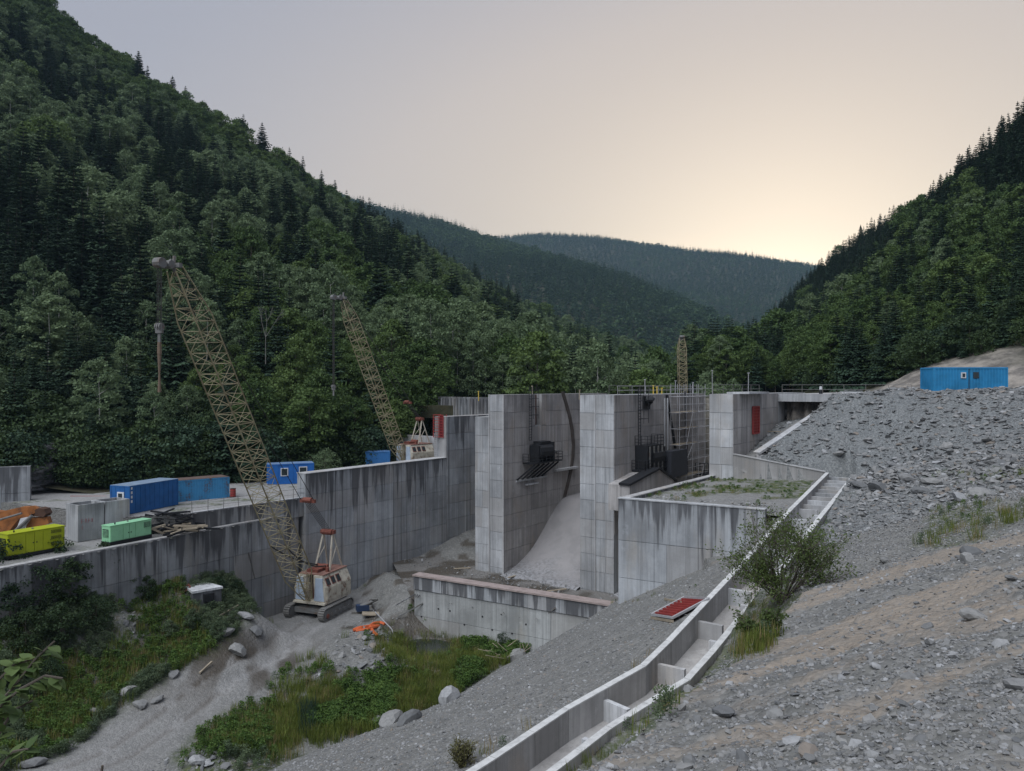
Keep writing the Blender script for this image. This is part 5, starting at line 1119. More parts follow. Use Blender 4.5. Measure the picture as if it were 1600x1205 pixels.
# ---- orange digger, arm folded
o = (-48, 71, -13.8); ex = thing('excavator', o, 'orange excavator with folded arm partly out of view behind the lime generator', 'excavator')
def EX(u, v, dy=0): return ray(u, v, 70.5+dy)
def plate(nm, pl, y0, y1, mt):
    m = MB(); a = [EX(u, v, y0) for u, v in pl]; b = [EX(u, v, y1) for u, v in pl]; b = [np.array([p[0], p[1]+(y1-y0), p[2]]) for p in a]; k = len(pl); m.add(a+b, [tuple(range(k)), tuple(range(k, 2*k))[::-1]]+[(i, k+i, k+(i+1) % k, (i+1) % k) for i in range(k)]); m.build(nm, mt, ex, o)
plate('boom', [(-40, 795), (0, 800), (30, 793), (47, 792), (60, 797), (58, 803), (47, 806), (28, 812), (8, 838), (-40, 842)], -.3, .5, M['orange'])
plate('stick', [(44, 810), (73, 808), (76, 818), (60, 824), (40, 826)], -.2, .4, M['orange']); plate('bucket', [(60, 794), (68, 796), (72, 803), (68, 808), (50, 806), (48, 800)], -.4, .6, plain('dark_rust', (.09, .05, .035), .9, dirt=.5))
plate('counterweight', [(-60, 812), (-8, 812), (-5, 850), (-60, 850)], .3, 2.4, M['orange']); plate('cab', [(-60, 770), (-22, 775), (-18, 815), (-60, 815)], .2, 1.8, M['orange'])
m = MB(); m.bar(EX(20, 833, -.6), EX(50, 806, -.6), .16, 8); m.bar(EX(0, 812, -.6), EX(34, 802, -.6), .1, 8); m.build('hydraulic_cylinder', M['steel'], ex, o)
m = MB(); m.bar(EX(50, 797, -.5), EX(50, 797, .7), .38, 10); m.build('arm_pivot', M['orange'], ex, o); plate('cylinder_guard', [(26, 826), (32, 810), (44, 808), (46, 812), (36, 826)], -.5, -.3, M['white'])
# ---- scrap, cabinets, barrel
def simple_box(name, u, v, Z, sz, mat, label, cat, rz=0.3, extra=None, group=None):
    p = rayz(u, v, Z); t = thing(name, tuple(p), label, cat, group); m = MB(); m.box((p[0], p[1], p[2]+sz[2]/2), sz, rz=rz); m.build('body', mat, t, p)
    m = MB(); m.box((p[0], p[1], p[2]+sz[2]+.02), (sz[0]+.06, sz[1]+.06, .04), rz=rz); m.build('lid', mat, t, p)
    m = MB(); m.box((p[0], p[1], p[2]+sz[2]*.5), (sz[0]*.8, sz[1]+.03, sz[2]*.8), rz=rz); m.build('door', M['white'] if mat is M['white'] else mat, t, p); return t
simple_box('electrical_cabinet', 292, 818, -13.8, (.75, .6, 1.1), M['white'], 'larger white electrical cabinet at the end of the black scrap pile', 'cabinet')
simple_box('meter_box', 257, 822, -13.8, (.5, .35, .7), M['white'], 'smaller white meter box in front of the black scrap pile', 'box'); simple_box('junction_box', 329, 809, -13.8, (.35, .3, .5), M['white'], 'tiny white junction box on the wall beyond the scrap pile', 'box')
p = rayz(364, 776, -12.15); t = thing('barrel', tuple(p), 'red steel barrel beside the light blue container', 'barrel'); m = MB(); m.bar(p, p+np.array([0, 0, .9]), .3, 14); m.build('drum', M['red'], t, p); m = MB(); [m.bar(p+np.array([0, 0, z]), p+np.array([0, 0, z+.04]), .325, 14) for z in (.02, .3, .58, .86)]; m.build('hoop', M['redrust'], t, p)
rg = np.random.default_rng(70); p0 = rayz(245, 836, -13.8); sp = thing('scrap_steel_pile', tuple(p0), 'heap of black steel beams and mesh on the lower terrace', 'scrap pile')
for i in range(70):
    x, y = rg.normal()*1.9, rg.normal()*1.3; z = .1+1.9*rg.random()*math.exp(-(x*x+y*y)/7); a = rg.normal()*.5+.5; L = 1.2+2.5*rg.random(); c = p0+np.array([x+.6, y*.8+1.2, z]); dd = np.array([math.cos(a)*L/2, math.sin(a)*L/2, rg.normal()*.15])
    m = MB(); m.beam(c-dd, c+dd, .12+.1*rg.random(), .1+.12*rg.random()); m.build('steel_beam', M['blk'] if rg.random() < .8 else M['wood'], sp, p0)
m = MB(); m.box(p0+np.array([.2, 2.0, 1.35]), (2.6, 1.4, .12), rz=.4, ry=.12); m.build('steel_plate', M['steel'], sp, p0); m = MB(); m.box(p0+np.array([-1.2, 1.4, .5]), (1.8, 1.6, .7), rz=.4); m.build('steel_hopper', M['blk'], sp, p0)
rr_ = thing('red_barrier', tuple(ray(138, 778, 84)), 'low red guard rail seen above the concrete tanks', 'railing'); q = ray(138, 778, 84)
for k in range(6): rod('post', q+np.array([(k-2.5)*.8, 0, -2.5]), q+np.array([(k-2.5)*.8, 0, .2]), .03, M['red'], rr_, q)
for z in (-.05, .2): rod('rail', q+np.array([-2, 0, z]), q+np.array([2, 0, z]), .03, M['red'], rr_, q)
# ---- red formwork panels
def formwork(base, ex_, ey_, w_, h_, label, rails=8, backing=None, rows=1, mt=None):
    """frame of square tubes with cross bars; ex_, ey_ unit vectors of the sheet"""
    t = thing('formwork_grid', tuple(base), label, 'formwork', 'red steel formwork panels'); b = np.array(base, float); ex_ = np.array(ex_, float); ey_ = np.array(ey_, float); nn = np.cross(ex_, ey_); mt = mt or M['red']
    def pt(x, y, o=0): return b+ex_*x+ey_*y+nn*o
    for a, c in (((0, 0), (w_, 0)), ((0, h_), (w_, h_)), ((0, 0), (0, h_)), ((w_, 0), (w_, h_))): m = MB(); m.beam(pt(*a), pt(*c), .1, .12); m.build('frame_bar', mt, t, base)
    for k in range(1, rails): m = MB(); y = h_*k/rails; m.beam(pt(.05, y), pt(w_-.05, y), .05, .09); m.build('cross_bar', mt, t, base)
    for x in ([w_/2] if rows > 1 else []): m = MB(); m.beam(pt(x, 0), pt(x, h_), .06, .09); m.build('stiffener', mt, t, base)
    m = MB(); q = [pt(0, 0, -.05), pt(w_, 0, -.05), pt(w_, h_, -.05), pt(0, h_, -.05)]; m.hexa([p-nn*.03 for p in q], q); m.build('sheet', backing or plain('dull_red_ply', (.30, .035, .03), .6, dirt=.4), t, base); return t
p = np.array([9.45, 39.4]); zc = float(terrain(np.array([p[0]]), np.array([p[1]]))[0][0]) 
def gz(x, y): return float(terrain(np.array([float(x)]), np.array([float(y)]))[0][0])
def hit(u, v):
    k = (u-800)/F; Ys = np.arange(4, 110, .1); z = terrain(k*Ys, Ys)[0]; vv = H0-z/Ys*F
    i = np.nonzero(vv <= v)[0]; return np.array([k*Ys[i[0]], Ys[i[0]], z[i[0]]]) if len(i) else None
q = [hit(*p) for p in ((1018, 968), (1051, 974), (1066, 944), (1039, 938))]
ex_ = q[1]-q[0]; ey_ = (q[3]-q[0]); wv = np.linalg.norm(ex_); ex_ /= wv; ey_ -= ex_*ey_.dot(ex_); hv = np.linalg.norm(ey_); ey_ /= hv; nn = np.cross(ex_, ey_)
fp = formwork(q[0]+np.array([0, 0, .28]), ex_, ey_, wv, min(hv, 3.6), 'red steel formwork panel with grey edges lying on the gravel beside the stepped channel', rails=9)
for a in fp.children:
    if a.name.startswith('frame_bar'): a.data.materials[0] = M['galv']
m = MB(); m.beam(q[0]+np.array([0, 0, .1]), q[1]+np.array([0, 0, .1]), .12, .14); m.beam(q[3]+np.array([0, 0, .06]), q[2]+np.array([0, 0, .1]), .12, .12); m.build('wooden_bearer', M['wood'], fp, q[0]+np.array([0, 0, .28]))
t0, z0 = onS(1177, 678, 27.3); t1, _ = onS(1187, 678, 27.3); formwork(D(27.25, t0, z0), (*DB, 0), (0, 0, 1), max(1.0, t1-t0), 2.7, 'tall red formwork panel hung on the side of the square abutment', rails=9)
M['redtube'] = M['red']
tw = thing('formwork_tower', D(-16.6, 6.3, HZ), 'red steel formwork tower standing on the end of the stained wall', 'formwork tower')
for k, (s0, t0) in enumerate(((-16.7, 6.4), (-15.7, 6.4), (-14.95, 6.4), (-16.7, 7.8), (-15.6, 7.8))):
    m = MB(); m.beam(D(s0, t0-.0, -6.9), D(s0, t0, -3.8), .1, .1); m.build('upright', M['red'], tw, D(-16.6, 6.3, HZ))
for k in range(9):
    z = -6.8+k*.37; m = MB(); m.beam(D(-16.7, 6.35, z), D(-14.95, 6.35, z), .07, .07); m.build('cross_bar', M['red'], tw, D(-16.6, 6.3, HZ)); m = MB(); m.beam(D(-16.75, 6.4, z), D(-16.75, 7.8, z), .07, .07); m.build('cross_bar', M['red'], tw, D(-16.6, 6.3, HZ))
m = MB(); drect(m, -15.65, -15.0, 6.5, 6.56, -6.85, -3.9); m.build('sheet', plain('deep_red_ply', (.16, .02, .025), .7), tw, D(-16.6, 6.3, HZ))
ld = thing('steel_ladder', D(-16.1, 6.2, HZ), 'pale steel ladder under the red formwork tower', 'ladder')
for s_ in (-16.45, -15.95): rod('stile', D(s_, 6.3, HZ), D(s_, 6.3, -6.3), .035, M['galv'], ld, D(-16.1, 6.2, HZ))
for k in range(11): rod('rung', D(-16.45, 6.3, HZ+.2+k*.29), D(-15.95, 6.3, HZ+.2+k*.29), .022, M['galv'], ld, D(-16.1, 6.2, HZ))

# ---- black gate machinery, platforms, ladders, scaffolding
def railing(parent, o, pts_, h=1.05, mid=2, step=.8, mt=None, r=.035, post='railing_post', rail='rail'):
    mt = mt or M['blk']
    for a, b in zip(pts_[:-1], pts_[1:]):
        a = np.array(a, float); b = np.array(b, float); L = np.linalg.norm(b-a); k = max(1, int(round(L/step)))
        for i in range(k+1): p = a+(b-a)*i/k; rod(post, p, p+np.array([0, 0, h]), r, mt, parent, o)
        for q in range(mid+1): z = np.array([0, 0, h*(q+1)/(mid+1)]); rod(rail, a+z, b+z, r*.8, mt, parent, o)
def cage_ladder(sf, u, v0, v1, label, off=.35, wd=.55):
    t0, za = onS(u, v0, sf); _, zb = onS(u, v1, sf); o = D(sf+off, t0, zb); t = thing('access_ladder', o, label, 'ladder', 'black ladders on the pier faces')
    for q in (0, wd): rod('stile', D(sf+off, t0+q, zb), D(sf+off, t0+q, za+.0), .045, M['blk'], t, o)
    k = int((za-zb)/.33)
    for i in range(k): rod('rung', D(sf+off, t0, zb+i*.33), D(sf+off, t0+wd, zb+i*.33), .025, M['blk'], t, o)
    for i in range(0, k, 3):
        z = zb+i*.33+.1
        if z > za-(za-zb)*.6:
            rod('cage_hoop', D(sf+off, t0, z), D(sf+off+.7, t0-.1, z), .03, M['blk'], t, o); rod('cage_hoop', D(sf+off+.7, t0-.1, z), D(sf+off+.7, t0+wd+.5, z), .03, M['blk'], t, o); rod('cage_hoop', D(sf+off+.7, t0+wd+.5, z), D(sf+off, t0+wd, z), .03, M['blk'], t, o)
    for q in (-.1, wd+.5): rod('cage_bar', D(sf+off+.7, t0+q, za-(za-zb)*.6), D(sf+off+.7, t0+q, za), .03, M['blk'], t, o)
    return t
cage_ladder(0, 823, 604, 688, 'black caged ladder above the hoist on the stepped pier')
cage_ladder(14.4, 993, 606, 698, 'black caged ladder above the gate machinery on the scaffolded pier')
def hoist(sf, u0, u1, v, v2, label, house=True):
    t0, z0 = onS(u0, v, sf); t1, _ = onS(u1, v, sf); o = D(sf+.6, t0, z0); t = thing('hoist_platform', o, label, 'hoist platform', 'black gate hoist platforms'); wd = 1.7
    m = MB(); drect(m, sf+.06, sf+wd, t0, t1, z0-.14, z0); m.build('deck', M['blk'], t, o)
    railing(t, o, [D(sf+.1, t0, z0), D(sf+wd, t0, z0), D(sf+wd, t1, z0), D(sf+.1, t1, z0)], step=.9)
    n_ = 6
    for i in range(n_):
        tt = t0+(t1-t0)*(i+.3)/n_; m = MB(); m.beam(D(sf+wd-.1, tt, z0-.2), D(sf+.1, tt-1.6, z0-2.0), .14, .18); m.build('bracket', M['blk'], t, o)
    m = MB(); m.beam(D(sf+.12, t0-1.4, z0-2.1), D(sf+.12, t1-1.2, z0-2.1), .2, .2); m.build('bracket_rail', M['conc_pale'], t, o, drop=0)
    tm = (t0+t1)/2; m = MB(); m.bar(D(sf+.9, tm-1.7, z0+1.25), D(sf+.9, tm+1.2, z0+1.25), .95, 12); m.build('winch_drum', M['blk'], t, o)
    m = MB(); drect(m, sf+.2, sf+1.6, tm-1.9, tm-1.6, z0, z0+2.0); drect(m, sf+.2, sf+1.6, tm+1.2, tm+1.5, z0, z0+2.3); drect(m, sf+.3, sf+1.4, tm-1.2, tm+.9, z0+2.15, z0+2.45); m.build('winch_frame', M['blk'], t, o)
    m = MB(); m.bar(D(sf+.9, tm+1.5, z0+1.0), D(sf+.9, tm+2.9, z0+1.0), .28, 9); m.build('drive_motor', M['steel'], t, o)
    return t
hoist(0, 816, 861, 723, 0, 'black winch on a railed bracket platform fixed to the stepped pier')
hoist(14.4, 986, 1033, 734, 0, 'black winch on a railed bracket platform beside the dark gate plate')
# railed box above the second hoist
t0, z0 = onS(991, 712, 14.4); t1, _ = onS(1017, 712, 14.4); o = D(15, t0, z0); t = thing('gate_gearbox_housing', o, 'black boxed gearbox housing with a railed top above the hoist platform', 'housing')
_, ztop = onS(991, 696, 14.4); m = MB(); drect(m, 14.5, 16.0, t0, t1, z0-2.0, ztop); m.build('housing', M['blk'], t, o); railing(t, o, [D(14.5, t0, ztop), D(16.0, t0, ztop), D(16.0, t1, ztop), D(14.5, t1, ztop)], step=.9)
for k in range(4): m = MB(); tt = t0+(t1-t0)*(k+.5)/4; drect(m, 16.0, 16.1, tt-.1, tt+.1, z0-1.9, ztop-.1); m.build('stiffener', M['steel'], t, o)
# radial gate plate and its concrete thrust block
a0 = onS(1012, 705, 15.6); a1 = onS(1036, 705, 15.6); a2 = onS(1062, 705, 15.6); _, zb_ = onS(1036, 742, 15.6); o = D(15.6, a1[0], zb_); t = thing('spillway_gate_arm', o, 'large dark steel gate arm plate behind the scaffolding', 'steel gate')
m = MB(); drect(m, 15.45, 15.6, a0[0], a1[0], (a0[1]+zb_)/2-.2, a0[1]); m.build('arm_plate', plain('dark_grey_gate', (.035, .037, .045), .6, dirt=.3), t, o)
m = MB(); drect(m, 15.5, 16.6, a1[0]+.02, a2[0], zb_-.3, a1[1]); m.build('hub_plate', plain('dark_grey_gate_hub', (.04, .043, .052), .6, dirt=.3), t, o)
q = [onS(u, v, 16.9) for u, v in ((984, 759), (1030, 734), (1053, 750), (1053, 800), (984, 800))]; o = D(16, q[1][0], q[1][1]); t = thing('gate_thrust_block', o, 'concrete thrust block with a sloping dark cap below the gate arm', 'concrete block')
m = MB(); A = [D(14.45, tt, zz) for tt, zz in q]; Bq = [D(16.9, tt, zz) for tt, zz in q]; m.add(A+Bq, [tuple(range(5)), tuple(range(5, 10))[::-1]]+[(i, 5+i, 5+(i+1) % 5, (i+1) % 5) for i in range(5)]); m.build('block', M['conc_side'], t, o, drop=0)
m = MB(); m.beam(D(16.4, q[0][0]-.2, q[0][1]+.12), D(16.4, q[1][0], q[1][1]+.14), 1.3, .22); m.beam(D(16.4, q[1][0], q[1][1]+.14), D(16.4, q[2][0]+.6, q[2][1]-.15), 1.3, .22); m.build('steel_cap', M['blk'], t, o)
# hoist motor in a wall opening, railed ledges
t0, z0 = onS(1003, 640, 14.4); t1, _ = onS(1012, 640, 14.4); o = D(14.6, t0, z0); t = thing('wall_motor', o, 'dark motor set in a small opening high on the scaffolded pier', 'motor'); m = MB(); drect(m, 14.47, 14.62, t0, t1+.2, z0, z0+1.5); m.build('opening_plate', M['blk'], t, o); m = MB(); m.bar(D(14.6, t0+.6, z0+1.1), D(15.3, t0+.9, z0+1.1), .4, 10); m.bar(D(14.9, t0+.6, z0+.5), D(14.9, t1+.4, z0+1.2), .2, 8); m.build('motor', M['blk'], t, o)  # black plate on the face gives the opening its shade as colour
t0, z0 = onS(1092, 739, 15.2); o = D(15.6, t0, z0); t = thing('railed_ledge', o, 'short black railing at the foot of the square abutment', 'railing', 'black railed ledges'); railing(t, o, [D(15, t0-.6, z0), D(17.2, t0-.4, z0), D(17.2, t0+2.4, z0)], h=1.3, step=.55, r=.05); m = MB(); drect(m, 14.9, 17.3, t0-.7, t0+2.5, z0-.2, z0); m.build('deck', M['blk'], t, o)
t0, z0 = onS(897, 731, 9.2); o = D(9.9, 9, z0); t = thing('railed_ledge', o, 'short black railing just left of the scaffolded pier', 'railing', 'black railed ledges'); railing(t, o, [D(8.9, 13, z0), D(10.2, 13, z0)], h=1.5, step=.6, r=.07); m = MB(); drect(m, 8.8, 10.28, 12.8, 13.6, z0-.2, z0); m.build('deck', M['blk'], t, o)
# scaffolding
o = D(15.5, 17, -13); t = thing('scaffolding', o, 'grey tube scaffolding with plank decks against the right face of the pier', 'scaffolding')
ts = [13.0, 14.9, 16.8, 18.7, 20.8, 23.2]; zs_ = [-12.6, -10.7, -8.8, -6.9, -5.0, -3.1, -1.2]
for tt in ts:
    for s_ in (14.9, 16.0): rod('standard', D(s_, tt, -13), D(s_, tt, .3 if tt < 22 else -.6), .035, M['galv'], t, o)
for z in zs_:
    for s_ in (14.9, 16.0): rod('ledger', D(s_, ts[0]-.3, z), D(s_, ts[-1]+.3, z), .03, M['galv'], t, o); rod('ledger', D(s_, ts[0], z+.95), D(s_, ts[-1], z+.95), .025, M['galv'], t, o)
    for tt in ts: rod('transom', D(14.7, tt, z), D(16.2, tt, z), .025, M['galv'], t, o)
for z, (a, b) in zip((-3.1, -6.9, -10.7, -5.0), ((0, 3), (0, 3), (0, 4), (1, 3))):
    for q in range(4): m = MB(); drect(m, 14.92+q*.26, 15.14+q*.26, ts[a], ts[b], z+.04, z+.1); m.build('plank', M['wood'], t, o)
for (a, b, z0, z1) in ((1, 2, -6.9, -3.1), (0, 2, -10.7, -6.9), (0, 1, -12.6, -10.7), (3, 4, -12.6, -8.8)): rod('diagonal', D(16.05, ts[a], z0), D(16.05, ts[b], z1), .03, M['galv'], t, o)
# ---- things along the crest
def crest_rail(a, b, label, mt, h=1.0, step=2.2, mid=1):
    a = np.array(a); b = np.array(b); t = thing('guard_railing', tuple(a), label, 'railing', 'thin guard railings along the crest'); railing(t, tuple(a), [a, b], h=h, step=step, mid=mid, mt=mt, r=.028, post='post'); return t
crest_rail(D(27.2, 15, -.82), D(40, 15, -.82), 'thin dark railing above the shaded parapet', M['steel']); crest_rail(D(42, 16, -.6), D(45, 17, -.6), 'thin railing left of the bright blue crest container', M['steel']); crest_rail(D(53, 12, -.6), D(68, 12, -.6), 'thin railing right of the bright blue crest container', M['steel'])
crest_rail(D(14.3, 1, PT+.05), D(14.3, 24, PT+.05), 'pale scaffold rail on top of the scaffolded pier', M['galv'], h=.95, step=3.5); crest_rail(D(25, .3, AZ), D(25, 14, AZ), 'thin rail on top of the square abutment', M['steel'], h=.9, step=3)
crest_rail(D(10.5, 6, PT+.05), D(10.5, 24, PT+.05), 'sparse dark posts along the left edge of the scaffolded pier', M['steel'], h=1.0, step=2.5)
rgp = np.random.default_rng(88)
for k, (u, v, Y, h, mt, lab) in enumerate(((1008, 612, 88, 1.7, 'galv', 'pale post with a small head on the scaffolded pier'), (1021, 612, 90, 1.0, 'yel', 'yellow post nearest the ladder on the scaffolded pier'), (1027, 612, 91, .85, 'yel', 'short yellow post next to a taller yellow one'), (1034, 612, 92, .7, 'yel', 'shortest yellow post on the scaffolded pier'), (1113, 612, 104, 2.9, 'galv', 'tall thin pole behind the gap beside the square abutment'), (1169, 612, 84, 2.2, 'galv', 'tall thin pole on the square abutment roof'), (1055, 612, 93, 1.6, 'galv', 'thin rod left of the distant crane boom'), (1083, 613, 97, 1.4, 'galv', 'thin rod right of the distant crane boom'), (905, 617, 94, .6, 'wood', 'wooden stub on the edge of the open chute'), (748, 620, 112, .8, 'yel', 'small yellow marker on the dark wing wall'), (832, 617, 96, 1.1, 'wood', 'pale leaning board at the top of the black ladder'))):
    if 'yel' not in M: M['yel'] = plain('yellow_post_paint', (.62, .44, .08), .6)
    p = ray(u, v, Y); p[2] = min(p[2], -.9 if u < 1100 else -.7); tp = ray(u, v, Y)[2]
    t = thing('marker_post', tuple(p), lab, 'post', 'posts along the crest'); lean = np.array([rgp.normal()*.04, 0, 0]); rod('pole', p-np.array([0, 0, .6]), p+lean+np.array([0, 0, h]), .045 if h > 1.5 else .07, M[mt], t, p); m = MB(); m.box(p+lean+np.array([0, 0, h]), (.22, .16, .1)); m.build('pole_head', M[mt], t, p)
p = np.array([33.2, 81.2, -.82]); t = thing('white_beacon', tuple(p), 'small white beacon on a dark stand at the crest', 'beacon'); m = MB(); m.bar(p, p+np.array([0, 0, .45]), .2, 8); m.build('stand', M['blk'], t, p); m = MB(); m.bar(p+np.array([0, 0, .45]), p+np.array([0, 0, .85]), .17, 8, .13); m.build('lamp_body', M['white'], t, p)
p = np.array([35, 80, -.7]); m = MB(); m.beam(p, p+np.array([9, -6.4, .05]), .3, .18); tag(m.build('white_kerb_rail', M['white']), 'white horizontal rail running along the crest road', 'rail')
t0, z0 = onS(1196, 674, 27.2); p = np.array(D(27.4, t0, z0)); t = thing('protruding_rod', tuple(p), 'long pale rod sticking out beside the red hanging formwork', 'rod'); rod('rod', p, p+np.array([3.4, -1.0, .0]), .04, M['wood'], t, p)
# gate track seen on the far chute wall
# ---- valley floor odds and ends
hc = hit(300, 946); ZC = hc[2]+1.25; c = np.array([hc[0], hc[1]+.9, hc[2]]); t = thing('concrete_chamber', tuple(c), 'flat topped concrete chamber in the weeds left of the dirt road', 'concrete chamber')
q = [np.array([hc[0]+x, hc[1]+y, ZC]) for x, y in ((-1.35, 1.6), (.0, 3.2), (2.2, 1.5), (.15, -.3))]; m = MB(); P = [(p[0], p[1]) for p in q]
import itertools
def ccw(P): return P if sum(P[i][0]*P[(i+1) % len(P)][1]-P[(i+1) % len(P)][0]*P[i][1] for i in range(len(P))) > 0 else P[::-1]
P = ccw(P); cx = sum(p[0] for p in P)/4; cy = sum(p[1] for p in P)/4; m.prism(P, ZC-.2, ZC); m.build('roof_slab', M['conc_pale'], t, c, drop=0)
m = MB(); m.prism([(cx+(x-cx)*.93, cy+(y-cy)*.93) for x, y in P], ZC-3, ZC-.2); m.build('chamber_wall', M['conc_dark'], t, c, drop=ZC)
m = MB(); m.box((cx+.95, cy-.85, ZC-.75), (.9, .5, .7), rz=.75); m.build('side_opening', M['blk'], t, c)  # solid black box, coloured as the darkness inside an opening
p = q[0]+np.array([-1.5, -1.0, -1.3]); d1 = q[0]+np.array([.3, .1, .12])-p; L = np.linalg.norm(d1); d1 /= L; e2 = np.array([.75, -.6, .1]); e2 -= d1*e2.dot(d1); e2 /= np.linalg.norm(e2); formwork(p, e2, d1, .8, L, 'rusty red formwork frame leaning on the concrete chamber', rails=6, mt=M['redrust'])
# hoses and pump beside the crane
p = rayz(565, 958, -23.9); t = thing('water_pump', tuple(p), 'blue water pump with coiled orange hose on the gravel beside the crane', 'pump')
m = MB(); m.box(p+np.array([0, .5, .45]), (1.3, .8, .6), rz=.4); m.build('pump_body', plain('pump_blue', (.03, .05, .10), .5), t, p); m = MB(); m.box(p+np.array([1.2, -.9, .2]), (1.9, 1.1, .12), rz=.2, ry=.08); m.build('pallet', M['wood'], t, p); m = MB(); m.bar(p+np.array([-.2, .3, .6]), p+np.array([.9, .9, .9]), .22, 9); m.build('motor', M['steel'], t, p)
def hose(pl, r, mt, label, nm='hose', cat='hose'):
    m = MB(); m.tube(pl, r, 6); tag(m.build(nm, mt, origin=pl[0]), label, cat)
om = plain('orange_hose', (.55, .12, .04), .6); g_ = lambda u, v, dz=.12: (lambda h: h+np.array([0, 0, dz]))(rayz(u, v, -23.9) if hit(u, v) is None else hit(u, v))
hose([g_(*p) for p in ((552, 987), (560, 984), (575, 981), (592, 980), (575, 985), (556, 988), (565, 983))], .16, om, 'flattened orange hose lying on the pale gravel')
hose([g_(*p) for p in ((590, 996), (583, 990), (578, 981), (584, 976), (594, 975), (601, 978))], .16, om, 'curled orange hose end beside the pump')
hose([p+np.array([.4, .4, .7]), p+np.array([1.6, .3, 1.3]), g_(578, 945, .5), g_(588, 962), g_(600, 985), g_(612, 998)], .09, M['cable'], 'black hose running from the pump down to the water')
hose([g_(*q) for q in ((583, 955), (595, 968), (612, 985), (618, 1000))], .06, M['galv'], 'thin grey hose beside the black one')
for k, (a, b, lab) in enumerate((((340, 968), (372, 952), 'weathered timber beam nearest the concrete chamber'), ((414, 951), (437, 940), 'broken timber beside the left crane track'), ((312, 1055), (331, 1040), 'pale timber poking out of the weeds by the road'), ((621, 968), (661, 947), 'thin pole leaning on the basin sill wall'), ((812, 985), (868, 952), 'bent pole lying against the sill wall'), ((1108, 690), (1110, 700), ''))):
    if not lab: continue
    pa = hit(*a); pb = hit(*b); 
    if k == 3: pb = ray(661, 947, 76.7)
    if k == 4: pa = hit(800, 1000); pb = ray(868, 955, 69)
    m = MB(); m.beam(pa+np.array([0, 0, .15]), pb+np.array([0, 0, .3]), .14 if k < 3 else .09, .12); tag(m.build('timber_beam' if k < 3 else 'pole', M['wood'] if k < 3 else M['steel'], origin=pa), lab, 'timber' if k < 3 else 'pole')
for k, (u, v, L, a, lab) in enumerate(((722, 888, 2.0, .1, 'long pale plank on the mud in front of the shaded chute'), (800, 901, 1.2, .8, 'short splintered plank at the foot of the open chute'), (870, 922, 2.2, .35, 'pale plank with a rock on the basin mud'))):
    p = rayz(u, v, -21.6); m = MB(); dd = np.array([math.cos(a), math.sin(a), .03])*L/2; m.beam(p-dd, p+dd, .22, .09); tag(m.build('plank', M['wood'], origin=p), lab, 'plank')
# wire fence along the lower terrace and standing pipe frame on the wall
WA0_, WA1_ = np.array(WA0), np.array(WA1); dA, LA = seg(WA0, WA1)
t = thing('pipe_frame', tuple(WA1_), 'dark pipe frame hanging on the lower retaining wall', 'pipe frame'); a = ray(371, 818, 77.2); b = ray(372, 884, 76.8); c = ray(400, 879, 78); 
rod('pipe', a, b, .07, M['cable'], t, WA1_); rod('pipe', b, c, .07, M['cable'], t, WA1_); rod('pipe', a+np.array([.4, 0, 0]), ray(398, 905, 76), .06, M['cable'], t, WA1_)
f_ = thing('wire_fence', tuple(W20), 'sagging wire fence with thin posts on the edge of the container road', 'fence')
for k in range(9): q = np.array(W20)+(np.array(W21)-np.array(W20))*k/8; rod('post', q, q+np.array([.05*(k % 3-1), 0, 1.15]), .03, M['steel'], f_, W20)
for z in (.5, 1.05): 
    for k in range(8): q = np.array(W20)+(np.array(W21)-np.array(W20))*k/8; q2 = np.array(W20)+(np.array(W21)-np.array(W20))*(k+1)/8; rod('wire', q+np.array([0, 0, z-.05*(k % 2)]), q2+np.array([0, 0, z-.05*((k+1) % 2)]), .012, M['cable'], f_, W20, 4)

# ---- bare rock face above the containers
def outcrop(u0, u1, v0, v1, Y0, seed, label):
    n1, n2 = 70, 40; U, Vv = np.meshgrid(np.linspace(u0, u1, n1), np.linspace(v0, v1, n2)); a = (U-u0)/(u1-u0); b = (Vv-v0)/(v1-v0); Yd = Y0+a*7-b*2.5
    e = np.minimum.reduce([a, 1-a, b*1.0, np.ones_like(a)]); X = (U-800)/F*Yd; Z = -(Vv-H0)/F*Yd
    bl = np.abs(fbm(X, Z, 3.2, 4, seed)); st = np.floor((Z+fbm(X, Z, 5, 2, seed+1)*1.5)*1.1)/1.1-Z
    Yd = Yd-bl*3.2-st*.5+(1-sstep(0, .22, e+fbm(X, Z, 2.5, 3, seed+2)*.08))*6; X = (U-800)/F*Yd*1.0
    idx = np.arange(n1*n2).reshape(n2, n1); Q = np.stack([idx[:-1, :-1], idx[:-1, 1:], idx[1:, 1:], idx[1:, :-1]], -1).reshape(-1, 4)
    me = mesh_np('rock_outcrop', np.stack([X, Yd, Z], -1).reshape(-1, 3), Q, M['rockface'], smooth=False); tag(link('rock_outcrop', me), label, 'rock')
t = NT('dark_rock_face'); p = t.pos(); n = t.noise(p, .7, 6, .65); n2 = t.noise(t.pos((1, 1, 2.5)), 1.6, 5); c = t.mix(t.rng(n, .35, .65), (.055, .055, .058, 1), (.16, .16, .165, 1)); c = t.mix(t.rng(n2, .5, .65, 0, .7), c, (.025, .035, .02, 1)); t.bump(n2, .8, .2); M['rockface'] = t.color(c)
outcrop(22, 128, 682, 765, 86.0, 5, 'dark fractured rock face behind the tall free standing wall'); outcrop(560, 680, 640, 705, 121, 9, 'shaded brown rock face beside the distant crane')
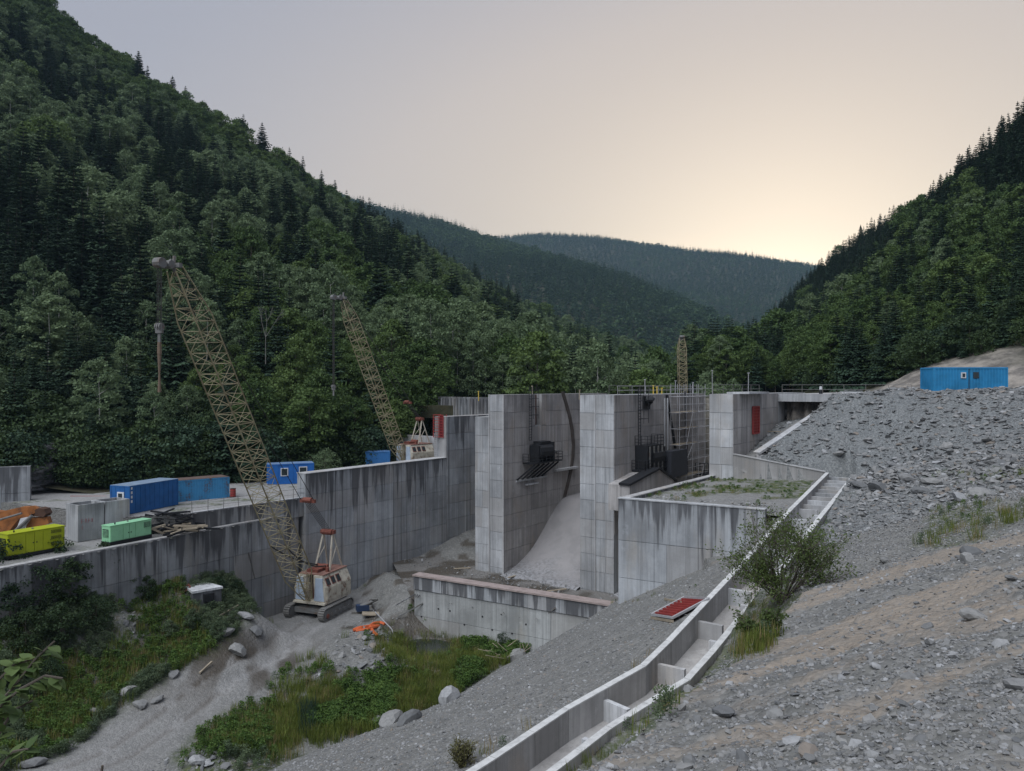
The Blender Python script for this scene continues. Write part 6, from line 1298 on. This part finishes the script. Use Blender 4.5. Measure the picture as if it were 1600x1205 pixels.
# ------------------------------------------------------------ stones, grass and shrubs
import bmesh
def rock_mesh(name, seed, flat=.7, sub=1, mat=None, sharp=.3):
    rg = np.random.default_rng(seed); bm = bmesh.new(); bmesh.ops.create_icosphere(bm, subdivisions=sub, radius=.5)
    ax = [rdir(1, rg)[0] for _ in range(7)]; of = [.24+.2*rg.random() for _ in ax]
    for v in bm.verts:
        c = np.array(v.co)
        for a, o in zip(ax, of):
            d = c.dot(a)-o
            if d > 0: c = c-a*d
        c += rg.normal(size=3)*.02; v.co = Vector((c[0]*1.25, c[1], c[2]*flat))
    me = bpy.data.meshes.new(name); bm.to_mesh(me); bm.free(); me.materials.append(mat or M['stone']); return me
t = NT('broken_stone'); rr = t.rand(); p = t.pos(); n = t.noise(p, 6, 5, .65)
c = t.mix(t.rng(rr, 0, 1, 0, 1, False), (.125, .129, .132, 1), (.26, .258, .25, 1)); r2 = t.math('FRACT', t.math('MULTIPLY', rr, 13.7))
c = t.mix(t.rng(r2, .93, .96, 0, .6), c, (.25, .20, .155, 1)); c = t.mix(t.rng(r2, .16, .10, 0, .7), c, (.36, .365, .37, 1)); c = t.mix(t.rng(n, .4, .75, 0, .5), c, (.09, .09, .09, 1)); t.bump(n, .4, .02); M['stone'] = t.color(c)
ROCK = [rock_mesh('stone', 80+i, (.75, .5, .32, .6, .42)[i]) for i in range(5)]
c_rock = bpy.data.collections.new('stones')
for k, me in enumerate(ROCK): c_rock.objects.link(bpy.data.objects.new('stones_%02d' % k, me))
def scatter(name, P, S, ROT, IDX, coll, label, cat):
    o = forest_object(name, P, np.ones(len(P)), np.ones(len(P)), IDX, coll, label, cat); me = o.data
    me.attributes['scl'].data.foreach_set('vector', np.asarray(S, np.float32).ravel()); me.attributes['rot'].data.foreach_set('vector', np.asarray(ROT, np.float32).ravel()); return o
def polar_pts(n, u0, u1, Y0, Y1, seed):
    rg = np.random.default_rng(seed); Y = np.exp(rg.uniform(math.log(Y0), math.log(Y1), n)); u = rg.uniform(u0, u1, n); return (u-800)/F*Y, Y, rg
def tri_rand(rg, n, tilt): r = np.zeros((n, 3)); r[:, 0] = rg.normal(size=n)*tilt; r[:, 1] = rg.normal(size=n)*tilt; r[:, 2] = rg.random(n)*6.28; return r
# foreground stones
X, Y, rg = polar_pts(150000, 640, 2200, 5, 42, 900); Z, cls, road, sd, ed = terrain(X, Y)
tanm = sstep(.02, .30, fbm(X*.30-Y*.14, Y*1.1-X*.25, 1.9, 5, 101)-.10+.16*sstep(3, 9, X))
dens = sstep(-.3, .4, fbm(X, Y, 2.5, 3, 903))
k = (cls == 3) & (rg.random(len(X)) < (1-.75*tanm)*(.45+.55*dens)); X, Y, Z = X[k], Y[k], Z[k]; n = len(X)
s = (.020+.09*rg.random(n)**3.8)*(.6+Y/24); s *= np.where(rg.random(n) < .03, 2.2, 1)
scatter('foreground_stones', np.stack([X, Y, Z+s*.05], -1), np.stack([s, s, s], -1), tri_rand(rg, n, .35), rg.integers(0, 5, n), c_rock, 'angular grey stones strewn over the muddy foreground', 'stones')
# rock fill
X, Y, rg = polar_pts(115000, 1100, 2000, 30, 82, 901); Z, cls, road, sd, ed = terrain(X, Y)
e3 = Y-(62-(X-26)*.75); big = np.exp(-((Y-(66-(X-28)*.95-8))/5)**2)
inch = (sd < .3) & (sd > -2.8) & (Y < 68)
k = (cls == 2) & ~inch & (rg.random(len(X)) < .35+.65*sstep(42, 56, Y+X*.3)) ; X, Y, Z, big = X[k], Y[k], Z[k], big[k]; n = len(X)
steep = sstep(44, 54, Y+X*.35-4)
s = (.05+.07*rg.random(n)) + steep*rg.random(n)**14*.55+big*rg.random(n)**3*.7*(rg.random(n) < .22)
scatter('rock_fill_stones', np.stack([X, Y, Z+s*.08], -1), np.stack([s*1.15, s, s*.75], -1), tri_rand(rg, n, .35), rg.integers(0, 5, n), c_rock, 'broken slabs of grey rock dumped on the fill slope', 'rocks')
# gravel of the embankment and the terrace
X, Y, rg = polar_pts(36000, 380, 1300, 18, 66, 902); Z, cls, road, sd, ed = terrain(X, Y); k = (cls == 1) & (sd > .5); X, Y, Z = X[k], Y[k], Z[k]; n = len(X); s = .05+.16*rg.random(n)**3.5
scatter('embankment_stones', np.stack([X, Y, Z+s*.05], -1), np.stack([s, s, s], -1), tri_rand(rg, n, .35), rg.integers(0, 5, n), c_rock, 'fine grey gravel and pebbles on the embankment', 'gravel')
rg = np.random.default_rng(905); a, b = rg.random(5000), rg.random(5000); A0 = K1+kd*.6+lD*.6; P = A0[None]+a[:, None]*(K2-K1)*.98+b[:, None]*np.array([9.4, 13.8]); P = P[(P[:, 1]-70.5)*1.0+(P[:, 0]-21)*.85 < 0]; n = len(P); s = .07+.22*rg.random(n)**3
scatter('terrace_stones', np.stack([P[:, 0], P[:, 1], np.full(n, -8.85)], -1), np.stack([s, s, s], -1), tri_rand(rg, n, .3), rg.integers(0, 5, n), c_rock, 'grey stones on the gravel terrace behind the streaked wall', 'stones')
# valley floor stones
X, Y, rg = polar_pts(22000, -50, 1000, 38, 90, 906); Z, cls, road, sd, ed = terrain(X, Y); u = 800+X/Y*F; v = H0-Z/Y*F
pile = np.exp(-((u-560)/60)**2-((v-1040)/45)**2)+np.exp(-((u-400)/25)**2-((v-985)/30)**2)+np.exp(-((u-330)/70)**2-((v-1190)/18)**2)+.8*np.exp(-((u-200)/25)**2-((v-980)/35)**2)+np.exp(-((u-590)/30)**2-((v-990)/18)**2)
k = (cls == 0) & (rg.random(len(X)) < .06+pile) & (road < .5); X, Y, Z, pile = X[k], Y[k], Z[k], pile[k]; n = len(X); s = .08+.2*rg.random(n)**3+.8*pile*rg.random(n)**4
scatter('valley_stones', np.stack([X, Y, Z+s*.1], -1), np.stack([s*1.2, s, s*.9], -1), tri_rand(rg, n, .4), rg.integers(0, 5, n), c_rock, 'loose rubble beside the dirt road on the valley floor', 'rubble')
P = []; rg = np.random.default_rng(907)
for i in range(900):
    a, b = rg.random(), rg.random()
    if rg.random() < .5: q = D(-14.2+rg.random()*24.3, -2.2+rg.normal()*1.2)
    else: q = (-8+20*a, 74-8*a+14*b)
    P.append((*q, -21.6+.1*rg.random()))
P = np.array(P); n = len(P); s = .05+.3*rg.random(n)**5; scatter('basin_rubble', P, np.stack([s*1.2, s, s], -1), tri_rand(rg, n, .5), rg.integers(0, 5, n), c_rock, 'rubble and broken concrete on the basin floor', 'rubble')
# single boulders
BIG = [rock_mesh('boulder', 120+i, (.7, .55, .8)[i], 2) for i in range(3)]
BL = [(1385, 879, .55, 'flat bluish stone alone on the gravel bench'), (1521, 868, .75, 'upright brown boulder at the edge of the tan tracks'), (1511, 880, .5, 'low brown stone in front of the upright boulder'), (1522, 966, .45, 'flat stone lying in the tan wheel track'), (1582, 906, .32, 'small dark stone at the right on tan soil'), (1264, 1180, .3, 'brown stone near the bottom of the rubble'), (1130, 1120, .4, 'dark brown rock at the lip of the foreground bank'), (1370, 1046, .28, 'brown clod in the middle of the foreground'), (1213, 1120, .3, 'pale reddish stone in the foreground rubble'), (1590, 1075, .4, 'dark flat stone at the right foreground edge'), (1420, 1062, .25, 'small orange stone on the foreground soil'),
      (704, 1096, 1.5, 'pointed pale boulder standing on the embankment toe'), (613, 1131, 1.6, 'pointed grey boulder at the grass edge below the embankment'), (588, 1134, 1.5, 'rounded grey boulder left of the pointed one at the grass edge'), (806, 1030, 2.0, 'large boulder against the tangle of branches below the sill wall'), (640, 1128, 1.3, 'broad grey boulder right of the pointed one'), (577, 1080, .9, 'pale boulder on the rubble spit beside the grass'), (583, 1048, .7, 'small pale boulder on top of the rubble spit'), (597, 1058, .6, 'small pale boulder right of its twin on the rubble spit'), (511, 1073, .5, 'white rounded stone on the rubble'), (200, 1086, 1.4, 'smooth rounded boulder among weeds left of the road'), (218, 1104, 1.1, 'flat pale slab by the road edge'), (245, 1095, .9, 'pale broken block by the road edge'), (145, 1117, 1.0, 'white rubble lump left of the road'), (270, 1056, 1.0, 'pale boulder half buried in the weeds'), (50, 1195, 1.5, 'pale flat boulder in the corner by the leaves'), (370, 1020, 1.6, 'large rounded boulder right beside the road bend'), (352, 990, 1.5, 'pale boulder above the road bend'), (385, 965, 1.5, 'pale rock pile near the broken timber'), (400, 990, 1.3, 'grey boulder at the foot of the crane road'), (309, 1191, 1.0, 'grey stone at the bottom edge by the road'),
      (1345, 762, 1.3, 'slab at the left end of the boulder band'), (1372, 768, 1.5, 'large pale slab in the boulder band'), (1420, 752, 1.2, 'bluish boulder in the middle of the boulder band'), (1458, 757, 1.4, 'broad slab right of the bluish boulder'), (1500, 783, 1.1, 'grey slab low in the boulder band'), (1440, 770, 1.0, 'square boulder low in the band'), (1545, 690, 1.0, 'boulder high on the right of the rock slope'), (1532, 775, 1.1, 'boulder at the right end of the band'), (1310, 748, .9, 'boulder by the end of the stepped channel'), (1395, 728, 1.0, 'pale slab halfway up the rock slope'), (1480, 700, .9, 'slab high in the rock slope'), (1356, 690, .8, 'small slab high above the channel end')]
for k, (u, v, s, lab) in enumerate(BL):
    h = hit(u, min(v, 1203))
    if h is None: continue
    if u > 1000 and v > 1000: s *= .8
    o = link('boulder', BIG[k % 3]); o.location = (h[0], h[1], h[2]+s*.12); o.scale = (s*(1.1 if v < 800 else 1), s, s*(1.25 if 'pointed' in lab or 'upright' in lab else .8)); o.rotation_euler = (.3*math.sin(k*2.1), .3*math.cos(k*1.7), k*1.9); tag(o, lab, 'boulder')

# ---- grass, reeds and weeds
def grass_mesh(name, seed, n=26, h=1.0, spread=.35, wd=.016, mat=None, lean=.35):
    rg = np.random.default_rng(seed); V = []; Q = []
    for i in range(n):
        a = rg.random()*6.28; r = spread*math.sqrt(rg.random()); b = np.array([math.cos(a)*r, math.sin(a)*r, 0]); hh = h*(.55+.5*rg.random()); d = rdir(1, rg)[0]; d[2] = 0; s = np.array([-d[1], d[0], 0])*wd; le = lean*hh*rg.random()
        k = len(V); V += [b-s, b+s, b+d*le*.35+[0, 0, hh*.6]+s*.8, b+d*le*.35+[0, 0, hh*.6]-s*.8, b+d*le+[0, 0, hh]+s*.15, b+d*le+[0, 0, hh]-s*.15]; Q += [(k, k+1, k+2, k+3), (k+3, k+2, k+4, k+5)]
    return mesh_np(name, np.array(V), np.array(Q), mat, smooth=False)
M['grass'] = leaf_mat('long_grass', (.085, .13, .025), (.20, .23, .05), .35); M['dry'] = leaf_mat('dry_grass', (.24, .21, .08), (.34, .26, .13), .3); M['reed'] = leaf_mat('reed_leaf', (.03, .06, .04), (.05, .085, .05), .25); M['weed'] = leaf_mat('weed_leaf', (.06, .12, .025), (.12, .19, .045), .3); M['willow'] = leaf_mat('grey_green_leaf', (.08, .12, .065), (.13, .17, .09), .3); M['alder'] = leaf_mat('alder_leaf', (.022, .045, .022), (.045, .075, .028), .25)
def weed_mesh(name, seed, mat, n=150, h=1.0, leaf=.05, wid=.45):
    rg = np.random.default_rng(seed); z = rg.random(n)**.7; a = rg.random(n)*6.28; r = wid*np.sqrt(rg.random(n))*(1-.5*z); C = np.stack([np.cos(a)*r, np.sin(a)*r, z*h], -1); nn = rdir(n, rg); nn[:, 2] = abs(nn[:, 2]); t1 = np.cross(nn, rdir(n, rg)); t1 /= np.linalg.norm(t1, axis=1, keepdims=True)+1e-9; t2 = np.cross(nn, t1); s = leaf*(.5+rg.random((n, 1)))
    return quads_mesh(name, C, t1*s, t2*s*.6, mat)
GP = [grass_mesh('grass_clump', 1, mat=M['grass']), grass_mesh('grass_clump', 2, mat=M['grass'], lean=.6), grass_mesh('grass_clump', 3, mat=M['dry'], n=18), weed_mesh('weed_clump', 4, M['weed']), weed_mesh('weed_clump', 5, M['willow'], leaf=.035, n=240), grass_mesh('reed_clump', 6, mat=M['reed'], n=30, lean=.15)]
c_gr = bpy.data.collections.new('grasses')
for k, me in enumerate(GP): c_gr.objects.link(bpy.data.objects.new('grasses_%02d' % k, me))
X, Y, rg = polar_pts(52000, -60, 1000, 40, 92, 920); Z, cls, road, sd, ed = terrain(X, Y); u = 800+X/Y*F; v = H0-Z/Y*F
G_ = lambda a, b, c, d: np.exp(-((u-a)/c)**2-((v-b)/d)**2)
green = np.maximum.reduce([G_(640, 1080, 150, 38), G_(760, 1020, 75, 32), G_(520, 1120, 120, 28), G_(440, 1140, 90, 20), G_(620, 1010, 40, 18)*.7, G_(300, 1000, 85, 50), G_(150, 1060, 140, 55), G_(40, 1120, 110, 60), G_(380, 925, 90, 28), G_(230, 925, 60, 28), G_(260, 970, 80, 30), G_(380, 1160, 60, 25)*.8, G_(90, 930, 110, 60)])
green *= 1-np.minimum(1, 1.0*G_(560, 1035, 55, 30)+G_(200, 975, 24, 34)+.8*G_(400, 985, 28, 26)+G_(500, 1000, 70, 40)*.9+G_(340, 1190, 50, 14)*.7)
k = (cls == 0) & (road < .35) & (rg.random(len(X)) < green*1.3) & (np.abs(poly_dist(X, Y, ROAD)[0]) > 2.9); X, Y, Z, u, v = X[k], Y[k], Z[k], u[k], v[k]; n = len(X)
nz = fbm(X, Y, 3.5, 3, 921); r = rg.random(n)
lft = (u < 430)
idx = np.where(lft, np.where(nz > .15, 4, np.where(r < .55, 3, np.where(r < .8, 0, 2))), np.where(nz > .22, 3, np.where(r < .5, 0, np.where(r < .8, 1, 2))))
idx = np.where((np.abs(u-482) < 7) & (v > 1100) & (r < .2), 5, idx); h = (.55+.6*rg.random(n))*(1+.25*nz); h = np.where(idx == 5, 1.9, h); h = np.where(idx >= 3, h*.8, h)
scatter('long_grass', np.stack([X, Y, Z-.05], -1), np.stack([h*1.1, h*1.1, h], -1), tri_rand(rg, n, .08), idx, c_gr, 'long grass and weeds covering the wet valley floor', 'grass')
# thin growth on bench, terrace and channel edge
X, Y, rg = polar_pts(26000, 700, 1700, 12, 70, 922); Z, cls, road, sd, ed = terrain(X, Y); n1 = fbm(X, Y, 6, 4, 77); u = 800+X/Y*F; v = H0-Z/Y*F; G_ = lambda a, b, c, d: np.exp(-((u-a)/c)**2-((v-b)/d)**2)
a = (cls == 2)*sstep(.15, .4, n1)*.25*(Y < 55)+G_(1012, 1075, 26, 30)*1.2+G_(975, 1115, 18, 22)*.9+G_(1175, 1010, 26, 16)*.5+G_(835, 1190, 60, 22)+G_(1170, 970, 25, 30)*.6+G_(960, 918, 45, 14)*.8*(cls == 1)+G_(1068, 884, 14, 8)*(cls == 1)+G_(1260, 840, 30, 25)*.6+G_(1230, 800, 14, 14)
k = (rg.random(len(X)) < a) & ~((sd < .3) & (sd > -2.6)) & (cls != 0); X, Y, Z = X[k], Y[k], Z[k]; n = len(X); r = rg.random(n); nr_ = Y < 38; idx = np.where(r < .35, 0, np.where(r < .6, 2, np.where(r < .8, 3, 4))); idx = np.where(nr_, np.where(r < .5, 0, np.where(r < .93, 2, 4)), idx); h = (.25+.35*rg.random(n))*np.where(nr_, 1.15, .75)
scatter('bank_weeds', np.stack([X, Y, Z-.03], -1), np.stack([h, h, h], -1), tri_rand(rg, n, .12), idx, c_gr, 'thin weeds and tufts along the stepped channel and gravel bench', 'weeds')
rg = np.random.default_rng(923); P = A0[None]+rg.random((2600, 1))*(K2-K1)*.98+rg.random((2600, 1))*np.array([9.4, 13.8]); w_ = sstep(.0, .3, fbm(P[:, 0], P[:, 1], 3.5, 3, 305)+.15*(P[:, 1] > 62)); P = P[(rg.random(2600) < w_*.4) & ((P[:, 1]-70.3)+(P[:, 0]-21)*.85 < 0)]; n = len(P); h = .22+.25*rg.random(n)
scatter('terrace_weeds', np.stack([P[:, 0], P[:, 1], np.full(n, -8.85)], -1), np.stack([h*1.2, h*1.2, h], -1), tri_rand(rg, n, .1), rg.choice([0, 2, 2, 3], n), c_gr, 'low green weeds spreading over the gravel terrace', 'weeds')

# ---- shrubs
SH = [(broad_mesh('foliage', 140+i, wid=(.42, .5, .38)[i], lobes=16, per=190, leaf=.017, base=.02, mat=(M['alder'], M['alder'], M['willow'])[i], flat=1.0), trunk_mesh('stem', 40+i, r=.014, limbs=9, spread=.3)) for i in range(3)]
SL = [(-20, 930, 4.6, 1, 'large dark shrub cut by the left frame edge'), (30, 900, 3.6, 0, 'dark shrub just under the skid of the lime generator'), (75, 900, 3.4, 1, 'dark shrub between both generators on the bank'), (15, 985, 3.6, 0, 'dark shrub at the left edge below the lime generator'), (60, 955, 3.8, 1, 'big dark leafy shrub in front of the lime generator'), (110, 950, 4.0, 0, 'tall dark shrub below the concrete tanks'), (165, 905, 3.2, 1, 'dark shrub reaching the mint generator wall'), (40, 1020, 3.2, 1, 'low dark shrub above the foreground leaves'), (95, 1010, 3.3, 0, 'dense shrub in the middle of the left bank'), (150, 985, 2.8, 1, 'shrub beside the bare earth patch'), (205, 925, 2.6, 2, 'grey green shrub under the lower terrace wall'), (228, 938, 2.2, 0, 'small dark shrub left of the concrete chamber'), (5, 925, 3.5, 1, 'shrub at the left frame edge under the generator'), (40, 910, 2.4, 2, 'pale shrub touching the lime generator skid'), (120, 905, 2.3, 2, 'pale leafy shrub poking above the terrace edge'), (180, 900, 2.0, 0, 'small shrub on the terrace edge'), (300, 985, 1.9, 2, 'pale willow bush above the road bend'), (340, 1000, 1.7, 2, 'round pale bush nearest the road bend'), (265, 1000, 1.8, 2, 'pale bush in the middle of the weed bank'), (370, 930, 1.5, 0, 'dark bush under the hanging pipe frame'), (410, 915, 1.4, 1, 'dark bush left of the crane boom foot'), (340, 925, 1.5, 1, 'dark bush right of the concrete chamber'), (10, 1070, 2.6, 2, 'pale bush in the lower left weeds'), (80, 1070, 2.0, 1, 'low bush in the lower left weeds'), (790, 1010, 1.6, 1, 'thin bush at the foot of the sill wall'), (1066, 893, .9, 2, 'small bush against the streaked retaining wall'), (1000, 915, .8, 0, 'little bush at the corner of the streaked retaining wall')]
for k, (u, v, h, ty, lab) in enumerate(SL):
    p = hit(u, v)
    if p is None: continue
    t = thing('shrub', (p[0], p[1], p[2]-.15), lab, 'shrub'); t.scale = (h, h, h); t.rotation_euler = (0, 0, k*1.3); link('foliage', SH[ty][0], t); link('stem', SH[ty][1], t)
t = thing('round_bush', (-24.5, 99, -12.2), 'round light green bush in front of the blue container end above the long wall', 'bush'); t.scale = (3.9, 3.9, 3.9); link('foliage', broad_mesh('foliage', 170, wid=.55, lobes=16, per=170, leaf=.014, base=.0, mat=M['birch']), t); link('stem', SH[0][1], t)
# dead leafless tree on the left slope
t = thing('bare_tree', (-38.5, 118, 4), 'leafless pale dead tree standing in the dark forest behind the big crane boom', 'tree'); m = MB(); rg = np.random.default_rng(12)
def limb(a, d, L, r, n):
    b = a+d*L; m.bar(a, b, r, 5, r*.6)
    if n:
        for _ in range(3): dd = d+Vector(rg.normal(size=3)*.35); dd.z = abs(dd.z)+.3; limb(b, dd.normalized(), L*.62, r*.55, n-1)
limb(Vector((0, 0, -.5)), Vector((0, 0, 1)), 4.2, .08, 3); m.build('trunk', plain('dead_bark', (.17, .165, .15), .9), t)
# the big airy bush on the lip of the foreground bank
def stemmed_bush(base, label, H, stems, seed, leaf, nleaf, mat, up=.9, spread=.75, name='leafy_bush', levels=3, r0=.035):
    rg = np.random.default_rng(seed); t = thing(name, base, label, 'bush'); tips = []; m = MB()
    def grow(a, d, L, r, n):
        b = a+d*L; m.bar(a, b, r, 5, r*.7)
        for q in range(3): tips.append((a.lerp(b, (q+1)/3), n))
        if n > 0:
            for _ in range(3 if n > 1 else 4):
                dd = d*1.0+Vector(rg.normal(size=3)*.42); dd.z += .12; grow(a.lerp(b, .45+.55*rg.random()), dd.normalized(), L*(.5+.25*rg.random()), r*.55, n-1)
    for i in range(stems):
        a = rg.random()*6.28; tilt = spread*(.15+.85*rg.random()); d = Vector((math.cos(a)*tilt, math.sin(a)*tilt, up)).normalized(); grow(Vector((0, 0, -.15)), d, H*(.18+.30*rg.random() if levels > 2 else .36+.16*rg.random()), r0, levels)
    m.build('stems', M['bark'], t)
    tp = [np.array(p) for p, n in tips if n <= 2 and (levels > 1 or n < 2)]; rg.shuffle(tp); per = max(1, nleaf//max(1, len(tp))); C = np.repeat(np.array(tp), per, 0)+rg.normal(size=(len(tp)*per, 3))*H*.028; n = len(C); nn = rdir(n, rg); nn[:, 2] += .6; nn /= np.linalg.norm(nn, axis=1, keepdims=True); t1 = np.cross(nn, rdir(n, rg)); t1 /= np.linalg.norm(t1, axis=1, keepdims=True); t2 = np.cross(nn, t1); s = leaf*(.6+.7*rg.random((n, 1)))
    me = quads_mesh('foliage', C, t1*s, t2*s*.5, mat); fo = link('foliage', me, t); return t
hb = hit(1222, 944); M['bushleaf'] = leaf_mat('bush_leaf', (.05, .085, .025), (.11, .15, .045), .35)
stemmed_bush((hb[0]-.05, hb[1], hb[2]), 'tall airy green bush on the lip of the bank beside the stepped channel', 5.6, 24, 9, .048, 12500, M['bushleaf'], up=.95, spread=1.05)
hb = hit(722, 1200); stemmed_bush(tuple(hb), 'small broom like bush with upright twigs at the bottom of the gravel bank', 1.5, 40, 6, .03, 2500, leaf_mat('broom_leaf', (.09, .10, .03), (.15, .14, .06), .3), up=1.2, spread=.7, levels=1, r0=.014)
hb = hit(1190, 1000); stemmed_bush(tuple(hb), 'straggly low bush below the tall airy bush on the bank', 1.3, 10, 8, .04, 1500, M['bushleaf'], levels=2, r0=.015)
# tangle of dead branches by the sill wall
hb = hit(785, 1030); t = thing('dead_branch_tangle', tuple(hb), 'tangle of bare dead branches in the grass below the sill wall', 'branches'); rg = np.random.default_rng(14)
for i in range(16): a = np.array(hb)+np.array([rg.normal()*1.3, rg.normal()*.8, .2]); b = a+np.array([rg.normal()*1.5, rg.normal()*.6, .4+1.0*rg.random()]); rod('branch', a, b, .03, M['wood'], t, hb)
# near branch of broad leaves that reaches into the lower left corner
def leaf_shape():
    V = []; prof_ = [(0, 0), (.12, .2), (.26, .33), (.42, .38), (.58, .34), (.74, .24), (.88, .12), (1, 0)]
    Q = []
    for i, (x, y) in enumerate(prof_): V += [(x, -y, .10*y+(-.18*x*x)), (x, 0, -.18*x*x), (x, y, .10*y+(-.18*x*x))]
    for i in range(len(prof_)-1): k = i*3; Q += [(k, k+3, k+4, k+1), (k+1, k+4, k+5, k+2)]
    return V, Q
LV, LQ = leaf_shape(); lm = leaf_mat('near_leaf', (.07, .12, .04), (.16, .22, .08), .4, .5)
lme = mesh_np('leaf', np.array(LV, float), np.array(LQ), lm)
def leafy_branch(root_, segs, label, seed, size, n_):
    t = thing('alder_sapling', root_, label, 'sapling'); rg = np.random.default_rng(seed); allp = []
    for pl in segs:
        m = MB()
        for i, (a, b) in enumerate(zip(pl[:-1], pl[1:])): m.bar(a, b, .007*(1-.5*i/len(pl)), 5, .006*(1-.5*(i+1)/len(pl)))
        m.build('twig', M['bark'], t, root_); allp.append(pl)
    for k in range(n_):
        pl = allp[k % len(allp)]; i = rg.integers(max(0, len(pl)-4), len(pl)-1); f = rg.random(); p = np.array(pl[i])*(1-f)+np.array(pl[i+1])*f
        o = link('leaf', lme, t); o.location = Vector(p)-Vector(root_); d = Vector((rg.normal()+.3, rg.normal()*.5-.1, rg.normal()*.6-.05)).normalized(); o.rotation_mode = 'QUATERNION'
        o.rotation_quaternion = d.to_track_quat('X', 'Z') @ Vector((1, 0, 0)).rotation_difference(Vector((1, 0, 0))); s = size*(.7+.6*rg.random()); o.scale = (s, s*.95, s)
gzl = gz(-1.9, 2.3)
r0 = (-2.1, 2.25, gzl); YY = 2.6
def Pn(u, v, Y=YY): return tuple(ray(u, v, Y))
leafy_branch(r0, [[r0, Pn(-150, 1260, 2.5), Pn(-40, 1140, 2.55), Pn(20, 1075, 2.6), Pn(55, 1030, 2.6), Pn(85, 1002, 2.6)], [r0, Pn(-120, 1210, 2.5), Pn(-50, 1120, 2.6), Pn(-10, 1070, 2.7), Pn(20, 1040, 2.7), Pn(50, 1030, 2.75)], [r0, Pn(-110, 1230, 2.4), Pn(-30, 1130, 2.5), Pn(30, 1078, 2.5), Pn(70, 1056, 2.5), Pn(98, 1060, 2.5)], [r0, Pn(-90, 1260, 2.5), Pn(-20, 1180, 2.5), Pn(20, 1110, 2.55), Pn(50, 1095, 2.5)], [r0, Pn(-60, 1290, 2.4), Pn(-10, 1210, 2.4), Pn(20, 1175, 2.4), Pn(45, 1170, 2.4)], [r0, Pn(-100, 1240, 2.6), Pn(-40, 1190, 2.6), Pn(-5, 1150, 2.6), Pn(10, 1110, 2.6)]], 'leafy sapling branches hanging into the lower left corner', 31, .055, 130)
r1 = (-1.1, 1.9, gz(-1.1, 1.9)); leafy_branch(r1, [[r1, Pn(150, 1290, 2.2), Pn(155, 1230, 2.2), Pn(160, 1196, 2.2)]], 'tiny leafy twig tip at the bottom edge left of centre', 33, .05, 7)
